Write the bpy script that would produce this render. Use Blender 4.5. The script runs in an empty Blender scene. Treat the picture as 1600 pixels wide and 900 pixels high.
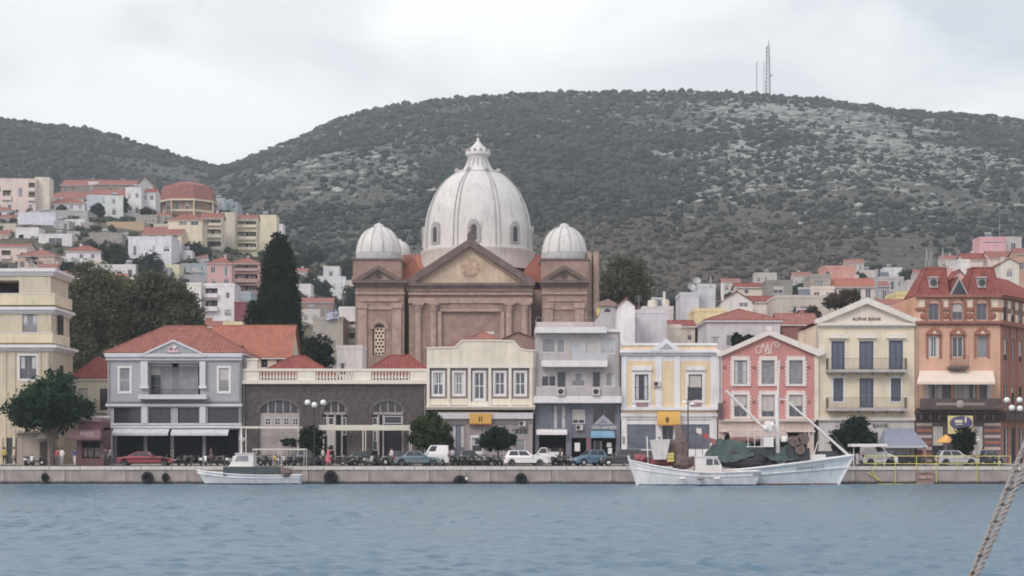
import bpy, bmesh, math, random
import numpy as np
from mathutils import Vector, Matrix
R = math.radians
random.seed(7)
rng = np.random.default_rng(7)
SC = bpy.context.scene
COL = SC.collection

# ------------------------------------------------------------------ camera
F_PX, HOR, EYE = 2600.0, 704.0, 3.0            # a long lens held level, three metres above the water
cam_d = bpy.data.cameras.new('camera')
cam_d.sensor_width = 36.0
cam_d.lens = F_PX / 1600.0 * 36.0
cam_d.shift_y = (HOR - 450.0) / 1600.0
cam_d.clip_start = 0.2
cam_d.clip_end = 9000.0
cam = bpy.data.objects.new('camera', cam_d)
cam.location = (0, 0, EYE)
cam.rotation_euler = (R(90), 0, 0)
COL.objects.link(cam)
SC.camera = cam

# ------------------------------------------------------------------ light and sky
SUN_EL, SUN_DIR = R(38), Vector((-0.50, -0.80))          # over the photographer's left shoulder, behind cloud
SUN_ROT = math.atan2(SUN_DIR.x, SUN_DIR.y)
sl = bpy.data.lights.new('sun', 'SUN')
sl.energy = 1.35
sl.angle = R(22)
sl.color = (1.0, 0.95, 0.88)
so = bpy.data.objects.new('sun', sl)
sv = Vector((math.sin(SUN_ROT) * math.cos(SUN_EL), math.cos(SUN_ROT) * math.cos(SUN_EL), math.sin(SUN_EL)))
so.rotation_euler = sv.to_track_quat('Z', 'Y').to_euler()
so.location = (0, 0, 900)
COL.objects.link(so)

W = bpy.data.worlds.new('World')
SC.world = W
W.use_nodes = True
nt = W.node_tree
for n in list(nt.nodes):
	nt.nodes.remove(n)
def N(tree, t, **kw):
	n = tree.nodes.new(t)
	for k, v in kw.items():
		if k == 'inp':
			for kk, vv in v.items():
				n.inputs[kk].default_value = vv
		else:
			setattr(n, k, v)
	return n
def L(tree, a, b):
	tree.links.new(a, b)
def ramp(tree, src, stops):
	n = tree.nodes.new('ShaderNodeValToRGB')
	cr = n.color_ramp
	while len(cr.elements) < len(stops):
		cr.elements.new(0.5)
	for e, (p, c) in zip(cr.elements, stops):
		e.position = p
		e.color = (c, c, c, 1) if not isinstance(c, (tuple, list)) else (*c, 1)
	L(tree, src, n.inputs[0])
	return n
SKY_STRENGTH = 0.1
out = N(nt, 'ShaderNodeOutputWorld')
bg = N(nt, 'ShaderNodeBackground', inp={'Strength': SKY_STRENGTH})
sky = N(nt, 'ShaderNodeTexSky', sky_type='NISHITA', sun_disc=False, sun_elevation=SUN_EL, sun_rotation=SUN_ROT,
		air_density=1.2, dust_density=1.5, ozone_density=1.5)
tc = N(nt, 'ShaderNodeTexCoord')
mp = N(nt, 'ShaderNodeMapping')
mp.inputs['Scale'].default_value = (1.0, 1.0, 2.6)
mp.inputs['Location'].default_value = (0.35, 0.0, 0.1)
L(nt, tc.outputs['Generated'], mp.inputs[0])
n1 = N(nt, 'ShaderNodeTexNoise', inp={'Scale': 3.1, 'Detail': 7.0, 'Roughness': 0.52, 'Distortion': 0.35})
n2 = N(nt, 'ShaderNodeTexNoise', inp={'Scale': 5.5, 'Detail': 6.0, 'Roughness': 0.5, 'Distortion': 0.5})
L(nt, mp.outputs[0], n1.inputs['Vector'])
L(nt, mp.outputs[0], n2.inputs['Vector'])
sx = N(nt, 'ShaderNodeSeparateXYZ'); L(nt, tc.outputs['Generated'], sx.inputs[0])
thin = N(nt, 'ShaderNodeMapRange', inp={'From Min': 0.02, 'From Max': 0.34, 'To Min': 0.0, 'To Max': 0.33})   # the cloud deck thins towards the right
L(nt, sx.outputs['X'], thin.inputs[0])
sb = N(nt, 'ShaderNodeMath', operation='SUBTRACT'); L(nt, n1.outputs['Fac'], sb.inputs[0]); L(nt, thin.outputs[0], sb.inputs[1])
cover = ramp(nt, sb.outputs[0], [(0.20, 0.55), (0.37, 1.0)])             # thin gaps between the clouds
bright = ramp(nt, n2.outputs['Fac'], [(0.32, (9.1, 9.5, 9.9)), (0.47, (10.6, 10.75, 10.85)), (0.62, (12.2, 12.2, 12.1))])
mx = N(nt, 'ShaderNodeMix', data_type='RGBA')
L(nt, cover.outputs[0], mx.inputs['Factor'])
L(nt, sky.outputs[0], mx.inputs[6])
L(nt, bright.outputs[0], mx.inputs[7])
L(nt, mx.outputs[2], bg.inputs['Color'])
L(nt, bg.outputs[0], out.inputs[0])

SC.view_settings.view_transform = 'Standard'
SC.view_settings.look = 'None'
SC.view_settings.exposure = 0.06
SC.view_settings.gamma = 1.0
SC.cycles.use_denoising = True
SC.cycles.max_bounces = 6
SC.cycles.diffuse_bounces = 4
SC.cycles.glossy_bounces = 3
SC.cycles.transmission_bounces = 4
SC.cycles.volume_bounces = 0
SC.cycles.filter_width = 1.8
SC.cycles.sample_clamp_indirect = 4.0

# ------------------------------------------------------------------ where a pixel of the photo lies at a given distance
def wx(px, Y): return (px - 800.0) / F_PX * Y
def wz(py, Y): return EYE + (HOR - py) / F_PX * Y

# ------------------------------------------------------------------ materials
def lin(c):
	c /= 255.0
	return c / 12.92 if c <= 0.04045 else ((c + 0.055) / 1.055) ** 2.4
LIT = 0.74
def P(r, g, b, k=1.0):
	"""base colour of a surface that reads as this sRGB colour in the photo's even light"""
	m = (r + g + b) / 3.0
	c = [max(0.004, lin(m + (v - m) * SAT) / LIT * k * w) for v, w in ((r, 1.04), (g, 0.985), (b, 0.985))]
	f = min(1.0, 0.80 / max(c))
	return tuple(v * f for v in c)
SAT = 0.72
MATS = {}
def mat(name, col=None, rough=0.85, var=0.10, scale=0.9, stretch=1.0, bump=0.0, bscale=6.0, metal=0.0, spec=0.35,
		col2=None, streak=0.0, second=None):
	if name in MATS:
		return MATS[name]
	m = bpy.data.materials.new(name)
	m.use_nodes = True
	t = m.node_tree
	bs = t.nodes['Principled BSDF']
	bs.inputs['Roughness'].default_value = rough
	bs.inputs['Metallic'].default_value = metal
	bs.inputs['Specular IOR Level'].default_value = spec
	tcn = N(t, 'ShaderNodeTexCoord')
	src = tcn.outputs['Object']
	if stretch != 1.0:
		mpn = N(t, 'ShaderNodeMapping')
		mpn.inputs['Scale'].default_value = (1, 1, 1.0 / stretch)
		L(t, src, mpn.inputs[0]); src = mpn.outputs[0]
	a = col
	lo = tuple(v * (1 - var) for v in a)
	hi = tuple(min(0.9, v * (1 + var)) for v in a)
	if col2 is not None:
		hi = col2
	nz = N(t, 'ShaderNodeTexNoise', inp={'Scale': scale, 'Detail': 6.0, 'Roughness': 0.6})
	L(t, src, nz.inputs['Vector'])
	rp = ramp(t, nz.outputs['Fac'], [(0.32, lo), (0.66, hi)])
	cur = rp.outputs[0]
	if streak > 0:                                                # rain stains and grime with a shape of their own
		mp2 = N(t, 'ShaderNodeMapping')
		mp2.inputs['Scale'].default_value = (1.3, 1.3, 0.16)
		L(t, tcn.outputs['Object'], mp2.inputs[0])
		n3 = N(t, 'ShaderNodeTexNoise', inp={'Scale': 1.4, 'Detail': 8.0, 'Roughness': 0.68})
		L(t, mp2.outputs[0], n3.inputs['Vector'])
		r3 = ramp(t, n3.outputs['Fac'], [(0.50, 0.0), (0.74, streak)])
		mxn = N(t, 'ShaderNodeMix', data_type='RGBA')
		mxn.inputs[7].default_value = (*[v * 0.45 for v in a], 1)
		L(t, r3.outputs[0], mxn.inputs['Factor'])
		L(t, cur, mxn.inputs[6])
		cur = mxn.outputs[2]
	L(t, cur, bs.inputs['Base Color'])
	if bump > 0:
		nb = N(t, 'ShaderNodeTexNoise', inp={'Scale': bscale, 'Detail': 5.0, 'Roughness': 0.6})
		L(t, src, nb.inputs['Vector'])
		bp = N(t, 'ShaderNodeBump', inp={'Strength': bump, 'Distance': 0.05})
		L(t, nb.outputs['Fac'], bp.inputs['Height'])
		L(t, bp.outputs[0], bs.inputs['Normal'])
	MATS[name] = m
	return m
def plaster(name, rgb, streak=0.35, **kw):
	return mat(name, P(*rgb), rough=0.9, var=0.11, scale=0.45, streak=min(.6, streak + .15), bump=0.15, bscale=9, spec=0.2, **kw)
def paint(name, rgb, rough=0.45, **kw):
	kw.setdefault('var', 0.05)
	return mat(name, P(*rgb), rough=rough, scale=1.5, spec=0.4, **kw)
def glass(name, rgb, rough=0.12):
	return mat(name, P(*rgb), rough=rough, var=0.25, scale=0.8, spec=0.5)

G = dict(
	white=paint('white_paint', (206, 205, 204), 0.6, streak=0.25),
	whiteb=paint('bright_white_paint', (222, 221, 218), 0.5),
	frame=paint('white_window_frame', (198, 198, 200), 0.5),
	gframe=paint('grey_window_frame', (120, 120, 126), 0.5),
	bframe=paint('blue_joinery', (66, 76, 108), 0.55),
	dframe=paint('dark_joinery', (58, 56, 62), 0.5),
	brown=paint('brown_timber', (74, 54, 50), 0.6, var=0.2),
	iron=mat('black_iron', P(48, 46, 50), 0.55, 0.15, spec=0.4),
	pane=glass('window_glass', (78, 82, 92)),
	pdark=glass('dark_glass', (50, 52, 62)),
	pgrey=glass('curtained_glass', (122, 124, 130), 0.3),
	ppale=glass('pale_blind_glass', (158, 164, 170), 0.35),
	pblue=glass('blue_shop_glass', (84, 92, 108)),
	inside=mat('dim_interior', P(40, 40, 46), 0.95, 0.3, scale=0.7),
	tile=mat('terracotta_tile', P(160, 94, 84, .78), 0.9, 0.2, scale=1.6, bump=0.3, bscale=5, spec=0.15, streak=0.35),
	tile2=mat('bright_terracotta_tile', P(176, 102, 84, .8), 0.9, 0.15, scale=1.2, bump=0.3, bscale=5, spec=0.15, streak=0.2),
	tile3=mat('faded_tile', P(160, 98, 90, .8), 0.9, 0.2, scale=1.0, bump=0.3, bscale=5, spec=0.15, streak=0.35),
	tile4=mat('dark_red_tile', P(150, 74, 68, .8), 0.85, 0.2, scale=1.4, bump=0.3, bscale=5, spec=0.15, streak=0.25),
	turret_tile=mat('turret_tile', P(148, 74, 68, .8), 0.85, 0.22, scale=1.4, bump=0.3, bscale=5, spec=0.15, streak=0.25),
	concrete=mat('concrete', P(158, 154, 152), 0.92, 0.16, scale=0.8, streak=0.4, bump=0.3, bscale=7, spec=0.2),
	shutter=paint('roller_shutter', (176, 172, 168), .7, var=.1),
	curtain=paint('net_curtain', (172, 172, 174), .9, var=.12),
	rubber=mat('rubber', (0.018, 0.018, 0.019), 0.8, 0.3, scale=4, spec=0.3),
	steel=mat('galvanised_steel', P(150, 152, 156), 0.45, 0.12, metal=0.3),
	chrome=mat('bright_metal', P(190, 192, 196), 0.25, 0.05, metal=0.8),
	skin=mat('skin', P(176, 130, 110), 0.6, 0.05),
	hair=mat('dark_hair', P(52, 42, 40), 0.7, 0.2),
	bark=mat('bark', P(92, 78, 70), 0.95, 0.3, scale=3, bump=0.6, bscale=12),
)

# ------------------------------------------------------------------ mesh building
ORG = {}
class MB:
	"""collects shapes (world coordinates unless told otherwise) and links them as ONE mesh object"""
	def __init__(s, m=None):
		s.v, s.f, s.mi, s.sm, s.mats = [], [], [], [], []
		s.T = None
		s.cur = m
	def _m(s, m):
		m = m or s.cur
		if m not in s.mats:
			s.mats.append(m)
		return s.mats.index(m)
	def add(s, vs, fs, m=None, smooth=False):
		b = len(s.v)
		if s.T is not None:
			vs = [s.T @ Vector(p) for p in vs]
		s.v.extend([tuple(p) for p in vs])
		k = s._m(m)
		for f in fs:
			s.f.append(tuple(i + b for i in f)); s.mi.append(k); s.sm.append(smooth)
	def box(s, x0, x1, y0, y1, z0, z1, m=None, taper=None):
		if x0 > x1: x0, x1 = x1, x0
		if y0 > y1: y0, y1 = y1, y0
		if z0 > z1: z0, z1 = z1, z0
		v = [(x0, y0, z0), (x1, y0, z0), (x1, y1, z0), (x0, y1, z0), (x0, y0, z1), (x1, y0, z1), (x1, y1, z1), (x0, y1, z1)]
		if taper:
			tx, ty = taper
			cx, cy = (x0 + x1) / 2, (y0 + y1) / 2
			v[4:] = [(cx + (a - cx) * tx, cy + (b - cy) * ty, c) for a, b, c in v[4:]]
		s.add(v, [(0, 3, 2, 1), (4, 5, 6, 7), (0, 1, 5, 4), (1, 2, 6, 5), (2, 3, 7, 6), (3, 0, 4, 7)], m)
	def quad(s, pts, m=None, smooth=False):
		s.add(pts, [tuple(range(len(pts)))], m, smooth)
	def prism(s, poly, y0, y1, m=None):
		"""polygon in x,z (anticlockwise seen from the front, -Y) pushed from y0 to y1"""
		n = len(poly)
		v = [(x, y0, z) for x, z in poly] + [(x, y1, z) for x, z in poly]
		f = [tuple(range(n)), tuple(range(2 * n - 1, n - 1, -1))]
		f += [(i, i + n, (i + 1) % n + n, (i + 1) % n) for i in range(n)]
		s.add(v, f, m)
	def tube(s, p, q, r, n=6, r2=None, m=None, caps=True):
		p, q = Vector(p), Vector(q)
		d = q - p
		if d.length < 1e-6: return
		a = d.normalized()
		u = a.orthogonal().normalized()
		w = a.cross(u)
		r2 = r if r2 is None else r2
		v = []
		for c, rr in ((p, r), (q, r2)):
			for i in range(n):
				t = 2 * math.pi * i / n
				v.append(c + (u * math.cos(t) + w * math.sin(t)) * rr)
		f = [(i, (i + 1) % n, n + (i + 1) % n, n + i) for i in range(n)]
		s.add(v, f, m, n > 4)
		if caps:
			s.add(v, [tuple(range(n - 1, -1, -1)), tuple(range(n, 2 * n))], m)
	def path(s, pts, r, n=6, m=None):
		for a, b in zip(pts[:-1], pts[1:]):
			s.tube(a, b, r, n, None, m)
	def lathe(s, prof, cx, cy, n=20, m=None, smooth=True, a0=0.0, a1=2 * math.pi):
		full = abs(a1 - a0 - 2 * math.pi) < 1e-6
		k = n if full else n + 1
		v = []
		for r, z in prof:
			for i in range(k):
				t = a0 + (a1 - a0) * i / n
				v.append((cx + r * math.sin(t), cy - r * math.cos(t), z))
		f = []
		for j in range(len(prof) - 1):
			for i in range(n):
				i2 = (i + 1) % k if full else i + 1
				f.append((j * k + i, j * k + i2, (j + 1) * k + i2, (j + 1) * k + i))
		s.add(v, f, m, smooth)
	def sphere(s, c, r, n=10, m=None, sz=1.0):
		prof = [(r * math.cos(t) + 1e-4, c[2] + r * sz * math.sin(t)) for t in [(-0.5 + i / (n // 2)) * math.pi for i in range(n // 2 + 1)]]
		s.lathe(prof, c[0], c[1], n, m)
	def mesh(s, name, off=(0, 0, 0)):
		me = bpy.data.meshes.new(name)
		ox, oy, oz = off
		me.from_pydata([(x - ox, y - oy, z - oz) for x, y, z in s.v], [], s.f)
		for m in s.mats:
			me.materials.append(m)
		me.polygons.foreach_set('material_index', s.mi)
		me.polygons.foreach_set('use_smooth', s.sm)
		me.update()
		if any(s.sm):
			me.set_sharp_from_angle(angle=0.8)
		return me
	def build(s, name, par=None, local=False, **props):
		off = (0, 0, 0)
		if par is not None and not local:
			off = ORG[par.name]
		o = bpy.data.objects.new(name, s.mesh(name, off))
		COL.objects.link(o)
		if par is not None:
			o.parent = par
			ORG[o.name] = ORG[par.name]
		else:
			ORG[o.name] = (0, 0, 0)
		for k, v in props.items():
			o[k] = v
		return o
def tag(o, label=None, cat=None, group=None, kind=None):
	for k, v in (('label', label), ('category', cat), ('group', group), ('kind', kind)):
		if v: o[k] = v
	return o
def thing(name, label, cat, loc=(0, 0, 0), group=None, rz=0.0):
	o = bpy.data.objects.new(name, None)
	o.empty_display_size = 0.3
	COL.objects.link(o)
	o.location = loc
	o.rotation_euler = (0, 0, rz)
	ORG[o.name] = tuple(loc)
	return tag(o, label, cat, group)
def solo(mb, name, label, cat, loc, group=None):
	"""a thing that is one mesh, its origin at its base"""
	o = bpy.data.objects.new(name, mb.mesh(name, loc))
	COL.objects.link(o)
	o.location = loc
	ORG[o.name] = tuple(loc)
	return tag(o, label, cat, group)
def piece(name, me, par, loc=(0, 0, 0), rz=0.0):
	"""an alike piece that shares its mesh; loc in the parent's own coordinates"""
	o = bpy.data.objects.new(name, me)
	COL.objects.link(o)
	o.parent = par
	o.location = loc
	if rz: o.rotation_euler = (0, 0, rz)
	po = ORG[par.name]
	ORG[o.name] = (po[0] + loc[0], po[1] + loc[1], po[2] + loc[2])
	return o
def copy_tree(o, parent=None, loc=None, rz=None, label=None):
	c = o.copy()
	COL.objects.link(c)
	if parent is not None: c.parent = parent
	if loc is not None: c.location = loc
	if rz is not None: c.rotation_euler = (0, 0, rz)
	if label: c['label'] = label
	ORG[c.name] = tuple(c.location)
	for ch in [k for k in o.children]:
		copy_tree(ch, c)
	return c
def lettering(txt, par, loc, size, m, extrude=0.02, name='lettering', rot=(R(90), 0, 0), sx=1.0):
	cu = bpy.data.curves.new(name, 'FONT')
	cu.body = txt; cu.size = size; cu.extrude = extrude
	cu.align_x = 'CENTER'; cu.align_y = 'CENTER'
	cu.materials.append(m)
	o = bpy.data.objects.new(name, cu)
	COL.objects.link(o)
	if par is not None:
		o.parent = par
		p = ORG[par.name]
		o.location = (loc[0] - p[0], loc[1] - p[1], loc[2] - p[2])
	else:
		o.location = loc
	o.rotation_euler = rot
	o.scale = (sx, 1, 1)
	me = bpy.data.meshes.new_from_object(o.evaluated_get(bpy.context.evaluated_depsgraph_get()))
	q = bpy.data.objects.new(name, me); COL.objects.link(q)
	q.parent, q.location, q.rotation_euler, q.scale = o.parent, o.location, o.rotation_euler, o.scale
	nm_ = o.name; bpy.data.objects.remove(o); q.name = nm_
	return q

# ------------------------------------------------------------------ facades, windows, roofs
class FR:
	"""a facade plane at distance Y: turns photo pixels into metres on it"""
	def __init__(s, Y): s.Y = Y
	def X(s, px): return wx(px, s.Y)
	def Z(s, py): return wz(py, s.Y)
	def r(s, a): return (s.X(a[0]), s.Z(a[3]), s.X(a[2]), s.Z(a[1]))
	def part(s, name, par, a, fwd, back, m, **props):
		x0, z0, x1, z1 = s.r(a)
		mb = MB(m); mb.box(x0, x1, s.Y - fwd, s.Y + back, z0, z1)
		return mb.build(name, par, **props)
	def prism(s, name, par, poly, fwd, back, m, **props):
		mb = MB(m); mb.prism([(s.X(a), s.Z(b)) for a, b in poly], s.Y - fwd, s.Y + back)
		return mb.build(name, par, **props)

def walls(mb, x0, x1, y0, y1, z0, z1, ops, m, top=None, depth=0.22):
	"""a closed block whose front (at y0) has real openings: (x0,z0,x1,z1[,depth[,lining]])"""
	xs = sorted(set([x0, x1] + [max(x0, min(x1, v)) for o in ops for v in (o[0], o[2])]))
	zs = sorted(set([z0, z1] + [max(z0, min(z1, v)) for o in ops for v in (o[1], o[3])]))
	for i in range(len(xs) - 1):
		for j in range(len(zs) - 1):
			cx, cz = (xs[i] + xs[i + 1]) / 2, (zs[j] + zs[j + 1]) / 2
			if any(o[0] < cx < o[2] and o[1] < cz < o[3] for o in ops): continue
			mb.quad([(xs[i], y0, zs[j]), (xs[i + 1], y0, zs[j]), (xs[i + 1], y0, zs[j + 1]), (xs[i], y0, zs[j + 1])], m)
	for o in ops:
		a, b, c, d = o[:4]
		dp = o[4] if len(o) > 4 and o[4] else depth
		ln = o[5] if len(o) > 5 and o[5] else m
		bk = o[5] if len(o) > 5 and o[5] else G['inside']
		yb = y0 + dp
		mb.quad([(a, y0, b), (a, y0, d), (a, yb, d), (a, yb, b)], ln)
		mb.quad([(c, y0, d), (c, y0, b), (c, yb, b), (c, yb, d)], ln)
		mb.quad([(a, y0, d), (c, y0, d), (c, yb, d), (a, yb, d)], ln)
		mb.quad([(c, y0, b), (a, y0, b), (a, yb, b), (c, yb, b)], ln)
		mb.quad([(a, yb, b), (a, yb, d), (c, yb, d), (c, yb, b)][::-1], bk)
	mb.quad([(x0, y1, z0), (x0, y0, z0), (x0, y0, z1), (x0, y1, z1)], m)
	mb.quad([(x1, y0, z0), (x1, y1, z0), (x1, y1, z1), (x1, y0, z1)], m)
	mb.quad([(x1, y1, z0), (x0, y1, z0), (x0, y1, z1), (x1, y1, z1)], m)
	mb.quad([(x0, y0, z1), (x1, y0, z1), (x1, y1, z1), (x0, y1, z1)], top or m)

WC = {}
WR = random.Random(11)
def window(par, x0, z0, x1, z1, y, frame='frame', nx=2, nz=1, pane='pane', fw=0.07, sill=None, surround=None, name='window', rz=0.0):
	"""frame mesh (part) > pane, sill, surround (sub-parts); y is the wall face, the frame sits 12 cm inside it"""
	w, h = x1 - x0, z1 - z0
	key = (round(w, 2), round(h, 2), frame, nx, nz, pane, fw, sill, surround)
	if key not in WC:
		mb = MB(G[frame]); d0, d1 = 0.10, 0.17
		hw = w / 2 - 0.004
		mb.box(-hw, -hw + fw, d0, d1, 0.003, h - 0.003); mb.box(hw - fw, hw, d0, d1, 0.003, h - 0.003)
		mb.box(-hw + fw, hw - fw, d0, d1, 0.003, fw); mb.box(-hw + fw, hw - fw, d0, d1, h - fw, h - 0.003)
		for i in range(1, nx):
			c = -hw + fw + (2 * hw - 2 * fw) * i / nx
			mb.box(c - fw * 0.42, c + fw * 0.42, d0 + 0.01, d1 - 0.01, fw, h - fw)
		for j in range(1, nz):
			c = h * j / nz
			mb.box(-hw + fw, hw - fw, d0 + 0.015, d1 - 0.015, c - fw * 0.35, c + fw * 0.35)
		ms = {'frame': mb.mesh('window_frame')}
		mb = MB(G[pane]); mb.box(-hw + fw * 0.5, hw - fw * 0.5, d0 + 0.03, d0 + 0.045, fw * 0.5, h - fw * 0.5)
		ms['pane'] = mb.mesh('pane')
		if sill:
			mb = MB(G[sill]); mb.box(-w / 2 - 0.12, w / 2 + 0.12, -0.14, 0.09, -0.12, 0.002)
			ms['sill'] = mb.mesh('sill')
		if surround:
			sm, sw, sp = surround
			mb = MB(G[sm])
			mb.box(-w / 2 - sw, -w / 2, -sp, 0.03, -0.0, h); mb.box(w / 2, w / 2 + sw, -sp, 0.03, 0.0, h)
			mb.box(-w / 2 - sw, w / 2 + sw, -sp, 0.03, h, h + sw)
			if not sill: mb.box(-w / 2 - sw, w / 2 + sw, -sp, 0.03, -sw, 0)
			ms['surround'] = mb.mesh('surround')
		WC[key] = ms
	ms = WC[key]
	po = ORG[par.name]
	o = piece(name, ms['frame'], par, ((x0 + x1) / 2 - po[0], y - po[1], z0 - po[2]))
	for k in ('pane', 'sill', 'surround'):
		if k in ms: piece(k, ms[k], o)
	q = WR.random()
	if .5 < w < 2.0 and h > 1.0 and frame != 'bframe' and q < .55:      # what hangs in the window: a roller shutter part-way down, or curtains
		if q < .25:
			fr_ = (.28, .5, .75)[int(q * 12)]
			k2 = ('sh', round(w, 2), round(h, 2), fr_)
			if k2 not in WC:
				mb = MB(G['shutter']); zt = h - fw; zb = h - fw - (h - 2 * fw) * fr_
				n = max(3, int((zt - zb) / .11))
				for i in range(n):
					za = zb + (zt - zb) * i / n; mb.box(-w / 2 + fw, w / 2 - fw, .105 + .008 * (i % 2), .125, za, za + (zt - zb) / n * .92)
				WC[k2] = mb.mesh('roller_shutter')
			piece('roller_shutter', WC[k2], o)
		else:
			k2 = ('cu', round(w, 2), round(h, 2), q < .4)
			if k2 not in WC:
				ww = w / 2 - fw; zb = fw * .6 if q < .4 else h * .45
				WC[k2] = []
				for sg in (-1, 1):
					mb = MB(G['curtain'])
					for i in range(4):
						a = sg * (ww - ww * .52 * i / 4); b = sg * (ww - ww * .52 * (i + 1.02) / 4)
						mb.box(a, b, .122 + .006 * (i % 2), .1295, zb, h - fw * .6)
					WC[k2].append(mb.mesh('curtain'))
			for me_ in WC[k2]: piece('curtain', me_, o)
	return o

def facade(par, fr, px0, px1, pyt, depth, wins, m, ops=(), top=None, name='wall', z0=None, zt=None):
	"""walls() from photo pixels, with a window in each opening; wins: (px0,py0,px1,py1,{window keywords})"""
	z0 = GROUND if z0 is None else z0
	o = [fr.r(a) for a in wins] + [tuple(fr.r(a)) + tuple(a[4:]) for a in ops]
	mb = MB(m)
	walls(mb, fr.X(px0), fr.X(px1), fr.Y, fr.Y + depth, z0, zt or fr.Z(pyt), o, m, top)
	w = mb.build(name, par)
	for a in wins:
		r = fr.r(a)
		window(par, r[0], r[1], r[2], r[3], fr.Y, **(a[4] if len(a) > 4 else {}))
	return w

def slope(mb, eL, eR, rR, rL, m, w=0.34, h=0.06):
	"""one roof plane from eave to ridge, covered in real tile courses (tent ribs running down the slope)"""
	eL, eR, rR, rL = map(Vector, (eL, eR, rR, rL))
	ex = (eR - eL); Ln = ex.length; ex.normalize()
	nrm = ex.cross((rL + rR) / 2 - (eL + eR) / 2).normalized()
	up = nrm.cross(ex).normalized()
	H = (rL - eL).dot(up)
	aL, aR = (rL - eL).dot(ex), (rR - eL).dot(ex)
	def tmax(s):
		if s < aL: return H * s / max(aL, 1e-6)
		if s > aR: return H * (Ln - s) / max(Ln - aR, 1e-6)
		return H
	cuts = max(3, int(Ln / w))
	ss = [Ln * i / cuts for i in range(cuts + 1)]
	vs, fs = [], []
	for i in range(cuts):
		a, b = ss[i], ss[i + 1]
		c = (a + b) / 2
		for s, o in ((a, 0.0), (c - (b - a) * 0.22, h), (c + (b - a) * 0.22, h), (b, 0.0)):
			vs.append(eL + ex * s + nrm * o); vs.append(eL + ex * s + up * tmax(s) + nrm * o)
		k = i * 8
		for j in (0, 2, 4):
			fs.append((k + j, k + j + 2, k + j + 3, k + j + 1))
	mb.add(vs, fs, m)
def hip_roof(par, x0, x1, y0, y1, z, h, m, over=0.35, ridge=None, name='roof', w=0.34, soffit='white'):
	x0 -= over; x1 += over; y0 -= over; y1 += over
	dx, dy = x1 - x0, y1 - y0
	if ridge is None: ridge = max(0.0, (dx - dy) / 2) if dx > dy else 0.0
	cx, cy = (x0 + x1) / 2, (y0 + y1) / 2
	if dx >= dy or ridge > 0:
		A, B = (cx - ridge, cy, z + h), (cx + ridge, cy, z + h)
	else:
		rr = (dy - dx) / 2
		A = B = None
	mb = MB(m)
	if A is not None:
		slope(mb, (x0, y0, z), (x1, y0, z), B, A, m, w); slope(mb, (x1, y1, z), (x0, y1, z), A, B, m, w)
		slope(mb, (x1, y0, z), (x1, y1, z), B, B, m, w); slope(mb, (x0, y1, z), (x0, y0, z), A, A, m, w)
		for a, b in ((A, B), (A, (x0, y0, z)), (A, (x0, y1, z)), (B, (x1, y0, z)), (B, (x1, y1, z))):
			mb.tube(Vector(a) + Vector((0, 0, .04)), Vector(b) + Vector((0, 0, .04)), 0.11, 5)
	else:
		A, B = (cx, cy - rr, z + h), (cx, cy + rr, z + h)
		slope(mb, (x0, y0, z), (x1, y0, z), A, A, m, w); slope(mb, (x1, y1, z), (x0, y1, z), B, B, m, w)
		slope(mb, (x1, y0, z), (x1, y1, z), B, A, m, w); slope(mb, (x0, y1, z), (x0, y0, z), A, B, m, w)
		for a, b in ((A, B), (A, (x0, y0, z)), (B, (x0, y1, z)), (A, (x1, y0, z)), (B, (x1, y1, z))):
			mb.tube(Vector(a) + Vector((0, 0, .04)), Vector(b) + Vector((0, 0, .04)), 0.11, 5)
	mb.box(x0 + 0.02, x1 - 0.02, y0 + 0.02, y1 - 0.02, z - 0.14, z - 0.01, G[soffit])
	return mb.build(name, par)
def gable_roof(par, x0, x1, y0, y1, z, h, m, axis='x', over=0.3, wall=None, name='roof', w=0.34, soffit='white'):
	"""axis = the way the ridge runs; the gable ends are closed with wall"""
	mb = MB(m)
	if axis == 'x':
		cy = (y0 + y1) / 2
		k = h * over / ((y1 - y0) / 2)
		a0, a1 = x0 - over, x1 + over
		slope(mb, (a0, y0 - over, z - k), (a1, y0 - over, z - k), (a1, cy, z + h), (a0, cy, z + h), m, w)
		slope(mb, (a1, y1 + over, z - k), (a0, y1 + over, z - k), (a0, cy, z + h), (a1, cy, z + h), m, w)
		mb.tube((a0, cy, z + h + .03), (a1, cy, z + h + .03), 0.11, 5)
		for x in (x0 + .01, x1 - .01):
			mb.quad([(x, y0, z - .01), (x, y1, z - .01), (x, cy, z + h - .06)], wall or m)
		mb.box(a0 + .02, a1 - .02, y0 - over, y0, z - k - .12, z - k - .01, G[soffit])
	else:
		cx = (x0 + x1) / 2
		k = h * over / ((x1 - x0) / 2)
		b0, b1 = y0 - over, y1 + over
		slope(mb, (x1 + over, b0, z - k), (x1 + over, b1, z - k), (cx, b1, z + h), (cx, b0, z + h), m, w)
		slope(mb, (x0 - over, b1, z - k), (x0 - over, b0, z - k), (cx, b0, z + h), (cx, b1, z + h), m, w)
		mb.tube((cx, b0, z + h + .03), (cx, b1, z + h + .03), 0.11, 5)
		for y in (y0 + .01, y1 - .01):
			mb.quad([(x0, y, z - .01), (x1, y, z - .01), (cx, y, z + h - .06)], wall or m)
	return mb.build(name, par)

def railing(mb, p, q, h, m=None, gap=0.14, bar=0.012, rail=0.022):
	p, q = Vector(p), Vector(q)
	n = max(2, int((q - p).length / gap))
	up = Vector((0, 0, h))
	mb.tube(p + up, q + up, rail, 4, None, m); mb.tube(p + up * 0.08, q + up * 0.08, rail * 0.8, 4, None, m)
	for i in range(n + 1):
		c = p.lerp(q, i / n)
		mb.tube(c, c + up, bar * (1.6 if i in (0, n) else 1), 4, None, m, caps=False)
GROUND = 1.56
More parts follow.
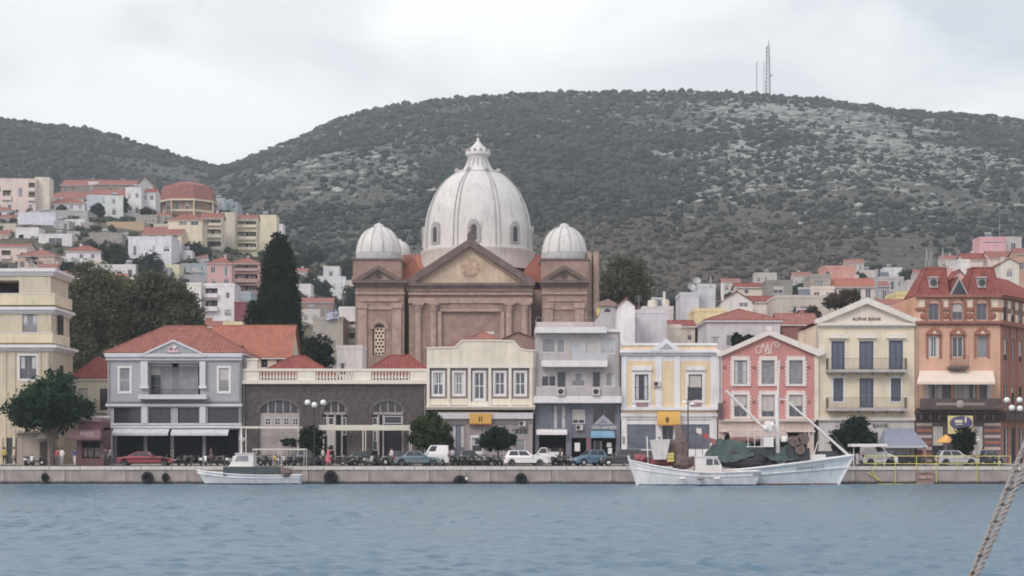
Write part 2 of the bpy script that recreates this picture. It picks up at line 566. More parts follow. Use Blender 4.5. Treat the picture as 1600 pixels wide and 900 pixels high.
# ================================================================== land, water, quay
_lat = rng.random((256, 256))
def vnoise(x, y):
	xi, yi = np.floor(x).astype(int), np.floor(y).astype(int)
	fx, fy = x - xi, y - yi
	fx = fx * fx * (3 - 2 * fx); fy = fy * fy * (3 - 2 * fy)
	a = _lat[xi % 256, yi % 256]; b = _lat[(xi + 1) % 256, yi % 256]
	c = _lat[xi % 256, (yi + 1) % 256]; d = _lat[(xi + 1) % 256, (yi + 1) % 256]
	return (a * (1 - fx) + b * fx) * (1 - fy) + (c * (1 - fx) + d * fx) * fy
def fbm(x, y, o=4):
	s, a, t = 0.0, 1.0, 0.0
	for i in range(o):
		s = s + a * vnoise(x * 2 ** i + 17.3 * i, y * 2 ** i + 5.1 * i); t += a; a *= 0.5
	return s / t
YR, YS, YQ = 1150.0, 560.0, 430.0
RIDGE = [(-700, 235), (-300, 205), (0, 190), (60, 196), (130, 203), (170, 214), (230, 234), (290, 249), (345, 264), (375, 258), (410, 243),
		 (450, 227), (500, 206), (535, 187), (600, 172), (700, 157), (800, 149), (900, 150), (1000, 149), (1060, 145), (1130, 146),
		 (1200, 151), (1300, 160), (1400, 174), (1500, 182), (1600, 189), (1900, 215), (2400, 300)]
SPUR = [(-900, 330), (-100, 296), (0, 296), (80, 300), (200, 300), (330, 316), (400, 342), (440, 366), (480, 390), (520, 410), (560, 430), (620, 475),
		(700, 560), (800, 640), (900, 704)]
RSPUR = [(760, 704), (900, 600), (1000, 540), (1100, 500), (1300, 470), (1420, 458), (1500, 432), (1550, 412), (1600, 406), (1750, 400), (2200, 420)]
def _prof(t, back=0.9, p=1.12):
	up = np.clip(t, 0, 1) ** p
	dn = np.clip(1 - ((np.maximum(t, 1) - 1) / back) ** 2, 0.0, 1)
	return np.where(t <= 1, up, dn)
def terr(x, Y):
	x = np.asarray(x, float); Y = np.asarray(Y, float)
	def ht(pts, Yd):
		p = x / Yd * F_PX + 800
		return EYE + (HOR - np.interp(p, [a for a, _ in pts], [b for _, b in pts])) / F_PX * Yd
	a = ht(RIDGE, YR) * _prof((Y - 330) / (YR - 330), 1.3)
	b = ht(SPUR, YS) * _prof((Y - 235) / (YS - 235), 1.0, 1.0)
	c = ht(RSPUR, YQ) * _prof((Y - 195) / (YQ - 195), 1.5, 1.0)
	return np.maximum(np.maximum(a, b), c) + 0.8
def hit(px, py, y0=205.0, y1=1100.0):
	"""how far away the hillside lies behind this pixel"""
	Y = y0
	while Y < y1:
		if float(terr(wx(px, Y), Y)) >= wz(py, Y): return Y
		Y += 1.5
	return y1

def np_mesh(name, v, quads, mats, smooth=False, tint=None):
	me = bpy.data.meshes.new(name)
	v = np.asarray(v, np.float32); quads = np.asarray(quads, np.int32)
	k = quads.shape[1]
	me.vertices.add(len(v)); me.vertices.foreach_set('co', v.ravel())
	me.loops.add(quads.size); me.loops.foreach_set('vertex_index', quads.ravel())
	me.polygons.add(len(quads))
	me.polygons.foreach_set('loop_start', np.arange(0, quads.size, k, dtype=np.int32))
	me.polygons.foreach_set('loop_total', np.full(len(quads), k, np.int32))
	if smooth: me.polygons.foreach_set('use_smooth', np.ones(len(quads), bool))
	for m in mats: me.materials.append(m)
	if tint is not None:
		at = me.attributes.new('tint', 'FLOAT_COLOR', 'FACE')
		at.data.foreach_set('color', np.asarray(tint, np.float32).ravel())
	me.update(calc_edges=True)
	return me
def link(name, me, loc=(0, 0, 0), par=None):
	o = bpy.data.objects.new(name, me)
	COL.objects.link(o)
	o.location = loc
	if par is not None: o.parent = par
	ORG[o.name] = tuple(loc)
	return o
def grid_faces(nx, ny):
	i = np.arange(nx - 1)[None, :] + np.arange(ny - 1)[:, None] * nx
	return np.stack([i, i + 1, i + 1 + nx, i + nx], -1).reshape(-1, 4)

# ---- hills and the town slope
def hill_material():
	m = bpy.data.materials.new('hillside_ground'); m.use_nodes = True
	t = m.node_tree; bs = t.nodes['Principled BSDF']
	bs.inputs['Roughness'].default_value = 0.95; bs.inputs['Specular IOR Level'].default_value = 0.1
	tcn = N(t, 'ShaderNodeTexCoord')
	at = N(t, 'ShaderNodeAttribute', attribute_name='rock')
	n1 = N(t, 'ShaderNodeTexNoise', inp={'Scale': 0.085, 'Detail': 8.0, 'Roughness': 0.66})
	n2 = N(t, 'ShaderNodeTexNoise', inp={'Scale': 0.22, 'Detail': 6.0, 'Roughness': 0.65})
	L(t, tcn.outputs['Object'], n1.inputs[0]); L(t, tcn.outputs['Object'], n2.inputs[0])
	soil = ramp(t, n2.outputs['Fac'], [(0.3, (0.056, 0.055, 0.052)), (0.5, (0.100, 0.094, 0.087)), (0.7, (0.165, 0.152, 0.140))])
	dry = ramp(t, n2.outputs['Fac'], [(0.3, (0.15, 0.125, 0.085)), (0.7, (0.30, 0.245, 0.155))])
	at2 = N(t, 'ShaderNodeAttribute', attribute_name='dry')
	m0 = N(t, 'ShaderNodeMix', data_type='RGBA'); L(t, at2.outputs['Fac'], m0.inputs[0]); at3 = N(t, 'ShaderNodeAttribute', attribute_name='brown'); bn = ramp(t, n2.outputs['Fac'], [(0.34, (0.052, 0.044, 0.038)), (0.5, (0.100, 0.081, 0.067)), (0.66, (0.180, 0.148, 0.122))]); mb_ = N(t, 'ShaderNodeMix', data_type='RGBA'); L(t, at3.outputs['Fac'], mb_.inputs[0]); L(t, soil.outputs[0], mb_.inputs[6]); L(t, bn.outputs[0], mb_.inputs[7]); L(t, mb_.outputs[2], m0.inputs[6]); L(t, dry.outputs[0], m0.inputs[7])
	ad = N(t, 'ShaderNodeMath', operation='MULTIPLY_ADD'); ad.inputs[1].default_value = 0.30
	L(t, at.outputs['Fac'], ad.inputs[0]); L(t, n1.outputs['Fac'], ad.inputs[2])
	mask = ramp(t, ad.outputs[0], [(0.71, 0.0), (0.79, 1.0)])
	rock = ramp(t, n2.outputs['Fac'], [(0.3, (0.20, 0.195, 0.19)), (0.6, (0.36, 0.35, 0.335))])
	m1 = N(t, 'ShaderNodeMix', data_type='RGBA'); L(t, mask.outputs[0], m1.inputs[0]); L(t, m0.outputs[2], m1.inputs[6]); L(t, rock.outputs[0], m1.inputs[7])
	L(t, m1.outputs[2], bs.inputs['Base Color'])
	bp = N(t, 'ShaderNodeBump', inp={'Strength': 0.6, 'Distance': 2.0}); L(t, n2.outputs['Fac'], bp.inputs['Height']); L(t, bp.outputs[0], bs.inputs['Normal'])
	return m
def rockiness(x, Y):
	p = x / Y * F_PX + 800
	t = (Y - 330) / (YR - 330)
	r = np.clip((p - 880) / 260, 0, 1) * np.clip((t - 0.32) / 0.3, 0, 1)
	r = np.maximum(r, 0.7 * np.clip((p - 380) / 60, 0, 1) * np.clip((760 - p) / 120, 0, 1) * np.clip((t - 0.45) / 0.2, 0, 1))
	r = np.maximum(r, 0.5 * np.clip((t - 0.5) / 0.2, 0, 1) * np.clip((p - 380) / 80, 0, 1))
	return r * np.clip(0.35 + 1.1 * fbm(x * 0.012 + 3, Y * 0.012), 0, 1.2)
def build_hills():
	xs = np.arange(-820, 821, 9.0); ys = np.concatenate([np.arange(190, 640, 7.0), np.arange(640, 1400, 10.0), np.arange(1400, 2500, 45.0)])
	X, Y = np.meshgrid(xs, ys)
	Z = terr(X, Y)
	big = np.clip((Y - 360) / 300, 0, 1)
	Z = Z + big * (fbm(X * 0.011, Y * 0.011, 5) - 0.5) * 22 * np.clip(1.15 - (Y - 330) / (YR - 330), 0.12, 1) + np.clip((Z - 3) / 10, 0, 1) * (vnoise(X * 0.06, Y * 0.06) - 0.5) * 1.6
	Z = np.where(Z < 1.4, 0.8, Z)
	me = np_mesh('hills', np.stack([X, Y, Z], -1).reshape(-1, 3), grid_faces(len(xs), len(ys)), [hill_material()], True)
	rk = rockiness(X, Y).ravel()
	p = X / Y * F_PX + 800
	dry = np.clip(1.2 - np.abs(Y - 500) / 130, 0, 1) * np.clip((640 - p) / 60, 0, 1) * np.clip((p - 380) / 60, .25, 1)
	t = (Y - 330) / (YR - 330)
	dry = np.maximum(dry, 0.0 * np.clip((p - 800) / 120, 0, 1) * np.clip((0.62 - t) / 0.15, 0, 1)).ravel()
	brown = (np.clip((p - 780) / 120, 0, 1) * np.clip((1560 - p) / 300, 0, 1) * np.clip((0.58 - t) / 0.2, 0, 1)).ravel()
	for nm, d in (('rock', rk), ('dry', dry), ('brown', brown)):
		a = me.attributes.new(nm, 'FLOAT', 'POINT'); a.data.foreach_set('value', d.astype(np.float32))
	tag(link('hills', me), kind='structure')
	return X, Y, Z
HX, HY, HZ = build_hills()
def ground_z(x, y):
	"""height of the hill mesh (bilinear on its own grid)"""
	xs, ys = HX[0], HY[:, 0]
	i = np.clip(np.searchsorted(xs, x) - 1, 0, len(xs) - 2); j = np.clip(np.searchsorted(ys, y) - 1, 0, len(ys) - 2)
	u = (x - xs[i]) / (xs[i + 1] - xs[i]); v = (y - ys[j]) / (ys[j + 1] - ys[j])
	return (HZ[j, i] * (1 - u) + HZ[j, i + 1] * u) * (1 - v) + (HZ[j + 1, i] * (1 - u) + HZ[j + 1, i + 1] * u) * v

def tint_mat(name, rough=0.9, sss=0.0):
	m = bpy.data.materials.new(name); m.use_nodes = True
	t = m.node_tree; bs = t.nodes['Principled BSDF']
	bs.inputs['Roughness'].default_value = rough; bs.inputs['Specular IOR Level'].default_value = 0.15
	at = N(t, 'ShaderNodeAttribute', attribute_name='tint')
	L(t, at.outputs['Color'], bs.inputs['Base Color'])
	if name == 'leafy':
		tr = N(t, 'ShaderNodeBsdfTranslucent'); mxs = N(t, 'ShaderNodeMixShader'); mxs.inputs[0].default_value = 0.5
		L(t, at.outputs['Color'], tr.inputs['Color']); L(t, bs.outputs[0], mxs.inputs[1]); L(t, tr.outputs[0], mxs.inputs[2]); L(t, mxs.outputs[0], t.nodes['Material Output'].inputs['Surface'])
	return m
LEAF = tint_mat('foliage')
LEAFY = tint_mat('leafy')

_ico = None
def ico():
	global _ico
	if _ico is None:
		b = bmesh.new(); bmesh.ops.create_icosphere(b, subdivisions=1, radius=1.0)
		b.verts.ensure_lookup_table()
		_ico = (np.array([v.co[:] for v in b.verts]), np.array([[v.index for v in f.verts] for f in b.faces])); b.free()
	return _ico
def blob_field(P0, Rr, sq, tints):
	"""many lumpy low shrubs in one mesh: P0 (n,3), radius (n), squash (n), tint (n,3)"""
	V, Fc = ico()
	n = len(P0)
	j = rng.uniform(0.55, 1.35, (n, len(V), 1))
	a = rng.uniform(0, 6.28, n); ca, sa = np.cos(a), np.sin(a)
	Vx = V[None, :, 0] * ca[:, None] - V[None, :, 1] * sa[:, None]; Vy = V[None, :, 0] * sa[:, None] + V[None, :, 1] * ca[:, None]
	VV = np.stack([Vx, Vy, np.broadcast_to(V[None, :, 2], Vx.shape)], -1) * j * Rr[:, None, None]
	VV[..., 2] *= sq[:, None]
	VV += P0[:, None, :]
	FF = (Fc[None] + (np.arange(n) * len(V))[:, None, None]).reshape(-1, 3)
	T = np.repeat(np.concatenate([tints, np.ones((n, 1))], 1), len(Fc), 0)
	T[:, :3] *= rng.uniform(0.8, 1.2, (len(T), 1))
	return VV.reshape(-1, 3), FF, T
def build_scrub():
	n = 170000
	Y = 380 + (1185 - 380) * rng.random(n) ** 0.8
	x = rng.uniform(-1, 1, n) * (0.335 * Y + 25)
	p = x / Y * F_PX + 800
	t = (Y - 330) / (YR - 330)
	f = fbm(x * 0.013 + 40, Y * 0.013, 4); f2 = fbm(x * 0.035, Y * 0.035, 3)
	rk = rockiness(x, Y)
	dens = np.clip((f - 0.36) * 4.2, 0.10, 1.0)
	dens = np.where(rk > 0.25, dens * np.clip(1.25 - 0.7 * rk, 0.5, 1), dens)
	belt = np.exp(-((p - 880) / 190) ** 2) * np.exp(-((t - 0.60) / 0.13) ** 2)
	dens = np.clip(dens + 1.2 * belt, 0, 1)
	low = np.clip((p - 820) / 80, 0, 1) * np.clip((1420 - p) / 160, 0, 1) * np.clip((0.46 - t) / 0.1, 0, 1)
	dens = np.where(low > .3, np.maximum(dens * .9, .46), dens)
	dens = np.where(t > 0.94, np.maximum(dens, 0.55), dens)
	spur = (Y < 640) & (terr(x, Y) > EYE + (Y - 0) * 0.0) & (p < 640)
	dens = np.where((Y < 620) & (p < 600), dens * 0.28, dens)
	keep = rng.random(n) < dens * 0.44
	x, Y, p, t, f2, belt, low = (a[keep] for a in (x, Y, p, t, f2, belt, low))
	z = ground_z(x, Y)
	n = len(x)
	r = (0.8 + 2.1 * rng.random(n) ** 2.6) * (1 + 0.5 * belt) * np.clip(0.6 + 0.5 * t, 0.6, 1.1)
	g = rng.random((n, 1))
	dark = np.array([[0.032, 0.037, 0.034]]); mid = np.array([[0.062, 0.062, 0.053]]); brn = np.array([[0.092, 0.074, 0.062]])
	tint = np.where(g < 0.5, dark, mid) * (1 - 0.7 * low[:, None]) + brn * 0.7 * low[:, None]
	tint = tint * (0.5 + 1.0 * f2[:, None])
	v, fc, tt = blob_field(np.stack([x, Y, z + r * 0.35], -1), r, rng.uniform(0.55, 0.9, n), tint)
	tag(link('scrub', np_mesh('scrub', v, fc, [LEAF], False, tt)), 'dark green and brown scrub covering the hills behind the town', kind='stuff')
	# pale outcrops lying among the scrub
	m = 26000
	Y = 560 + 590 * rng.random(m); x = rng.uniform(-1, 1, m) * (0.33 * Y + 10)
	rk = rockiness(x, Y)
	k = rng.random(m) < np.clip(rk - 0.12, 0, 1) * np.clip((fbm(x * .022 + 9, Y * .022, 3) - .5) * 9, .03, 1)
	x, Y = x[k], Y[k]; m = len(x)
	z = ground_z(x, Y)
	r = 0.6 + 2.0 * rng.random(m) ** 2.0
	g = rng.uniform(0.20, 0.40, (m, 1)) * np.array([[1, 0.98, 0.94]])
	v, fc, tt = blob_field(np.stack([x, Y, z + r * 0.15], -1), r * 1.2, rng.uniform(0.35, 0.6, m), g)
	tag(link('rock_outcrops', np_mesh('rock_outcrops', v, fc, [LEAF], False, tt)), 'pale grey rocks scattered on the upper hillside', kind='stuff')
build_scrub()

# ---- ground sheet, road, pavement
gm = mat('paved_ground', P(150, 146, 142), 0.93, 0.18, scale=0.6, bump=0.2, bscale=10)
def sheet(name, x0, x1, y0, y1, z, m):
	mb = MB(m); mb.quad([(x0, y0, z), (x1, y0, z), (x1, y1, z), (x0, y1, z)])
	return tag(mb.build(name), kind='structure')
sheet('ground', -1600, 1600, 150.9, 4200, GROUND, gm)
asph = mat('asphalt', (0.055, 0.055, 0.057), 0.92, 0.2, scale=2.0, bump=0.3, bscale=30)
sheet('road', -260, 260, 153.6, 162.4, GROUND + 0.004, asph)
ln = paint('road_paint', (205, 204, 198), 0.7, var=0.2)
mb = MB(ln)
for i in range(-22, 23):
	mb.quad([(i * 5.0, 157.9, GROUND + 0.008), (i * 5.0 + 2.2, 157.9, GROUND + 0.008), (i * 5.0 + 2.2, 158.02, GROUND + 0.008), (i * 5.0, 158.02, GROUND + 0.008)])
tag(mb.build('road_markings'), kind='structure')
pav = MB(mat('pavement_slabs', P(160, 154, 150), 0.9, 0.15, scale=1.2, bump=0.2))
pav.box(-260, 260, 162.4, 166.4, GROUND - 0.2, GROUND + 0.13)
tag(pav.build('pavement'), kind='structure')

# ---- quay: a wall of long concrete blocks under a paler coping
def quay_material():
	m = mat('quay_concrete', P(146, 135, 131), 0.92, 0.2, scale=0.6, streak=0.5, bump=0.35, bscale=5, spec=0.2)
	t = m.node_tree; bs = t.nodes['Principled BSDF']
	src = bs.inputs['Base Color'].links[0].from_socket
	g = N(t, 'ShaderNodeTexCoord'); sp = N(t, 'ShaderNodeSeparateXYZ'); L(t, g.outputs['Object'], sp.inputs[0])
	nz = N(t, 'ShaderNodeTexNoise', inp={'Scale': 1.8, 'Detail': 5.0}); L(t, g.outputs['Object'], nz.inputs[0])
	ad = N(t, 'ShaderNodeMath', operation='MULTIPLY_ADD'); ad.inputs[1].default_value = 0.22
	L(t, nz.outputs['Fac'], ad.inputs[0]); L(t, sp.outputs['Z'], ad.inputs[2])
	r = ramp(t, ad.outputs[0], [(0.24, 0.93), (0.42, 0.0)])
	mxn = N(t, 'ShaderNodeMix', data_type='RGBA'); mxn.inputs[7].default_value = (0.035, 0.036, 0.034, 1)      # weed below the tide line
	L(t, r.outputs[0], mxn.inputs[0]); L(t, src, mxn.inputs[6]); L(t, mxn.outputs[2], bs.inputs['Base Color'])
	return m
qm = quay_material()
quay = tag(thing('quay_wall', None, None, (0, 150, 0)), kind='structure')
mb = MB(mat('joint_mortar', P(105, 100, 98), 0.95)); mb.box(-290, 290, 150.12, 151.0, -2.0, 1.26); mb.build('core', quay)
bw = 5.48
bmesh_ = {}
x = -290.0
def qblock(w, nm, y0, y1, z0, z1, m, k):
	key = (nm, k)
	if key not in bmesh_:
		b = MB(m)
		d = 0.02
		b.box(-w / 2 + 0.025, w / 2 - 0.025, y0 + d * (k % 3), y1, z0, z1)
		bmesh_[key] = b.mesh(nm)
	return bmesh_[key]
for i in range(-20, 21):
	piece('block', qblock(bw, 'block', 0, 0.14, -1.2, 1.26, qm, i % 3), quay, (-10.15 + i * bw, 0, 0))
cop = mat('coping_stone', P(190, 184, 177, .9), 0.9, 0.12, scale=0.9, streak=0.3, bump=0.3, bscale=6)
for i in range(-40, 41):
	piece('coping_stone', qblock(2.74, 'coping_stone', -0.10, 0.92, 1.265, GROUND + 0.012, cop, i % 3), quay, (-10.15 + i * 2.74, 0, 0))

# ---- sea
def water_material():
	m = bpy.data.materials.new('sea_water'); m.use_nodes = True
	t = m.node_tree; bs = t.nodes['Principled BSDF']
	bs.inputs['Base Color'].default_value = (0.108, 0.182, 0.252, 1)
	bs.inputs['Roughness'].default_value = 0.28
	bs.inputs['IOR'].default_value = 1.33
	bs.inputs['Specular IOR Level'].default_value = 0.5
	g = N(t, 'ShaderNodeTexCoord')
	mp_ = N(t, 'ShaderNodeMapping'); mp_.inputs['Scale'].default_value = (0.55, 1.0, 1.0); L(t, g.outputs['Object'], mp_.inputs[0])
	a = N(t, 'ShaderNodeTexNoise', inp={'Scale': 2.6, 'Detail': 5.0, 'Roughness': 0.6, 'Distortion': 0.4}); L(t, mp_.outputs[0], a.inputs[0])
	bp = N(t, 'ShaderNodeBump', inp={'Strength': 0.5, 'Distance': 0.08}); L(t, a.outputs['Fac'], bp.inputs['Height']); L(t, bp.outputs[0], bs.inputs['Normal'])
	return m
wm = water_material()
def build_water():
	ys = [30.0]
	while ys[-1] < 150.2: ys.append(ys[-1] + max(0.16, 0.16 * (ys[-1] / 40) ** 1.3))
	ys = np.array(ys); ys[-1] = 150.06
	xs = np.arange(-76, 76.01, 0.3)
	X, Y = np.meshgrid(xs, ys)
	Z = np.zeros_like(X)
	r = np.random.default_rng(3)
	for i in range(46):
		lam = 0.42 * (4.4 ** r.random()); th = R(-62) + r.normal(0, 0.55)
		k = 2 * math.pi / lam
		amp = 0.0094 * lam ** 0.8
		ph = (X * math.cos(th) + Y * math.sin(th)) * k + r.uniform(0, 6.28)
		s = np.sin(ph + 0.6 * fbm(X * 0.1 + i, Y * 0.1, 2))
		Z += amp * (1.0 - np.abs(s)) * 1.5 if i % 2 else amp * s
	Z *= 0.55 + 0.9 * fbm(X * 0.05, Y * 0.05, 3)
	Z -= Z.mean()
	Z *= np.clip((150.06 - Y) / 6, 0.25, 1)
	tag(link('sea', np_mesh('sea', np.stack([X, Y, Z], -1).reshape(-1, 3), grid_faces(len(xs), len(ys)), [wm], True)), kind='structure')
build_water()
sheet('water', -3500, 3500, -3500, 150.1, -0.35, wm)
# ================================================================== the buildings along the waterfront
FY = 167.0
def base(fr, px, z=None): return (fr.X(px), fr.Y, GROUND if z is None else z)
cream = plaster('cream_plaster', (206, 197, 176))
creamtrim = paint('cream_trim', (212, 206, 192), 0.7, streak=0.25)

# ---- yellow stepped building at the left
def yellow_building():
	fr = FR(165.5)
	t = thing('yellow_corner_building', 'tall ochre building with white cornices and stepped upper floors beside the big street tree', 'building', base(fr, 40))
	yl = plaster('ochre_plaster', (186, 173, 148), 0.35)
	pale = plaster('pale_yellow_plaster', (206, 190, 156), 0.3)
	dk = dict(frame='gframe', nx=2, nz=2, pane='pgrey')
	facade(t, fr, -70, 82, 548, 7.6, [(31, 556, 57, 592, dict(frame='gframe', nx=2, nz=1, pane='pane', surround=('white', 0.22, 0.05))), (-38, 556, -12, 592, dict(frame='gframe', pane='pane', surround=('white', 0.22, 0.05))),
									  (4, 684, 30, 727, dict(frame='dframe', nx=2, nz=3, pane='pdark'))], yl)
	fr2 = FR(166.0)
	facade(t, fr2, -70, 80, 484, 6.8, [(35, 491, 58, 519, dk), (-30, 491, -8, 519, dk)], yl, name='upper_wall', z0=fr.Z(548))
	facade(t, fr2, -70, 79, 431, 6.6, [], yl, [(-40, 438, 30, 466, 2.4), (-70, 433, -44, 466, 1.2)], name='upper_wall', z0=fr2.Z(484))
	# white cornices that wrap the corner
	for n, (py0, py1, ov) in enumerate(((539, 549, 0.6), (480, 490, 0.5), (420, 431, 0.45))):
		f = fr if n == 0 else fr2
		d = 7.6 if n == 0 else 6.7
		mb = MB(G['white'])
		x1 = f.X(81)
		zt, zb = f.Z(py0), f.Z(py1)
		mb.box(f.X(-70), x1 + ov, f.Y - ov, f.Y + d + ov * .6, zb + (zt - zb) * .55, zt)
		mb.box(f.X(-70), x1 + ov * .6, f.Y - ov * .6, f.Y + d, zb + (zt - zb) * .25, zb + (zt - zb) * .55)
		mb.box(f.X(-70), x1 + ov * .3, f.Y - ov * .3, f.Y + d, zb, zb + (zt - zb) * .25)
		mb.build('cornice', t)
	for f, a in ((fr2, (-70, 460, 88, 477)), (fr, (-70, 521, 84, 536))):
		mb = MB(pale); x1 = f.X(a[2])
		mb.box(f.X(a[0]), x1, f.Y - 0.5, f.Y - 0.3, f.Z(a[3]), f.Z(a[1])); mb.box(x1 - .2, x1, f.Y - 0.3, f.Y + 6, f.Z(a[3]), f.Z(a[1]))
		mb.box(f.X(a[0]), x1 + .04, f.Y - 0.54, f.Y - 0.26, f.Z(a[1]), f.Z(a[1]) + .08, G['white'])
		mb.build('parapet', t)
	for px in (-10, 8, 22, 62, 74): fr.part('pilaster', t, (px - 2.2, 550, px + 2.2, 727), 0.09, 0.05, yl)
	fr2.part('curtain', t, (28, 428, 51, 458), -0.3, 0.34, paint('grey_curtain', (122, 128, 140), 0.9, var=0.15))
	# side windows seen along the return wall
	for z in (fr.Z(600), fr.Z(520)):
		mb = MB(G['pdark']); mb.box(fr.X(82) + 0.01, fr.X(82) + .05, fr.Y + 2.6, fr.Y + 3.9, z, z + 2.0); mb.build('side_window', t)
yellow_building()

def cream_annex():
	fr = FR(173.0)
	t = thing('small_cream_house', 'low cream house with a dull red roof squeezed between the ochre and blue-grey buildings', 'house', base(fr, 142))
	w = plaster('warm_cream_plaster', (190, 184, 164))
	facade(t, fr, 112, 176, 592, 8, [(156, 607, 172, 641, dict(frame='dframe', nx=2, nz=2, pane='pdark')), (122, 607, 136, 641, dict(frame='dframe', nx=2, nz=2, pane='pdark'))], w)
	hip_roof(t, fr.X(112), fr.X(176), fr.Y, fr.Y + 8, fr.Z(592), 2.3, G['tile4'], 0.3)
	mb = MB(G['concrete']); x0, z0, x1, z1 = fr.r((150, 642, 175, 646)); mb.box(x0, x1, fr.Y - 0.9, fr.Y - .01, z0, z1); b = mb.build('balcony', t)
	mb = MB(G['iron']); railing(mb, (x0, fr.Y - .86, z1), (x1, fr.Y - .86, z1), 0.95); mb.build('railing', b)
cream_annex()

# ---- long tiled roof behind, right of the blue-grey building
def long_roof_house():
	fr = FR(181.0)
	t = thing('long_tiled_house', 'long house with a bright orange tiled roof directly below the great cypress', 'house', base(fr, 400))
	w = plaster('sand_plaster', (196, 184, 160))
	facade(t, fr, 325, 452, 557, 9.0, [(408, 560, 418, 574, dict(frame='dframe', pane='pdark')), (432, 560, 442, 574, dict(frame='dframe', pane='pdark'))], w)
	gable_roof(t, fr.X(325), fr.X(452), fr.Y, fr.Y + 9.0, fr.Z(556), fr.Z(515) * 1.045 - fr.Z(556), G['tile2'], 'x', 0.3, w)
	mb = MB(plaster('brick_stack', (120, 82, 74)))
	mb.box(fr.X(371), fr.X(377), fr.Y + .6, fr.Y + 1.2, fr.Z(556), fr.Z(541)); mb.box(fr.X(370.3), fr.X(377.7), fr.Y + .5, fr.Y + 1.3, fr.Z(541), fr.Z(539))
	mb.build('chimney', t)
long_roof_house()

# ---- blue-grey building
def grey_building():
	fr = FR(166.8)
	t = thing('blue_grey_building', 'blue-grey building with hipped tile roof, pediment and a deep central balcony above a dark cafe', 'building', base(fr, 272))
	w = plaster('blue_grey_plaster', (150, 152, 160), 0.25)
	lt = paint('pale_grey_trim', (182, 183, 190), 0.7)
	sd = paint('slate_band', (110, 112, 122), 0.8)
	side = dict(frame='frame', nx=1, nz=2, pane='pgrey', surround=('white', 0.2, 0.06))
	facade(t, fr, 168, 377, 553, 10, [(187, 575, 203, 612, side), (342, 575, 358, 612, side)], w,
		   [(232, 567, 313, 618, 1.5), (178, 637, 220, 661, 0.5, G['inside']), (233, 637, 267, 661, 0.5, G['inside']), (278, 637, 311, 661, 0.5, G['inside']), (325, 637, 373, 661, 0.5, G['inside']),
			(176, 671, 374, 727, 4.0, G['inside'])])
	for a in ((178, 637, 220, 661), (233, 637, 267, 661), (278, 637, 311, 661), (325, 637, 373, 661)):
		r = fr.r(a); window(t, *r, fr.Y + .06, frame='dframe', nx=2, nz=1, pane='pdark', fw=.06)
	b = FR(fr.Y + 1.2)
	for a, pn in (((235, 573, 252, 617), 'pdark'), ((252, 573, 269, 617), 'pgrey'), ((279, 573, 310, 617), 'pgrey')):
		window(t, *b.r(a), b.Y - .1, frame='gframe', nx=2 if a[2] - a[0] > 20 else 1, nz=3, pane=pn, fw=.06)
	b.part('window_post', t, (269, 568, 279, 618), 0.0, .2, sd)
	b.part('transom', t, (234, 566, 311, 573), 0.0, .2, lt)
	# pediment, cornice, bands
	fr.prism('pediment', t, [(221, 560), (323, 560), (323, 556), (272, 533), (221, 556)], 0.35, 6.0, w)
	for poly in ([(221, 557.5), (272, 534.2), (272, 531), (219, 555)], [(323, 557.5), (325, 555), (272, 531), (272, 534.2)]):
		fr.prism('raking_cornice', t, poly, 0.5, 0.4, lt)
	for a, f in (((165, 553, 379, 558), .45), ((166, 558, 378, 563), .25), ((167, 627, 378, 630), .2), ((166, 631, 379, 635), .32), ((167, 661.5, 378, 664), .2), ((166, 665, 379, 669), .35)):
		fr.part('cornice', t, a, f, 0.1, lt if a[1] != 627 else sd)
	for a in ((221, 565, 232, 606), (313, 565, 322, 606)): fr.part('column', t, a, 0.45, -0.05, lt)
	for a in ((220, 603, 233, 607), (312, 603, 323.5, 607)): fr.part('column_base', t, a, 0.5, -0.04, G['white'])
	for a in ((222, 635.2, 231, 661.4), (313, 635.2, 322, 661.4)): fr.part('pillar', t, a, 0.28, 0.0, lt)
	fr.part('balcony', t, (219, 617, 325, 624), 1.0, 0.1, lt)
	mb = MB(G['iron']); railing(mb, (fr.X(233), fr.Y - .05, fr.Z(617)), (fr.X(312), fr.Y - .05, fr.Z(617)), 0.55, None, .12); mb.build('railing', t)
	aw = paint('grey_awning_cloth', (176, 180, 186), 0.9, var=.12)
	for a in ((179, 670, 266, 679), (270, 671, 359, 679)):
		mb = MB(aw); x0, z0, x1, z1 = fr.r(a)
		mb.prism([(0, 0), (0, 0)], 0, 0) if False else None
		v = [(x0, fr.Y - .4, z1), (x1, fr.Y - .4, z1), (x1, fr.Y - 1.1, z0 + .12), (x0, fr.Y - 1.1, z0 + .12), (x1, fr.Y - 1.1, z0 - .1), (x0, fr.Y - 1.1, z0 - .1)]
		v2 = [(a_, b_ + .03, c_ - .03) for a_, b_, c_ in v]
		mb.add(v + v2, [(0, 3, 2, 1), (3, 5, 4, 2), (6, 7, 8, 9), (9, 8, 10, 11), (5, 11, 10, 4), (0, 1, 7, 6), (0, 6, 9, 3), (2, 8, 7, 1)])
		mb.build('awning', t)
	for px in (178, 226, 268, 318, 374): fr.part('shop_pier', t, (px - 2.5, 671, px + 2.5, 727), -0.3, 0.6, sd)
	hip_roof(t, fr.X(168), fr.X(377), fr.Y, fr.Y + 10, fr.Z(552), fr.Z(512) * 1.03 - fr.Z(552), G['tile'], 0.35, ridge=2.0)
	e = thing('gable_emblem', 'small red and white painted emblem on the gable of the blue-grey building', 'emblem', (fr.X(272), fr.Y - .36, fr.Z(549)))
	red = paint('emblem_red', (160, 70, 84), .6)
	fr.prism('shield', e, [(263.5, 551), (280.5, 551), (279, 546), (272, 543), (265, 546)], 0.45, -.36, paint('emblem_pale', (200, 168, 180), .6))
	fr.prism('crest', e, [(266, 547), (271, 547), (270, 544), (268, 543.5)], 0.52, -.44, red)
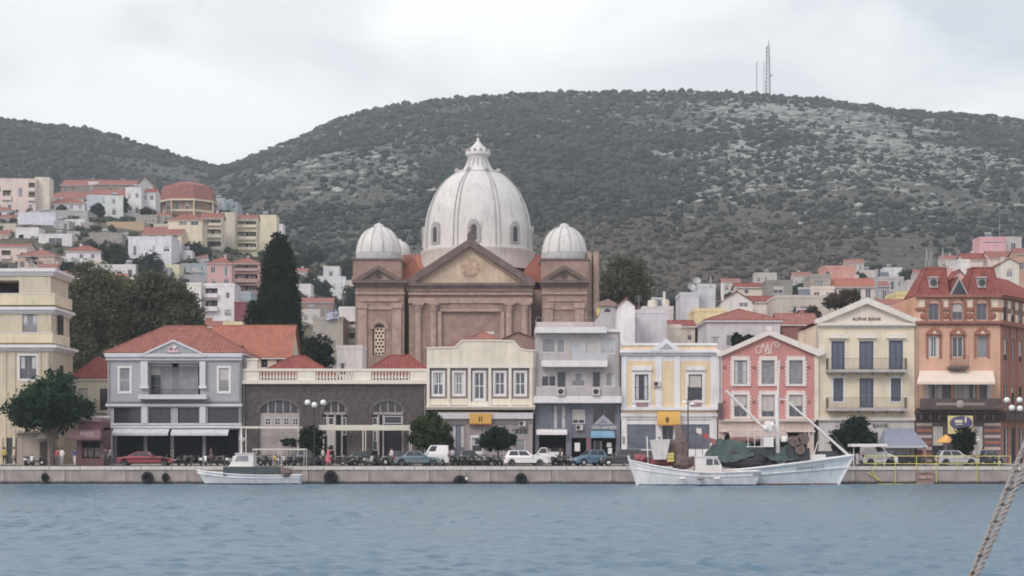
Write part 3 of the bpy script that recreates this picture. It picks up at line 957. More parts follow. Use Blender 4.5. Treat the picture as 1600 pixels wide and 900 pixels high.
	mb = MB(G['whiteb']); mb.sphere((fr.X(275), fr.Y - .48, fr.Z(543.5)), .2, 10); mb.build('ball', e)
	fr.part('base_strip', e, (262, 551, 282, 552.4), .48, -.36, paint('emblem_dark', (100, 98, 108), .7))
grey_building()

# ---- dark stone arcade with a balustrade
def stone_arcade():
	fr = FR(167.4)
	t = thing('stone_arcade_building', 'single-storey dark stone building with three arched doorways and a cream balustrade along the roof', 'building', base(fr, 522))
	st = mat('dark_stone', P(82, 74, 76), 0.95, 0.3, scale=2.2, bump=0.5, bscale=4, spec=0.15, streak=0.2)
	stl = mat('arch_stone', P(96, 88, 88), 0.95, 0.2, scale=2.0, bump=0.4, spec=0.15)
	arches = [(405, 468, 626, 645), (504, 542, 628, 646), (581, 630, 627, 645)]
	ops = [(a, c - 0.001, b, 727, 0.5, G['inside']) for a, b, c, s in arches]
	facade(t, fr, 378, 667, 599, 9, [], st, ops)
	for a, b, c, s in arches:
		cx, hw = (a + b) / 2, (b - a) / 2
		def arc(k): return [(cx + hw * math.cos(u), s - (s - c) * math.sin(u)) for u in [math.pi * i / 14 for i in range(15)]]
		for sg in (1, -1):                                                   # spandrels that turn the square opening into an arch
			half = [(cx + sg * hw * math.cos(u), s - (s - c) * math.sin(u)) for u in [math.pi / 2 * i / 8 for i in range(9)]]
			poly = half + [(cx + sg * hw, c - .2)]
			if sg > 0: poly = poly[::-1]
			fr.prism('spandrel', t, poly[::-1], -0.004, 0.49, st)
		mb = MB(stl)                                                         # voussoirs: one stone each
		nv = 11
		for i in range(nv):
			u0, u1 = math.pi * (i + .04) / nv, math.pi * (i + .96) / nv
			p = [(cx + (hw + o) * math.cos(u), s - (s - c + o) * math.sin(u)) for u, o in ((u0, 0), (u0, 4), (u1, 4), (u1, 0))]
			fr.prism('arch_stone', t, p, 0.05 + .015 * (i % 2), 0.02, stl)
	# joinery behind the arches
	b = FR(fr.Y + .25)
	lg = paint('pale_grey_boards', (150, 142, 142), 0.85, var=.15, streak=.3)
	def fan(px0, px1, py0, py1, n):
		for i in range(n):
			a = px0 + (px1 - px0) * i / n; c = px0 + (px1 - px0) * (i + 1) / n
			b.part('fanlight_pane', t, (a + 1, py0, c - 1, py1), 0, .05, G['pdark'])
		for i in range(n + 1):
			a = px0 + (px1 - px0) * i / n
			b.part('glazing_bar', t, (a - .9, py0 - 1, a + .9, py1 + 1), .03, .1, lg)
	fan(407, 466, 627, 644, 5)
	mb = MB(lg); rr = [b.r(q) for q in ((414, 653, 423, 664), (429, 653, 438, 664), (443, 653, 452, 664), (457, 653, 466, 664))]
	walls(mb, b.X(405), b.X(468), b.Y, b.Y + .2, GROUND, b.Z(645), rr, lg, depth=.1)
	bd = mb.build('boarded_door', t)
	for r in rr: window(t, *r, b.Y - .1, frame='frame', nx=2, nz=2, pane='pdark', fw=.05)
	for a in ((505, 652, 511, 680), (513, 652, 522, 664), (535, 652, 541, 680), (513, 673, 522, 704), (582, 652, 590, 664), (582, 673, 590, 704), (600, 650, 628, 662)):
		window(t, *b.r(a), b.Y - .1, frame='frame', nx=1, nz=max(1, int((a[3] - a[1]) / 12)), pane='pdark', fw=.06)
	for a in ((511, 646, 513, 727), (522, 646, 525, 727), (533, 646, 535.5, 727), (590, 646, 593, 727), (597.5, 646, 600, 727), (628, 646, 630, 727), (505, 644, 541, 648), (582, 644, 630, 648), (582, 664, 630, 668)):
		b.part('door_frame', t, a, .03, .12, lg)
	fan(506, 540, 629, 643.5, 3); fan(583, 629, 628, 643.5, 4)
	# parapet, posts and single balusters
	fr.part('cornice', t, (377, 594, 668, 600), 0.35, 0.4, creamtrim)
	fr.part('coping', t, (379, 576, 667, 580), 0.16, 0.36, creamtrim)
	for a, c in ((379, 405), (465, 493), (554, 580), (641, 667)): fr.part('parapet_pier', t, (a, 580, c, 594), 0.08, 0.3, creamtrim)
	mb = MB(creamtrim); zc, zb = fr.Z(580), fr.Z(594); h = zc - zb
	mb.lathe([(.07, 0), (.10, .05), (.06, h * .14), (.13, h * .38), (.06, h * .72), (.10, h * .9), (.09, h)], 0, 0, 8)
	bal = mb.mesh('baluster')
	o = ORG[t.name]
	for a, c in ((405, 465), (493, 554), (580, 641)):
		n = 12
		for i in range(n):
			piece('baluster', bal, t, (fr.X(a + (c - a) * (i + .5) / n) - o[0], .1, zb - o[2]))
	fr.part('corner_post', t, (386, 563, 402, 576), 0.1, 0.9, creamtrim)
	fr.part('post_cap', t, (384.5, 560, 403.5, 563), 0.2, 1.0, creamtrim)
	for a, c, pk in ((398, 526, 557), (560, 684, 556)):
		x0, x1 = wx(a, 170), wx(c, 170)
		hip_roof(t, x0, x1, 169.0, 176.0, fr.Z(588), wz(pk, 172.5) - fr.Z(588), G['tile4'], 0.1, ridge=0.6 if a < 500 else 1.0)
stone_arcade()

def terrace_frame(label, px0, px1, py, th, posts, Y, m):
	fr = FR(Y)
	t = thing('terrace_canopy_frame', label, 'canopy frame', base(fr, (px0 + px1) / 2))
	x0, x1, z = fr.X(px0), fr.X(px1), fr.Z(py)
	hh = th * Y / F_PX
	for y in (0, 3.0):
		mb = MB(m); mb.box(x0, x1, Y + y, Y + y + .12, z - hh, z); mb.build('beam', t)
	n = max(3, int((x1 - x0) / 1.4))
	for i in range(n + 1):
		mb = MB(m); x = x0 + (x1 - x0 - .08) * i / n; mb.box(x, x + .08, Y + .12, Y + 3.0, z - hh * .8, z - hh * .8 + .09); mb.build('rafter', t)
	for p in posts:
		for y in (0.02, 3.02):
			mb = MB(m); x = fr.X(p); mb.box(x - .05, x + .05, Y + y, Y + y + .1, GROUND + .12, z - hh); mb.build('post', t)
cw = paint('canopy_white', (190, 186, 174), .6)
terrace_frame('pale slim canopy frame in front of the boarded arch of the stone building', 375, 467, 666, 3, (376.5, 466), 163.2, cw)
terrace_frame('white beamed canopy frame over the terrace before the two right-hand stone arches', 498, 642, 664, 8, (567, 500, 640), 163.0, cw)

# ---- cream building with shaped parapet
def cream_building():
	fr = FR(166.6)
	t = thing('cream_parapet_building', 'cream building with stepped parapet and five tall blue windows above a grey ground floor', 'building', base(fr, 750))
	gl = plaster('lilac_grey_plaster', (146, 136, 138), 0.3)
	rec = plaster('taupe_recess', (162, 148, 142), 0.2)
	wk = dict(frame='bframe', nx=2, nz=2, pane='pane', fw=.09)
	wk = dict(frame='frame', nx=2, nz=2, pane='pane', fw=.11)
	facade(t, fr, 668, 832, 645, 10, [(804, 686, 821, 727, dict(frame='frame', nx=1, nz=2, pane='pgrey')), (737, 684, 754, 706, dict(frame='frame', nx=1, nz=2, pane='pdark', surround=('white', .25, .05))),
									  (804, 670, 825, 679, dict(frame='gframe', nx=3, nz=1, pane='pdark')), (706, 664, 726, 727, dict(frame='gframe', nx=2, nz=3, pane='pblue')), (673, 664, 700, 727, dict(frame='gframe', nx=2, nz=3, pane='pblue'))], gl)
	facade(t, fr, 667, 836, 575, 10, [], cream, [(671, 574.5, 831, 634, 0.30, rec)], z0=fr.Z(640), name='upper_wall')
	b = FR(fr.Y + .1)
	for i, px in enumerate((677, 709, 741, 773, 805)):
		bt = 624 if i == 2 else 617
		window(t, *b.r((px, 582, px + 16, bt)), b.Y, surround=('frame', .16, .06), **wk)
		window_z = None
	fr.prism('parapet', t, [(667, 575), (836, 575), (836, 549), (822, 548), (813, 546), (806, 540), (802, 534), (778, 533), (722, 533), (717, 538), (712, 543.5), (667, 544.5)], 0.05, 0.4, cream)
	fr.prism('parapet_coping', t, [(666, 544.8), (712, 543.8), (717, 538.2), (722, 533.2), (778, 533.2), (802, 534.2), (806, 540.2), (813, 546.2), (822, 548.2), (837, 549.2),
								   (837, 547), (822, 546), (814, 544), (808, 538), (803, 532), (778, 531), (721, 531), (715.5, 536), (711, 541.6), (666, 542.6)][::1], 0.15, 0.5, creamtrim)
	for px in (669, 701, 733.5, 765.5, 797, 829.5): fr.part('pilaster', t, (px - 2.2, 573, px + 2.2, 634), 0.10, 0.05, creamtrim)
	for a in ((671.5, 623, 731, 633), (768, 623, 827, 633)): fr.part('apron_panel', t, a, 0.0, 0.28, cream)
	fr.part('balcony_step', t, (736, 627, 763, 634), 0.15, 0.2, creamtrim)
	fr.part('architrave', t, (667, 571, 835, 575), 0.12, 0.1, creamtrim)
	for a, f in (((666, 634, 836, 637), .55), ((666.5, 637.2, 835.5, 640), .38), ((667, 645, 833, 654.5), .25)):
		fr.part('cornice', t, a, f, .1, creamtrim if f > .3 else paint('grey_trim', (178, 176, 180), .7))
	fr.part('fascia', t, (668, 655, 833, 663), .06, .05, paint('dark_fascia', (112, 104, 108), .8))
	for px in (702, 732, 757, 798, 829): fr.part('pier', t, (px - 3, 663, px + 3, 727), .08, .05, gl)
	hip_roof(t, fr.X(700), fr.X(806), fr.Y + 1.2, fr.Y + 9, fr.Z(541), wz(519, 171) - fr.Z(541), G['tile3'], .1)
	mb = MB(paint('metal_cowl', (196, 190, 184), .5)); x = fr.X(765); y = fr.Y + 4.6; z = wz(525, 171)
	mb.box(x - .25, x + .25, y - .25, y + .25, z - .6, z + .2); mb.box(x - .42, x + .42, y - .42, y + .42, z + .2, z + .42); mb.build('chimney', t)
	mb = MB(plaster('tan_stack', (150, 120, 110))); x = wx(710, 171); mb.box(x - .5, x + .5, 171, 172, fr.Z(545), wz(520, 171)); mb.build('chimney', t)
	s = thing('yellow_bank_sign', 'yellow box sign with a dark pictogram on the front of the cream building', 'sign', (fr.X(750.5), fr.Y - .3, fr.Z(664)))
	yo = paint('sign_yellow', (204, 150, 50), .5)
	fr.part('box', s, (734, 646, 768, 662), .62, -.27, yo)
	fr.part('base_strip', s, (733.5, 662.2, 768.5, 664), .64, -.27, paint('sign_red_edge', (150, 70, 44), .6))
	dk = paint('sign_brown', (104, 66, 36), .6)
	for a in ((748.2, 651.5, 750.2, 658.6), (752, 650.8, 753.8, 658.6)): fr.part('pictogram', s, a, .655, -.625, dk)
	return fr
cream_building()

def tiled_roofs_behind():
	fr = FR(179.0)
	t = thing('brown_gabled_house', 'brown rendered house with a low tiled gable behind the parapet of the cream building', 'house', base(fr, 815))
	w = plaster('brown_render', (140, 112, 104))
	facade(t, fr, 780, 842, 531, 7, [], w)
	gable_roof(t, fr.X(780), fr.X(842), fr.Y, fr.Y + 7, fr.Z(531), fr.Z(519) - fr.Z(531), G['tile3'], 'y', .3, w)
tiled_roofs_behind()

# ---- modern grey apartment block
def modern_block():
	fr = FR(167.2)
	t = thing('modern_grey_block', 'plain grey modern block with white balcony slabs and blue shopfronts on its two lower floors', 'building', base(fr, 902))
	w = plaster('grey_render', (162, 156, 156), 0.3)
	lo = plaster('blue_grey_render', (104, 106, 120), 0.3)
	slab = paint('white_slab', (206, 206, 208), .7, streak=.3)
	gk = dict(frame='frame', nx=1, nz=1, pane='pgrey', fw=.07)
	facade(t, fr, 836, 969, 631, 11, [(842, 633, 862, 670, dict(frame='gframe', pane='pblue', nx=1, nz=2)), (864.5, 633, 884, 670, dict(frame='gframe', pane='pblue', nx=1, nz=2)), (894, 640, 914, 662, dict(frame='frame', pane='pdark', nx=2)),
									  (926, 634, 962, 664, dict(frame='gframe', pane='pdark', nx=2, nz=1))], lo, [(842, 680, 884, 727, 2.5, G['inside']), (890, 684, 916, 727, 2.0, G['inside']), (924, 685, 962, 727, 1.6, G['inside'])])
	facade(t, fr, 836, 969, 574, 11, [(846, 581, 869, 604, dict(frame='frame', nx=2, nz=1, pane='pdark')), (871, 581, 884, 608, dict(frame='gframe', nx=1, nz=1, pane='pdark')), (893, 582, 915, 604, gk),
									  (926, 581, 938, 610, dict(frame='gframe', nx=1, nz=1, pane='pdark')), (942, 583, 961, 604, gk)], w, z0=fr.Z(631), name='upper_wall')
	facade(t, fr, 838, 969, 519, 11, [(847, 528, 868, 551, gk), (871, 529, 883, 551, dict(frame='frame', nx=1, pane='pgrey')), (891, 528, 914, 563, dict(frame='frame', nx=1, pane='ppale')), (916, 528, 938, 563, dict(frame='frame', nx=1, pane='ppale')), (940, 529, 961, 553, dict(frame='frame', nx=1, pane='ppale'))],
		   w, z0=fr.Z(574), name='upper_wall')
	for a, f in (((836, 512, 947, 521), 1.0), ((947.2, 514, 970, 519), .25), ((846, 564, 948, 574), 1.2), ((834, 619.5, 969.5, 630), 1.3)): fr.part('balcony_slab', t, a, f, .3 if a[1] != 512 else 6.0, slab)
	fr.part('balcony_parapet', t, (837, 605, 968.5, 619.3), 1.25, -1.1, w)
	fr.part('balcony_parapet', t, (893, 553, 948, 563.8), 1.15, -1.0, paint('pale_panel', (168, 170, 176), .7))
	mb = MB(G['steel']); railing(mb, (fr.X(847), fr.Y - 1.1, fr.Z(564)), (fr.X(892), fr.Y - 1.1, fr.Z(564)), .75, None, .3); mb.build('railing', t)
	mb = MB(G['steel']); z = fr.Z(512)
	railing(mb, (fr.X(838), fr.Y - .9, z), (fr.X(925), fr.Y - .9, z), .95, None, .5); railing(mb, (fr.X(838), fr.Y - .9, z), (fr.X(838), fr.Y + 5, z), .95, None, .5); mb.build('railing', t)
	fr.part('penthouse_wall', t, (838, 500, 930, 512), -2.5, 4.5, plaster('pinkish_render', (172, 160, 158)))
	fr.part('corner_pier', t, (884.5, 631, 893, 727), .12, .1, lo); fr.part('corner_pier', t, (962.5, 631, 969, 727), .12, .1, lo)
	fr.part('red_pier', t, (917, 684, 923, 727), .1, .1, paint('brick_red', (130, 84, 88), .8))
	f2 = FR(fr.Y + 1.3)
	for a, pn in (((844, 700, 862, 727), 'pdark'), ((864, 700, 882, 727), 'pdark'), ((926, 688, 942, 727), 'pdark')): window(t, *f2.r(a), f2.Y, frame='dframe', nx=1, nz=1, pane=pn)
	# stair house on the roof with an arched opening
	st = thing('stair_house', 'rooftop stair house with sloping grey wall and brown cap on the modern grey block', 'stair house', (fr.X(947), fr.Y + 1.5, fr.Z(514)))
	f3 = FR(fr.Y + 1.6)
	f3.prism('wall', st, [(929, 513.6), (962, 513.6), (962, 478), (931, 478), (938, 492), (929, 502)], 0, 3.5, plaster('grey_stair_render', (158, 154, 156), .3))
	f3.prism('cap', st, [(930, 478), (963, 478), (963, 474), (950, 467.5), (930, 474)], .3, 3.8, paint('brown_cap', (140, 112, 104), .8))
	f3.prism('arch', st, [(944, 487.5), (954, 487.5), (953, 484), (949, 481.5), (945, 484)], .03, .2, G['pdark'])
	f3.prism('yellow_panel', st, [(932, 494), (937.5, 487), (938, 477.8), (933, 477.8)], .06, .03, paint('panel_yellow', (200, 170, 70), .6))
	for px, lab in ((876, 'left'), (931, 'right')):
		ac = thing('air_conditioner', 'outdoor air conditioner unit on the first-floor balcony of the grey block, %s one of two' % lab, 'air conditioner', (fr.X(px), fr.Y - 1.3, fr.Z(618)), 'air conditioners on the grey block')
		f4 = FR(fr.Y - 1.26)
		f4.part('case', ac, (px - 6, 606, px + 6, 618), .32, 0, paint('ac_case', (176, 172, 170), .6))
		mb = MB(G['iron']); mb.T = Matrix.Translation((f4.X(px), f4.Y - .33, f4.Z(612))) @ Matrix.Rotation(R(90), 4, 'X'); mb.lathe([(.02, .012), (.26, .012), (.27, 0)], 0, 0, 16); mb.build('fan_grille', ac)
	# shop signs and blinds
	s = thing('shop_lettering_sign', 'row of pale raised letters under a white triangle on the grey block', 'sign', (fr.X(944), fr.Y - .1, fr.Z(671)))
	fr.part('backing', s, (922, 664.5, 966, 671.5), .13, -.02, paint('sign_slate', (108, 110, 124), .7))
	lettering('ZEN SAMBES', s, (fr.X(944), fr.Y - .15, fr.Z(668)), .42, G['whiteb'], sx=1.05)
	tr = thing('triangle_sign', 'pale triangular gable sign above the blue awning of the grey block', 'sign', (fr.X(943), fr.Y - .1, fr.Z(663)))
	fr.prism('panel', tr, [(926.5, 663.5), (959.5, 663.5), (942.5, 648)], .2, -.03, paint('triangle_pale', (142, 146, 158), .6))
	fr.prism('inset', tr, [(935, 661), (950, 661), (942.5, 654)], .23, -.19, paint('triangle_grey', (116, 120, 132), .6))
	aw = thing('blue_awning', 'bright blue shop awning below the pale lettering on the grey block', 'awning', (fr.X(941), fr.Y - .1, fr.Z(684)))
	mb = MB(paint('awning_blue', (98, 150, 182), .7, var=.1)); x0, z0, x1, z1 = fr.r((923, 673, 959, 684))
	v = [(x0, fr.Y - .1, z1), (x1, fr.Y - .1, z1), (x1 + .05, fr.Y - 1.0, z0 + .25), (x0 - .05, fr.Y - 1.0, z0 + .25), (x1 + .05, fr.Y - 1.0, z0), (x0 - .05, fr.Y - 1.0, z0), (x0, fr.Y - .1, z0 + .3), (x1, fr.Y - .1, z0 + .3)]
	mb.add(v, [(0, 3, 2, 1), (3, 5, 4, 2), (0, 6, 3), (1, 2, 7)]); mb.build('cloth', aw)
	aw2 = thing('white_awning', 'white box awning over the left shop of the grey block', 'awning', (fr.X(862), fr.Y - .1, fr.Z(680)))
	fr.part('hood', aw2, (838, 671, 886, 676), .5, 0, slab); fr.part('valance', aw2, (838, 676.2, 886, 679.5), .9, -.86, slab)
	fr.part('cloth', aw2, (838, 675.3, 886, 676.1), .9, -.02, slab)
	for a, lab in (((898, 692, 906, 705), 'white notice panel in the middle doorway of the grey block'), ((948, 692, 955, 698), 'upper white notice beside the right shop door of the grey block'), ((950, 700, 956, 709), 'lower white notice beside the right shop door of the grey block')):
		s = thing('notice_panel', lab, 'notice', (fr.X((a[0] + a[2]) / 2), fr.Y, fr.Z(a[3]))); fr.part('panel', s, a, .12, -.06, G['whiteb']); fr.part('backing', s, (a[0] - .6, a[1] - .6, a[2] + .6, a[3] + .6), .06, -.02, G['gframe'])
	for a in ((886.5, 688, 891.5, 695), (887, 697, 891, 704)):
		pass
modern_block()

# ---- white and yellow bank
def yellow_white_bank():
	fr = FR(167.0)
	t = thing('yellow_white_bank_building', 'two-storey white building with pale yellow wall panels and a small triangular pediment', 'building', base(fr, 1046))
	wh = plaster('white_plaster', (200, 202, 206), .25)
	ye = plaster('pale_yellow_panel', (232, 206, 160), .15)
	wk = dict(frame='dframe', nx=1, nz=2, pane='pdark', fw=.08, surround=('white', .30, .10))
	facade(t, fr, 971, 1120, 640, 11, [(980, 663, 1025, 702, dict(frame='gframe', nx=1, nz=1, pane='pblue')), (1035, 664, 1052, 727, dict(frame='gframe', nx=2, nz=1, pane='pdark')), (1063, 663, 1109, 702, dict(frame='gframe', nx=1, nz=1, pane='pblue'))], wh)
	facade(t, fr, 971, 1120, 552, 11, [(992, 585, 1013, 625, wk), (1076, 585, 1097, 625, wk)], wh, z0=fr.Z(640), name='upper_wall')
	for a in ((979, 564, 987.5, 636), (1034.5, 564, 1053, 638), (1017.5, 564, 1024, 636), (1063, 564, 1071.5, 636), (1101.5, 564, 1110, 636)): fr.part('yellow_panel', t, a, .015, .02, ye)
	for a in ((988, 564, 1017, 572), (1072, 564, 1101, 572)): fr.part('yellow_panel', t, a, .015, .02, ye)
	for a in ((971, 552, 979, 640), (1025, 552, 1034, 640), (1053.5, 552, 1062.5, 640), (1110.5, 552, 1120, 640)): fr.part('pilaster', t, a, .12, .02, wh)
	for a in ((987, 573, 1018, 579), (1071, 573, 1102, 579)): fr.part('window_hood', t, a, .28, .02, wh)
	for a in ((994, 629, 1012, 635), (1078, 629, 1096, 635)): fr.part('flower_panel', t, a, .16, .02, paint('dusty_red', (140, 104, 106), .8, var=.3))
	for a, f in (((968, 546.5, 1123, 551.5), .55), ((969, 552, 1122, 555), .3), ((970, 536, 1121, 540), .25)): fr.part('cornice', t, a, f, .6, wh)
	fr.part('frieze', t, (972, 540, 1120, 546.5), .1, .4, ye)
	fr.prism('pediment', t, [(1014, 549), (1066, 549), (1040, 529.5)], .6, .5, wh)
	fr.prism('tympanum', t, [(1030, 546.6), (1052, 546.6), (1041, 536.5)], .62, -.58, paint('tympanum_grey', (150, 148, 158), .8))
	for a, f in (((970, 636, 1121, 641), .35), ((970, 645, 1121, 651), .3), ((970, 652, 1121, 655), .15)): fr.part('cornice', t, a, f, .1, wh)
	fr.part('orange_band', t, (971, 641.2, 1120, 644.8), .08, .05, paint('apricot_band', (206, 174, 128), .7))
	for a in ((971, 655, 979, 727), (1026, 655, 1034, 727), (1053, 655, 1062, 727), (1110, 655, 1120, 727)): fr.part('pier', t, a, .1, .05, wh)
	for px in (974.5, 1030): fr.part('lantern_panel', t, (px - 2, 682, px + 2, 694), .14, -.1, G['gframe'])
	s = thing('yellow_awning_sign', 'curved orange-yellow canopy sign with a dark pictogram above the bank door', 'sign', (fr.X(1044), fr.Y - .3, fr.Z(665)))
	yo = MATS['sign_yellow']
	mb = MB(yo); x0, z0, x1, z1 = fr.r((1026.5, 643, 1061.5, 664)); n = 8
	pr = [(-.36 - .75 * math.sin(math.pi / 2 * i / n), z1 - (z1 - z0) * (1 - math.cos(math.pi / 2 * i / n)) ** .9) for i in range(n + 1)]
	v = []
	for dy, z in pr: v += [(x0, fr.Y + dy, z), (x1, fr.Y + dy, z)]
	mb.add(v, [(2 * i, 2 * i + 2, 2 * i + 3, 2 * i + 1) for i in range(n)], None, True)
	mb.add([(x0, fr.Y + d, z) for d, z in pr] + [(x0, fr.Y - .36, z0)], [tuple(range(n + 2))]); mb.add([(x1, fr.Y + d, z) for d, z in pr] + [(x1, fr.Y - .36, z0)], [tuple(range(n + 1, -1, -1))])
	mb.build('canopy', s)
	f2 = FR(fr.Y - 1.05)
	mb = MB(MATS['sign_brown']); c = (f2.X(1042.5), f2.Z(656)); mb.prism([(c[0] + .17 * math.cos(u), c[1] + .3 * math.sin(u)) for u in [2 * math.pi * i / 12 for i in range(12)]], f2.Y - .06, f2.Y + .3); mb.build('pictogram', s)
	f2.part('fringe', s, (1026.5, 663, 1061.5, 665), .06, .0, paint('fringe_orange', (180, 116, 50), .8))
yellow_white_bank()

# ---- pink gabled building
def pink_building():
	fr = FR(166.4)
	t = thing('pink_gabled_building', 'salmon pink gabled building with six white-framed windows and white raking cornice', 'building', base(fr, 1200))
	pk = plaster('salmon_plaster', (190, 120, 114), .2)
	wt = paint('scalloped_white', (216, 206, 200), .7, streak=.2)
	wk = dict(frame='gframe', nx=2, nz=2, pane='pgrey', fw=.06, surround=None)
	wd = dict(frame='gframe', nx=2, nz=2, pane='pane', fw=.06)
	cols = ((1147, 1167), (1190, 1210), (1233, 1254))
	wins = [(a, 563, b, 600, wk) for a, b in cols] + [(a, 617, b, 651, wd) for a, b in cols]
	facade(t, fr, 1128, 1272, 558, 11, wins, pk, z0=fr.Z(656), name='upper_wall')
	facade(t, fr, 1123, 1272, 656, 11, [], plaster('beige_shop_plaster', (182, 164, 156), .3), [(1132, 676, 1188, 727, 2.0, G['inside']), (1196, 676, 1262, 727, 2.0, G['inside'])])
	fr.prism('gable', t, [(1128, 558.2), (1272, 558.2), (1272, 556), (1200.5, 524), (1128, 556)], -.002, .4, pk)
	gable_roof(t, fr.X(1126), fr.X(1276), fr.Y + .3, fr.Y + 11, fr.Z(553), fr.Z(518) - fr.Z(553), G['tile3'], 'y', .25, pk)
	for poly in ([(1121, 557), (1126, 557), (1201, 524), (1201, 516), (1118, 553)], [(1286, 554), (1289, 550), (1201, 516), (1201, 524), (1278, 557)]):
		fr.prism('raking_cornice', t, poly, .45, .6, wt)
	for px, py in ((1124, 551), (1201, 513), (1283, 548)):
		fr.part('acroterion', t, (px - 4, py - 3, px + 4, py + 3), .3, .3, wt)
	for a, b in cols:
		for p0, p1 in ((563, 600), (617, 651)):
			r = fr.r((a, p0, b, p1))
			mb = MB(wt); w_ = .28
			mb.box(r[0] - w_, r[0], fr.Y - .07, fr.Y + .03, r[1], r[3]); mb.box(r[2], r[2] + w_, fr.Y - .07, fr.Y + .03, r[1], r[3])
			mb.box(r[0] - w_, r[2] + w_, fr.Y - .09, fr.Y + .03, r[3], r[3] + .3); mb.box(r[0] - w_ - .08, r[2] + w_ + .08, fr.Y - .16, fr.Y + .03, r[1] - .22, r[1])
			n = 7
			for i in range(n):                                        # toothed blocks up both sides
				z = r[1] + (r[3] - r[1]) * (i + .15) / n; h = (r[3] - r[1]) / n * .62
				for x in (r[0] - w_ - .13, r[2] + w_): mb.box(x, x + .13, fr.Y - .07, fr.Y + .03, z, z + h)
			for i in range(5):
				x = r[0] - w_ + (r[2] - r[0] + 2 * w_) * (i + .1) / 5; mb.box(x, x + .3, fr.Y - .09, fr.Y + .02, r[3] + .3, r[3] + .42)
			mb.build('window_surround', t)
	for px in (1132, 1178, 1222, 1264):
		for py in (574, 628):
			mb = MB(MATS['brick_red']); mb.T = Matrix.Translation((fr.X(px), fr.Y, fr.Z(py))) @ Matrix.Rotation(R(90), 4, 'X'); mb.lathe([(.001, .08), (.14, .08), (.16, 0)], 0, 0, 10); mb.build('tie_boss', t)
	fr.part('side_strip', t, (1121, 556, 1128, 640), .02, 9, plaster('white_strip', (204, 202, 200), .3)); fr.part('side_strip', t, (1272.2, 556, 1279, 656), .02, 9, cream)
	for a, f in (((1123, 655, 1274, 659), .3), ((1124, 672, 1273, 675), .35)): fr.part('cornice', t, a, f, .1, paint('beige_trim', (192, 178, 168), .7))
	e = thing('monogram', 'flowing white scroll monogram in relief on the pink gable', 'emblem', (fr.X(1199), fr.Y, fr.Z(553)))
	def curve(pts): return [(fr.X(1170 + x / 22.5), fr.Y - .05, fr.Z(520 + y / 22.5)) for x, y in pts]
	em = paint('monogram_pale', (206, 184, 180), .6)
	for pts in ([(320, 480), (270, 520), (240, 600), (260, 690), (310, 735), (390, 725), (440, 650), (455, 550), (430, 490), (370, 475), (330, 490)],
				[(455, 560), (480, 440), (490, 370)], [(490, 380), (560, 560), (600, 700)], [(600, 700), (640, 520), (665, 360)], [(665, 360), (680, 560), (720, 730)], [(775, 730), (775, 540), (790, 450), (850, 380), (940, 330), (1030, 350), (1070, 420), (1040, 500), (970, 520), (920, 480), (930, 420), (980, 390)], [(560, 735), (800, 735)]):
		mb = MB(em); mb.path(curve(pts), .065, 5); mb.build('stroke', e)
	mb = MB(paint('dark_lantern', (90, 70, 76), .6)); x0, z0, x1, z1 = fr.r((1122, 630, 1129, 655)); mb.box(x0, x1, fr.Y - .5, fr.Y - .03, z0, z1); mb.build('side_panel', t)
	s = thing('beige_shop_awning', 'faded beige awning along the ground floor of the pink building', 'awning', (fr.X(1180), fr.Y - .3, fr.Z(684)))
	mb = MB(paint('beige_cloth', (164, 146, 140), .9, var=.15)); x0, z0, x1, z1 = fr.r((1136, 672, 1226, 682))
	v = [(x0, fr.Y - .36, z1), (x1, fr.Y - .36, z1), (x1, fr.Y - 2.2, z0), (x0, fr.Y - 2.2, z0), (x1, fr.Y - 2.2, z0 - .25), (x0, fr.Y - 2.2, z0 - .25)]
	mb.add(v, [(0, 3, 2, 1), (3, 5, 4, 2)]); mb.build('cloth', s)
pink_building()

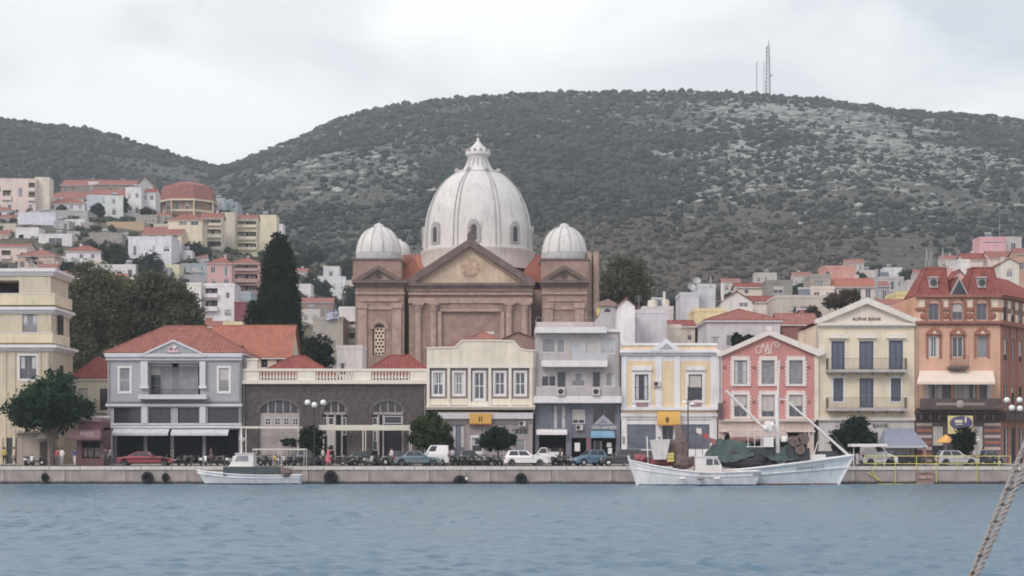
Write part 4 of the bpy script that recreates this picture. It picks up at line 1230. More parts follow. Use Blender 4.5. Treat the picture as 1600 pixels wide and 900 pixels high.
# ---- cream bank with gable lettering
def cream_bank():
	fr = FR(166.8)
	t = thing('cream_bank_building', 'three-storey cream building with blue shutters, two iron balconies and a plain triangular gable', 'building', base(fr, 1353))
	cr = plaster('light_cream_plaster', (222, 208, 180), .2)
	tr = paint('cream_white_trim', (208, 202, 192), .7, streak=.25)
	gr = plaster('pale_stone_plaster', (178, 176, 176), .4)
	blu = dict(frame='bframe', nx=2, nz=2, pane='pblue', fw=.2)
	facade(t, fr, 1279, 1429, 652, 12, [(1300, 672, 1318, 727, dict(frame='dframe', nx=2, nz=2, pane='pdark')), (1342, 676, 1372, 727, dict(frame='dframe', nx=2, nz=2, pane='pdark')), (1396, 676, 1424, 727, dict(frame='dframe', nx=2, nz=2, pane='pdark'))], gr)
	facade(t, fr, 1279, 1429, 506, 12, [(1299, 533, 1320, 578, blu), (1342.5, 533, 1365, 578, blu), (1389, 532, 1411, 578, blu), (1302, 591, 1317.5, 627, dict(frame='bframe', nx=2, nz=2, pane='pane', fw=.14, surround=('frame', .16, .05))), (1343, 591, 1365, 637, blu), (1392, 591, 1407.5, 627, dict(frame='bframe', nx=2, nz=2, pane='pane', fw=.14, surround=('frame', .16, .05)))],
		   cr, z0=fr.Z(652), name='upper_wall')
	fr.prism('gable', t, [(1279, 506), (1429, 506), (1429, 502), (1353.5, 472), (1279, 502)], -.01, 1.0, plaster('gable_cream', (212, 200, 186), .1))
	gable_roof(t, fr.X(1278), fr.X(1430), fr.Y + .6, fr.Y + 12, fr.Z(502), fr.Z(467) - fr.Z(502), G['tile4'], 'y', .2, cr)
	for poly in ([(1274, 506), (1281, 505), (1353.5, 475), (1353.5, 465), (1272, 500)], [(1433, 506), (1435, 500), (1353.5, 465), (1353.5, 475), (1427, 505)]): fr.prism('raking_cornice', t, poly, .5, .6, tr)
	for a, f in (((1276, 505, 1431, 509), .45), ((1278, 509.2, 1430, 511.5), .2), ((1278, 652, 1430, 657), .3)): fr.part('cornice', t, a, f, .1, tr)
	for cx in (1309.5, 1354, 1400):
		mb = MB(tr); hw = fr.X(cx + 14) - fr.X(cx); c = fr.X(cx); z = fr.Z(527)
		pts = [(c + hw * math.cos(u), z + .42 * math.sin(u)) for u in [math.pi * i / 10 for i in range(11)]]
		mb.prism(pts, fr.Y - .3, fr.Y + .02); mb.box(c - hw * 1.1, c + hw * 1.1, fr.Y - .34, fr.Y + .02, z - .12, z - .002); mb.build('window_hood', t)
	for py, px0, px1, top in ((578, 1290, 1414, 561), (638, 1290, 1414, 622)):
		b = fr.part('balcony', t, (px0, py, px1, py + 4.5), 1.15, -.02, G['concrete'])
		mb = MB(G['iron']); z = fr.Z(py); h = fr.Z(top) - z; x0, x1 = fr.X(px0) + .06, fr.X(px1) - .06
		railing(mb, (x0, fr.Y - 1.1, z), (x1, fr.Y - 1.1, z), h, None, .12); railing(mb, (x0, fr.Y - 1.1, z), (x0, fr.Y - .05, z), h, None, .12); railing(mb, (x1, fr.Y - 1.1, z), (x1, fr.Y - .05, z), h, None, .12)
		mb.build('railing', b)
		for i in range(6):
			mb = MB(G['concrete']); x = x0 + .2 + (x1 - x0 - .5) * i / 5; mb.prism([(x, fr.Z(py + 4.6)), (x + .18, fr.Z(py + 4.6)), (x + .18, fr.Z(py + 8)), (x, fr.Z(py + 8))][::-1], fr.Y - .8, fr.Y - .02); mb.build('bracket', b)
	for px in (1281.5, 1426.5): fr.part('pilaster', t, (px - 2.5, 511.6, px + 2.5, 652), .06, .03, cr)
	s = thing('gable_lettering', 'small dark capital letters on the cream triangular gable', 'sign', (fr.X(1354), fr.Y, fr.Z(502)))
	lettering('ALPHA BANK', s, (fr.X(1354), fr.Y - .04, fr.Z(498.6)), .46, paint('letter_brown', (88, 78, 68), .6), .03, sx=1.05)
	s = thing('ground_floor_lettering', 'dark capital letters beside the street tree on the pale ground floor of the cream bank', 'sign', (fr.X(1376), fr.Y, fr.Z(668)))
	lettering('BANK', s, (fr.X(1376), fr.Y - .05, fr.Z(665.3)), .62, paint('letter_grey', (76, 74, 74), .6), .03, sx=1.0)
cream_bank()

def blue_awning_big():
	fr = FR(163.5)
	t = thing('slate_blue_awning', 'large slate blue cafe awning on posts below the cream bank', 'awning', base(fr, 1412))
	mb = MB(paint('slate_cloth', (122, 130, 152), .9, var=.08))
	x0, x1, x2, x3 = fr.X(1380), fr.X(1446), fr.X(1455), fr.X(1393)
	zt, zb = fr.Z(669), fr.Z(697)
	v = [(x3, 166.4, zt), (x1 - .6, 166.4, zt), (x2 - .4, 163.2, zb), (x0, 163.2, zb), (x2 - .4, 163.2, zb - .2), (x0, 163.2, zb - .2), (x0, 166.4, zb + .1), (x2 - .4, 166.4, zb + .1)]
	mb.add(v, [(0, 3, 2, 1), (3, 5, 4, 2), (0, 6, 3), (1, 2, 7)]); mb.build('cloth', t)
	mb = MB(paint('pale_valance', (170, 174, 186), .9)); mb.box(x0, x2 - .4, 163.12, 163.19, zb - .18, zb + .04); mb.build('valance', t)
	for x in (x0 + .1, x2 - .6):
		mb = MB(G['steel']); mb.tube((x, 163.3, GROUND + .13), (x, 163.3, zb), .04, 6); mb.build('post', t)
blue_awning_big()

# ---- orange building with mansard turrets
def orange_building():
	fr = FR(166.6)
	t = thing('orange_mansard_building', 'ornate orange building with two red mansard turrets and a cream frieze', 'building', base(fr, 1496))
	og = plaster('orange_plaster', (196, 148, 120), .25)
	tq = plaster('terracotta_trim', (150, 92, 76), .25)
	cr = paint('frieze_cream', (212, 196, 170), .7, streak=.25)
	dkst = plaster('dark_ground_stone', (96, 82, 84), .3)
	wk = dict(frame='gframe', nx=2, nz=1, pane='pane', fw=.07)
	wl = dict(frame='frame', nx=2, nz=1, pane='pane', fw=.07)
	facade(t, fr, 1431, 1563, 656, 12, [(1457, 665, 1475, 727, dict(frame='dframe', nx=2, nz=2, pane='pdark')), (1480, 665, 1512, 727, dict(frame='dframe', nx=3, nz=2, pane='pdark')), (1519, 665, 1537, 727, dict(frame='dframe', nx=2, nz=2, pane='pdark'))], dkst)
	pl = dict(frame='brown', nx=2, nz=1, pane='pane', fw=.07)
	facade(t, fr, 1431, 1563, 504, 12, [(1451, 526, 1467, 558, wl), (1488, 526, 1505, 558, wl), (1527, 526, 1543, 558, dict(frame='gframe', nx=2, nz=1, pane='pgrey')),
										(1451, 600, 1466, 636, pl), (1470, 600, 1486, 636, pl), (1490, 600, 1506, 636, pl), (1510, 600, 1526, 636, pl), (1530, 600, 1543, 636, pl)], og, z0=fr.Z(656), name='upper_wall')
	arch = [(1451, 474, 1467, 500, wk), (1488, 474, 1504, 500, wk), (1526, 474, 1542, 500, wk)]
	facade(t, fr, 1432, 1563, 462, 12, arch, og, z0=fr.Z(504), name='attic_wall')
	for a in ((1436, 468, 1449, 480), (1469, 468, 1486, 480), (1506, 468, 1524, 480), (1544, 468, 1559, 480)): fr.part('frieze_panel', t, a, .03, .03, cr)
	for a in ((1436, 488, 1449, 501), (1469, 488, 1486, 501), (1506, 488, 1524, 501), (1544, 488, 1559, 501)):
		fr.part('frieze_panel', t, a, .03, .03, cr)
		cx = (a[0] + a[2]) / 2
		mb = MB(tq); mb.T = Matrix.Translation((fr.X(cx), fr.Y - .03, fr.Z(494))) @ Matrix.Rotation(R(90), 4, 'X'); mb.lathe([(.001, .12), (.22, .10), (.36, .02), (.38, 0)], 0, 0, 8); mb.build('rosette', t)
	for a, f in (((1430, 481, 1447, 485), .22), ((1471, 481, 1484, 485), .22), ((1508, 481, 1522, 485), .22), ((1546, 481, 1564, 485), .22), ((1429, 502, 1565, 506), .45), ((1430, 506.2, 1564, 508), .25), ((1430, 461, 1564, 465), .4)): fr.part('cornice', t, a, f, .1, tq)
	for cx in (1459, 1496, 1534):
		mb = MB(tq); c = fr.X(cx); hw = .62; z = fr.Z(476)
		n = 10
		for i in range(n):
			u0, u1 = math.pi * i / n, math.pi * (i + 1) / n
			mb.prism([(c + r_ * math.cos(u), z + 1.1 * r_ * math.sin(u)) for u, r_ in ((u0, hw), (u0, hw + .3), (u1, hw + .3), (u1, hw))], fr.Y - .2, fr.Y + .02)
		for sx in (-1, 1): mb.box(c + sx * hw, c + sx * (hw + .28), fr.Y - .18, fr.Y + .02, fr.Z(500), z)
		mb.build('arched_surround', t)
		mb = MB(tq)
		for sg in (1, -1):
			half = [(c + sg * .53 * math.cos(u), fr.Z(481) + .45 * math.sin(u)) for u in [math.pi / 2 * i / 6 for i in range(7)]] + [(c + sg * .53, fr.Z(473.8))]
			mb.prism(half[::-1] if sg > 0 else half, fr.Y - .01, fr.Y + .1)
		mb.build('arch_spandrel', t)
		fr.prism('window_pediment', t, [(cx - 12, 523), (cx + 12, 523), (cx + 12, 519), (cx, 510), (cx - 12, 519)], .35, .02, tq)
		fr.prism('pediment_inset', t, [(cx - 4, 521.5), (cx + 4, 521.5), (cx, 517)], .37, -.33, cr)
		for dx in (-10.5, 10.5): fr.part('window_jamb', t, (cx + dx - 1.6, 523.2, cx + dx + 1.6, 560), .1, .02, tq)
	# turrets
	for px0, px1, tx0, tx1, cxw in ((1432, 1484, 1447.5, 1477, 1459.5), (1511, 1563, 1521, 1553, 1535)):
		mb = MB(G['tile4']); y0, y1 = fr.Y - .1, fr.Y + 5.4; z0, z1 = fr.Z(461), wz(419, fr.Y + 1.6)
		B = [(fr.X(px0), y0), (fr.X(px1), y0), (fr.X(px1), y1), (fr.X(px0), y1)]
		T = [(wx(tx0, fr.Y + 1.6), y0 + 1.7), (wx(tx1, fr.Y + 1.6), y0 + 1.7), (wx(tx1, fr.Y + 1.6), y1 - 1.7), (wx(tx0, fr.Y + 1.6), y1 - 1.7)]
		for i in range(4):
			j = (i + 1) % 4
			slope(mb, (*B[i], z0), (*B[j], z0), (*T[j], z1), (*T[i], z1), G['turret_tile'], .3, .05)
		mb.quad([(*p, z1) for p in T], G['turret_tile']); o = mb.build('turret_roof', t)
		mb = MB(tq); mb.box(T[0][0] - .1, T[1][0] + .1, T[0][1] - .1, T[2][1] + .1, z1, z1 + .14); mb.build('ridge_cap', o)
		f2 = FR(fr.Y + .3)
		fr.part('dormer', o, (cxw - 6.5, 434, cxw + 6.5, 449), -.15, 1.5, paint('dormer_grey', (160, 158, 154), .7))
		fr.part('dormer_hood', o, (cxw - 7.6, 432, cxw + 7.6, 434), 0.0, 1.5, MATS['dormer_grey'])
		mb = MB(G['pdark']); mb.T = Matrix.Translation((fr.X(cxw), fr.Y + .15, fr.Z(441.5))) @ Matrix.Rotation(R(90), 4, 'X'); mb.lathe([(.001, .03), (.24, .03), (.26, 0)], 0, 0, 14); mb.build('round_pane', o)
		mb = MB(paint('dark_ring', (92, 86, 84), .7)); mb.T = Matrix.Translation((fr.X(cxw), fr.Y + .15, fr.Z(441.5))) @ Matrix.Rotation(R(90), 4, 'X'); mb.lathe([(.26, 0), (.26, .06), (.36, .06), (.38, 0)], 0, 0, 14); mb.build('round_frame', o)
	gable_roof(t, fr.X(1484.5), fr.X(1510.5), fr.Y + .2, fr.Y + 5, fr.Z(461), fr.Z(434) - fr.Z(461), G['tile4'], 'y', .15, tq, name='middle_roof')
	fr.prism('gable_dormer', t, [(1484, 460.8), (1513, 460.8), (1498.5, 433)], .1, .4, MATS['dormer_grey'])
	fr.prism('gable_light', t, [(1486.5, 460), (1510.5, 460), (1498.5, 437)], .14, -.08, G['pdark'])
	for px, py in ((1448, 419), (1477, 419)):
		pass
	# middle balcony, cream awning, timber balcony
	b = fr.part('iron_balcony', t, (1480, 573, 1510, 577), .95, -.02, dkst)
	mb = MB(G['iron']); z = fr.Z(573); railing(mb, (fr.X(1480.5), fr.Y - .9, z), (fr.X(1509.5), fr.Y - .9, z), 1.05, None, .09); mb.build('railing', b)
	a = thing('cream_balcony_awning', 'wide cream awning let down over the balcony of the orange building', 'awning', (fr.X(1494), fr.Y - .1, fr.Z(602)))
	mb = MB(paint('cream_cloth', (206, 188, 172), .9, var=.06)); x0, x1 = fr.X(1437), fr.X(1552); z1, z0 = fr.Z(579), wz(599, fr.Y - 2.0)
	xa, xb = wx(1433, fr.Y - 2), wx(1555, fr.Y - 2)
	mb.add([(x0, fr.Y - .05, z1), (x1, fr.Y - .05, z1), (xb, fr.Y - 2, z0 + .15), (xa, fr.Y - 2, z0 + .15), (xb, fr.Y - 2, z0 - .1), (xa, fr.Y - 2, z0 - .1)], [(0, 3, 2, 1), (3, 5, 4, 2)]); mb.build('cloth', a)
	mb = MB(G['steel']); mb.tube((xa, fr.Y - 2, z0 - .1), (xb, fr.Y - 2, z0 - .1), .04, 6); mb.tube((xa, fr.Y - 2, z0 + .1), (x0 + .1, fr.Y - .05, z1 - .9), .025, 5); mb.tube((xb, fr.Y - 2, z0 + .1), (x1 - .1, fr.Y - .05, z1 - .9), .025, 5); mb.build('arm', a)
	b = fr.part('timber_balcony', t, (1431, 638, 1560, 641), 1.5, -.02, G['brown'])
	fr.part('balcony_front', t, (1432, 623, 1559, 637.8), 1.45, -1.38, paint('timber_panel', (84, 68, 68), .7, var=.25))
	fr.part('balcony_ornament', t, (1457, 630, 1532, 634), 1.5, -1.46, paint('pale_relief', (132, 120, 120), .7))
	mb = MB(paint('pale_relief2', (150, 138, 134), .7)); mb.T = Matrix.Translation((fr.X(1494), fr.Y - 1.46, fr.Z(632))) @ Matrix.Rotation(R(90), 4, 'X'); mb.lathe([(.001, .09), (.3, .07), (.4, 0)], 0, 0, 12); mb.build('medallion', t)
	for px in (1447.5, 1468, 1508, 1545):
		fr.part('column', t, (px - 3.5, 602, px + 3.5, 637), .12, .02, paint('column_pale', (170, 160, 158), .7))
	for a_, f in (((1429, 642, 1564, 646), 1.1), ((1430, 646.2, 1563, 652), .7), ((1430, 652.2, 1564, 657), .35)): fr.part('cornice', t, a_, f, .1, plaster('dark_brown_cornice', (80, 66, 68), .2))
	for i, px in enumerate(range(1436, 1562, 14)):
		fr.part('bracket', t, (px - 1.6, 646.2, px + 1.6, 656), .95, -.71, MATS['dark_brown_cornice'])
	for i in range(7):                                               # striped stone courses
		z0 = 661 + i * 9.4
		for a0, a1 in ((1432, 1456), (1538, 1563)):
			fr.part('stone_course', t, (a0, z0, a1, z0 + 4.6), .07, .02, plaster('pale_course', (168, 148, 142), .3) if i % 2 == 0 else tq)
	# splayed corner wing running back along the side street
	c0 = Vector((fr.X(1563), fr.Y, 0)); ang = R(52)
	w = thing('side_street_wing', 'shaded red-brown wing of the orange building turned along the side street', 'building', (c0.x, c0.y, GROUND), None, ang)
	ww = 7.5
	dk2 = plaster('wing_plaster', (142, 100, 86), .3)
	zt = fr.Z(462) - GROUND
	Zr = lambda py: fr.Z(py) - GROUND
	ops = []
	for k in (.9, 2.9, 4.9): ops += [(k, Zr(562), k + .9, Zr(528)), (k, Zr(636), k + .9, Zr(602)), (k, Zr(500), k + .8, Zr(478)), (k, .1, k + 1.2, Zr(668))]
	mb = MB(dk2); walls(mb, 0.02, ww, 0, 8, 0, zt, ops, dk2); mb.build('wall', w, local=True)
	po = ORG[w.name]
	for a_ in ops:
		window(w, a_[0] + po[0], a_[1] + po[2], a_[2] + po[0], a_[3] + po[2], po[1], frame='dframe', nx=2, nz=2, pane='pdark')
	for z0, z1, f, m_ in ((Zr(465), Zr(461), .4, tq), (Zr(508), Zr(502), .4, tq), (Zr(657), Zr(642), .6, MATS['dark_brown_cornice']), (Zr(480), Zr(468), .03, cr), (Zr(500), Zr(488), .025, cr)):
		for (xa, xb) in ([(0.05, ww)] if f > .1 else [(.1, .75), (1.95, 2.75), (3.95, 4.75), (6.0, ww - .1)]):
			mb = MB(m_); mb.box(xa, xb, -f, .05, z0, z1); mb.build('cornice' if f > .1 else 'frieze_panel', w, local=True)
	for k in (0.15, 2.3, 4.3, 6.6):
		mb = MB(tq); mb.box(k, k + .3, -.14, .02, Zr(640), Zr(509)); mb.build('pilaster', w, local=True)
	mb = MB(G['tile4']); z = zt
	slope(mb, (-.2, -.5, z), (ww + 6, -.5, z), (ww + 6, 4.5, z + 2.9), (4.6, 4.5, z + 2.9), G['tile4'], .3); slope(mb, (-.2, 9, z), (-.2, -.5, z), (4.6, 4.5, z + 2.9), (4.6, 4.5, z + 2.9), G['tile4'], .3)
	mb.build('roof', w, local=True)
	# sign by the door
	s = thing('oval_shop_sign', 'square yellow sign with a big dark blue oval on the orange building', 'sign', (fr.X(1495), fr.Y - .4, fr.Z(677)))
	fr.part('panel', s, (1475.5, 650, 1514.5, 678), 1.35, -1.25, paint('sign_pale_yellow', (196, 182, 120), .6))
	mb = MB(paint('oval_blue', (76, 70, 112), .5)); c = (fr.X(1496), fr.Z(661)); mb.prism([(c[0] + 1.12 * math.cos(u), c[1] + .68 * math.sin(u)) for u in [2 * math.pi * i / 28 for i in range(28)]], fr.Y - 1.40, fr.Y - 1.352); mb.build('oval', s)
	fr.part('mark', s, (1486, 656.5, 1498, 660.8), 1.43, -1.405, paint('mark_pale', (190, 184, 160), .6)); fr.part('mark', s, (1501.5, 652, 1504, 660.5), 1.43, -1.405, G['whiteb']); fr.part('mark', s, (1487, 662.5, 1498, 664), 1.43, -1.405, MATS['mark_pale'])
orange_building()
# rainwater pipes, cables and wall units that any old street front carries
def pipes():
	for nm, px, Y, p0, p1 in (('drainpipe', 170.5, 166.8, 556, 660), ('drainpipe', 374.5, 166.8, 556, 660), ('drainpipe', 381, 167.4, 600, 727), ('drainpipe', 664, 167.4, 600, 727), ('drainpipe', 834.2, 166.6, 548, 645), ('drainpipe', 966.5, 167.2, 521, 618), ('drainpipe', 1124.5, 166.4, 560, 655), ('drainpipe', 1276, 166.8, 512, 652), ('drainpipe', 1433, 166.6, 510, 640), ('drainpipe', 79, 165.5, 550, 727)):
		par = min((o for o in bpy.data.objects if o.type == 'EMPTY' and o.parent is None and o.get('category') == 'building' and abs(o.location.y - Y) < .6), key=lambda o: abs(o.location.x - wx(px, Y)))
		fr = FR(Y); mb = MB(mat('pipe_grey', P(140, 136, 132), .7, .2, streak=.3)); x = fr.X(px)
		mb.tube((x, Y - .14, fr.Z(p1)), (x, Y - .14, fr.Z(p0)), .055, 6)
		for i in range(1, 4): z = fr.Z(p1) + (fr.Z(p0) - fr.Z(p1)) * i / 4; mb.box(x - .08, x + .08, Y - .2, Y - .02, z, z + .06)
		mb.build(nm, par)
	for a, b, z1, z2, Y, sag in ((380, 666, 604, 602, 167.2, .25), (668, 836, 657, 656, 166.2, .15), (971, 1120, 644, 643, 166.6, .12), (1128, 1272, 657, 656, 166.0, .15)):
		A, B = Vector((wx(a, Y), Y - .1, wz(z1, Y))), Vector((wx(b, Y), Y - .1, wz(z2, Y)))
		par = min((o for o in bpy.data.objects if o.type == 'EMPTY' and o.parent is None and o.get('category') == 'building' and abs(o.location.y - Y) < .8), key=lambda o: abs(o.location.x - (A.x + B.x) / 2))
		p = [A.lerp(B, i / 14) - Vector((0, 0, sag * abs(math.sin(math.pi * i / 7)))) for i in range(15)]
		mb = MB(G['iron']); mb.path(p, .025, 4); mb.build('cable', par)
	for px, py, Y, lab in ((1026, 600, 167.0, 'air conditioner on the white pilaster between the bank windows'), (690, 680, 166.6, 'air conditioner beside the shop window of the cream building'), (816, 662, 166.6, 'air conditioner under the cornice at the right of the cream building'), (905, 668, 167.2, 'air conditioner above the middle doorway of the grey block')):
		fr = FR(Y); ac = thing('air_conditioner', lab, 'air conditioner', (fr.X(px), Y - .2, fr.Z(py + 5)), 'air conditioners on the waterfront walls')
		fr.part('case', ac, (px - 5.5, py - 4, px + 5.5, py + 4), .42, -.16, paint('ac_case', (176, 172, 170), .6)); mb = MB(G['iron']); mb.T = Matrix.Translation((fr.X(px - 1.5), Y - .42, fr.Z(py))) @ Matrix.Rotation(R(90), 4, 'X'); mb.lathe([(.02, .012), (.2, .012), (.21, 0)], 0, 0, 14); mb.build('fan_grille', ac)
		mb = MB(G['steel']); x = fr.X(px); z = fr.Z(py + 4.3); mb.box(x - .3, x - .25, Y - .42, Y - .02, z - .04, z); mb.box(x + .25, x + .3, Y - .42, Y - .02, z - .04, z); mb.build('bracket', ac)
pipes()
# ================================================================== the domed church
def church():
	C = FR(225.0)
	t = thing('domed_church', 'huge red-brown stone church with a white ribbed central dome and pedimented front', 'church', (C.X(745), 225, 1.6))
	st = mat('church_stone', P(143, 117, 106), 0.93, 0.2, scale=0.9, streak=0.35, bump=0.5, bscale=3.0, spec=0.15)
	sl = mat('church_pale_stone', P(158, 132, 120), 0.93, 0.18, scale=1.2, streak=0.35, bump=0.3, spec=0.15)
	dk = mat('church_dark_stone', P(106, 88, 85), 0.93, 0.22, scale=1.0, streak=0.3, bump=0.4, spec=0.15)
	ty = mat('tympanum_plaster', P(182, 160, 136), 0.9, 0.2, scale=0.5, streak=0.5, bump=0.3, spec=0.15)
	lead = mat('dome_white', P(196, 196, 194, .9), 0.7, 0.08, scale=0.35, streak=0.55, bump=0.08, spec=0.25)
	rib = mat('dome_rib', P(150, 150, 150), 0.75, 0.15, scale=1.0, streak=0.4)
	z0 = 1.6
	# portico block
	mb = MB(st); r = C.r((690, 486, 782, 727))
	walls(mb, C.X(639), C.X(830), 225, 243, z0, C.Z(443), [(r[0], r[1] - 6, r[2], r[3], 0.18, st)], st); mb.build('wall', t)
	mb = MB(st); mb.box(C.X(628), C.X(850), 231, 258, z0, C.Z(446)); mb.build('nave_wall', t)
	# entablature in three steps, dentils, columns, panel
	for a, f in (((634, 443, 836, 447.5), .95), ((636, 447.6, 834, 451), .7), ((638, 456, 832, 461), .35), ((638, 466, 832, 474), .3)): C.part('entablature', t, a, f, .2, dk if a[1] < 450 else sl)
	mb = MB(sl)
	for i in range(52): x = C.X(637) + (C.X(833) - C.X(637)) * i / 52; mb.box(x, x + .19, 225 - .6, 225.02, C.Z(455.5), C.Z(451.3))
	mb.build('dentils', t, kind='stuff')
	for px in (653.5, 677.5, 795.5, 820):
		mb = MB(sl); x = C.X(px); h = C.Z(476) - z0
		mb.lathe([(.62, z0), (.62, z0 + .5), (.52, z0 + .6), (.46, C.Z(490)), (.46, C.Z(489)), (.56, C.Z(487))], x, 224.85, 14); c = mb.build('column', t)
		mb = MB(sl); mb.lathe([(.5, C.Z(487)), (.55, C.Z(483)), (.72, C.Z(477))], x, 224.85, 10); mb.box(x - .75, x + .75, 224.15, 225.3, C.Z(477), C.Z(474.2)); mb.build('capital', c)
	for a, f in (((688, 483, 784, 487), .35), ((684, 487, 690, 727), .25), ((782, 487, 788, 727), .25)): C.part('door_frame', t, a, f, .1, sl)
	C.prism('door_pediment', t, [(686, 483), (786, 483), (762, 472), (736, 466), (710, 472)], .12, .1, st)
	# pediment
	C.prism('tympanum', t, [(640, 443), (829, 443), (734.5, 386)], .02, 16, ty)
	mb = MB(mat('mosaic', P(170, 140, 118), .9, .3, scale=1.5)); mb.T = Matrix.Translation((C.X(735), 224.97, C.Z(419))) @ Matrix.Rotation(R(90), 4, 'X'); mb.lathe([(.001, .05), (1.25, .05), (1.35, 0)], 0, 0, 20); mb.build('mosaic', t)
	for sg in (-1, 1):
		f = lambda x: 734.5 + sg * x
		p = [(f(101), 443), (f(101), 439), (f(0), 373.5), (f(0), 386), (f(84), 440.5), (f(80), 443)]
		C.prism('raking_cornice', t, p if sg > 0 else p[::-1], .95, .5, dk)
		p = [(f(84), 441), (f(0), 386.2), (f(0), 389.5), (f(78), 441)]
		C.prism('inner_cornice', t, p if sg > 0 else p[::-1], .45, .3, sl)
	C.part('apex_block', t, (730, 366, 742, 377), .6, .9, dk)
	mb = MB(dk); mb.sphere((C.X(736), 225.2, C.Z(363)), .35, 8); mb.tube((C.X(736), 225.2, C.Z(362)), (C.X(736), 225.2, C.Z(352)), .09, 5); mb.tube((C.X(732.5), 225.2, C.Z(356)), (C.X(739.5), 225.2, C.Z(356)), .09, 5); mb.build('apex_cross', t)
	gable_roof(t, C.X(642), C.X(828), 226, 242, C.Z(442), C.Z(389) - C.Z(442), G['tile2'], 'y', .1, st)
	# cross-arm roofs in red tile either side of the pediment
	Y2 = 243.0
	gable_roof(t, wx(633, Y2), wx(856, Y2), 234.5, 252, wz(452, 234.5), wz(399, Y2) - wz(452, 234.5), G['tile2'], 'x', .2, st)
	for px, py in ((646, 409), (834, 409)):
		mb = MB(G['tile2']); x = wx(px, 234); w = 2.4; z = wz(442, 232); zz = wz(py, 236)
		slope(mb, (x + w, 231.2, z), (x + w, 240, z), (x, 240, zz), (x, 231.2, zz), G['tile2']); slope(mb, (x - w, 240, z), (x - w, 231.2, z), (x, 231.2, zz), (x, 240, zz), G['tile2'])
		mb.quad([(x - w, 231.25, z), (x + w, 231.25, z), (x, 231.25, zz)], G['tile2']); mb.build('roof', t)
	# main dome
	cx, cy = wx(746.8, Y2), Y2
	k = Y2 / F_PX
	Z = lambda py: wz(py, Y2)
	mb = MB(lead)
	mb.lathe([(88.5 * k, Z(425)), (88.5 * k, Z(399)), (89.5 * k, Z(398)), (89.5 * k, Z(394.5)), (85.2 * k, Z(393.5))], cx, cy, 48); 
	prof = [(85.0, 393.5), (84.8, 380), (84.3, 368), (83, 354), (80.6, 340), (77.2, 327), (72.6, 315), (66.8, 303), (60, 293), (52, 284.5), (43.5, 277.5), (36.5, 273)]
	mb.lathe([(r_ * k, Z(y)) for r_, y in prof], cx, cy, 96); dome = mb.build('dome', t)
	for i in range(16):                                                 # eight pairs of flat ribs
		a = R(22.5 + 45 * (i // 2)) + (R(2.4) if i % 2 else -R(2.4))
		mb = MB(rib)
		for (r1, y1), (r2, y2) in zip(prof[:-1], prof[1:]):
			mb.tube((cx + (r1 * k + .02) * math.sin(a), cy - (r1 * k + .02) * math.cos(a), Z(y1)), (cx + (r2 * k + .02) * math.sin(a), cy - (r2 * k + .02) * math.cos(a), Z(y2)), .11, 5)
		mb.build('rib', dome)
	for i in range(8):                                                  # arched dormer windows
		a = R(45 * i - 3)
		mb = MB(rib); rr = 84.6 * k
		mb.T = Matrix.Translation((cx, cy, 0)) @ Matrix.Rotation(a, 4, 'Z') @ Matrix.Translation((0, -rr + .1, 0))
		zb, hh, hw = Z(388), 2.0, .62
		outer = [(-hw - .3, zb)] + [(-hw - .3, zb + hh)] + [((hw + .3) * math.cos(u), zb + hh + (hw + .55) * math.sin(u)) for u in [math.pi - math.pi * j / 10 for j in range(1, 10)]] + [(hw + .3, zb + hh), (hw + .3, zb)]
		mb.prism(outer[::-1], -.32, .9); d = mb.build('dormer', dome)
		mb = MB(G['pdark']); mb.T = Matrix.Translation((cx, cy, 0)) @ Matrix.Rotation(a, 4, 'Z') @ Matrix.Translation((0, -rr + .1, 0))
		inner = [(-hw * .62, zb + .25), (-hw * .62, zb + hh)] + [(hw * .62 * math.cos(u), zb + hh + hw * .7 * math.sin(u)) for u in [math.pi - math.pi * j / 8 for j in range(1, 8)]] + [(hw * .62, zb + hh), (hw * .62, zb + .25)]
		mb.prism(inner[::-1], -.36, -.2); mb.build('dormer_opening', dome)
	mb = MB(lead)
	lp = [(36.5, 273), (37.5, 271.5), (36, 270), (26, 269), (23.5, 266), (20.5, 261), (17.5, 255), (15.3, 249), (15.8, 246), (19.5, 243), (19.5, 239), (17, 236.5), (14, 234), (10.5, 230), (6.5, 226), (4, 223), (2.2, 219.5), (2.6, 217), (0.6, 215.5)]
	mb.lathe([(r_ * k, Z(y)) for r_, y in lp], cx, cy, 32); la = mb.build('lantern', t)
	for i in range(16):
		a = 2 * math.pi * i / 16
		mb = MB(rib); mb.tube((cx + 22 * k * math.sin(a), cy - 22 * k * math.cos(a), Z(266)), (cx + 15.6 * k * math.sin(a), cy - 15.6 * k * math.cos(a), Z(249)), .1, 5); mb.build('lantern_rib', la)
	for i in range(8):
		a = 2 * math.pi * (i + .5) / 8
		mb = MB(rib); mb.sphere((cx + 35 * k * math.sin(a), cy - 35 * k * math.cos(a), Z(269.5)), .42, 8); mb.build('ornament', la)
	for i in range(12):
		a = 2 * math.pi * (i + .5) / 12
		mb = MB(rib); mb.sphere((cx + 18.5 * k * math.sin(a), cy - 18.5 * k * math.cos(a), Z(236.5)), .26, 6); mb.build('ornament', la)
	mb = MB(rib); mb.tube((cx, cy, Z(217)), (cx, cy, Z(207)), .08, 5); mb.tube((cx - .5, cy, Z(211)), (cx + .5, cy, Z(211)), .08, 5); mb.build('cross', la)
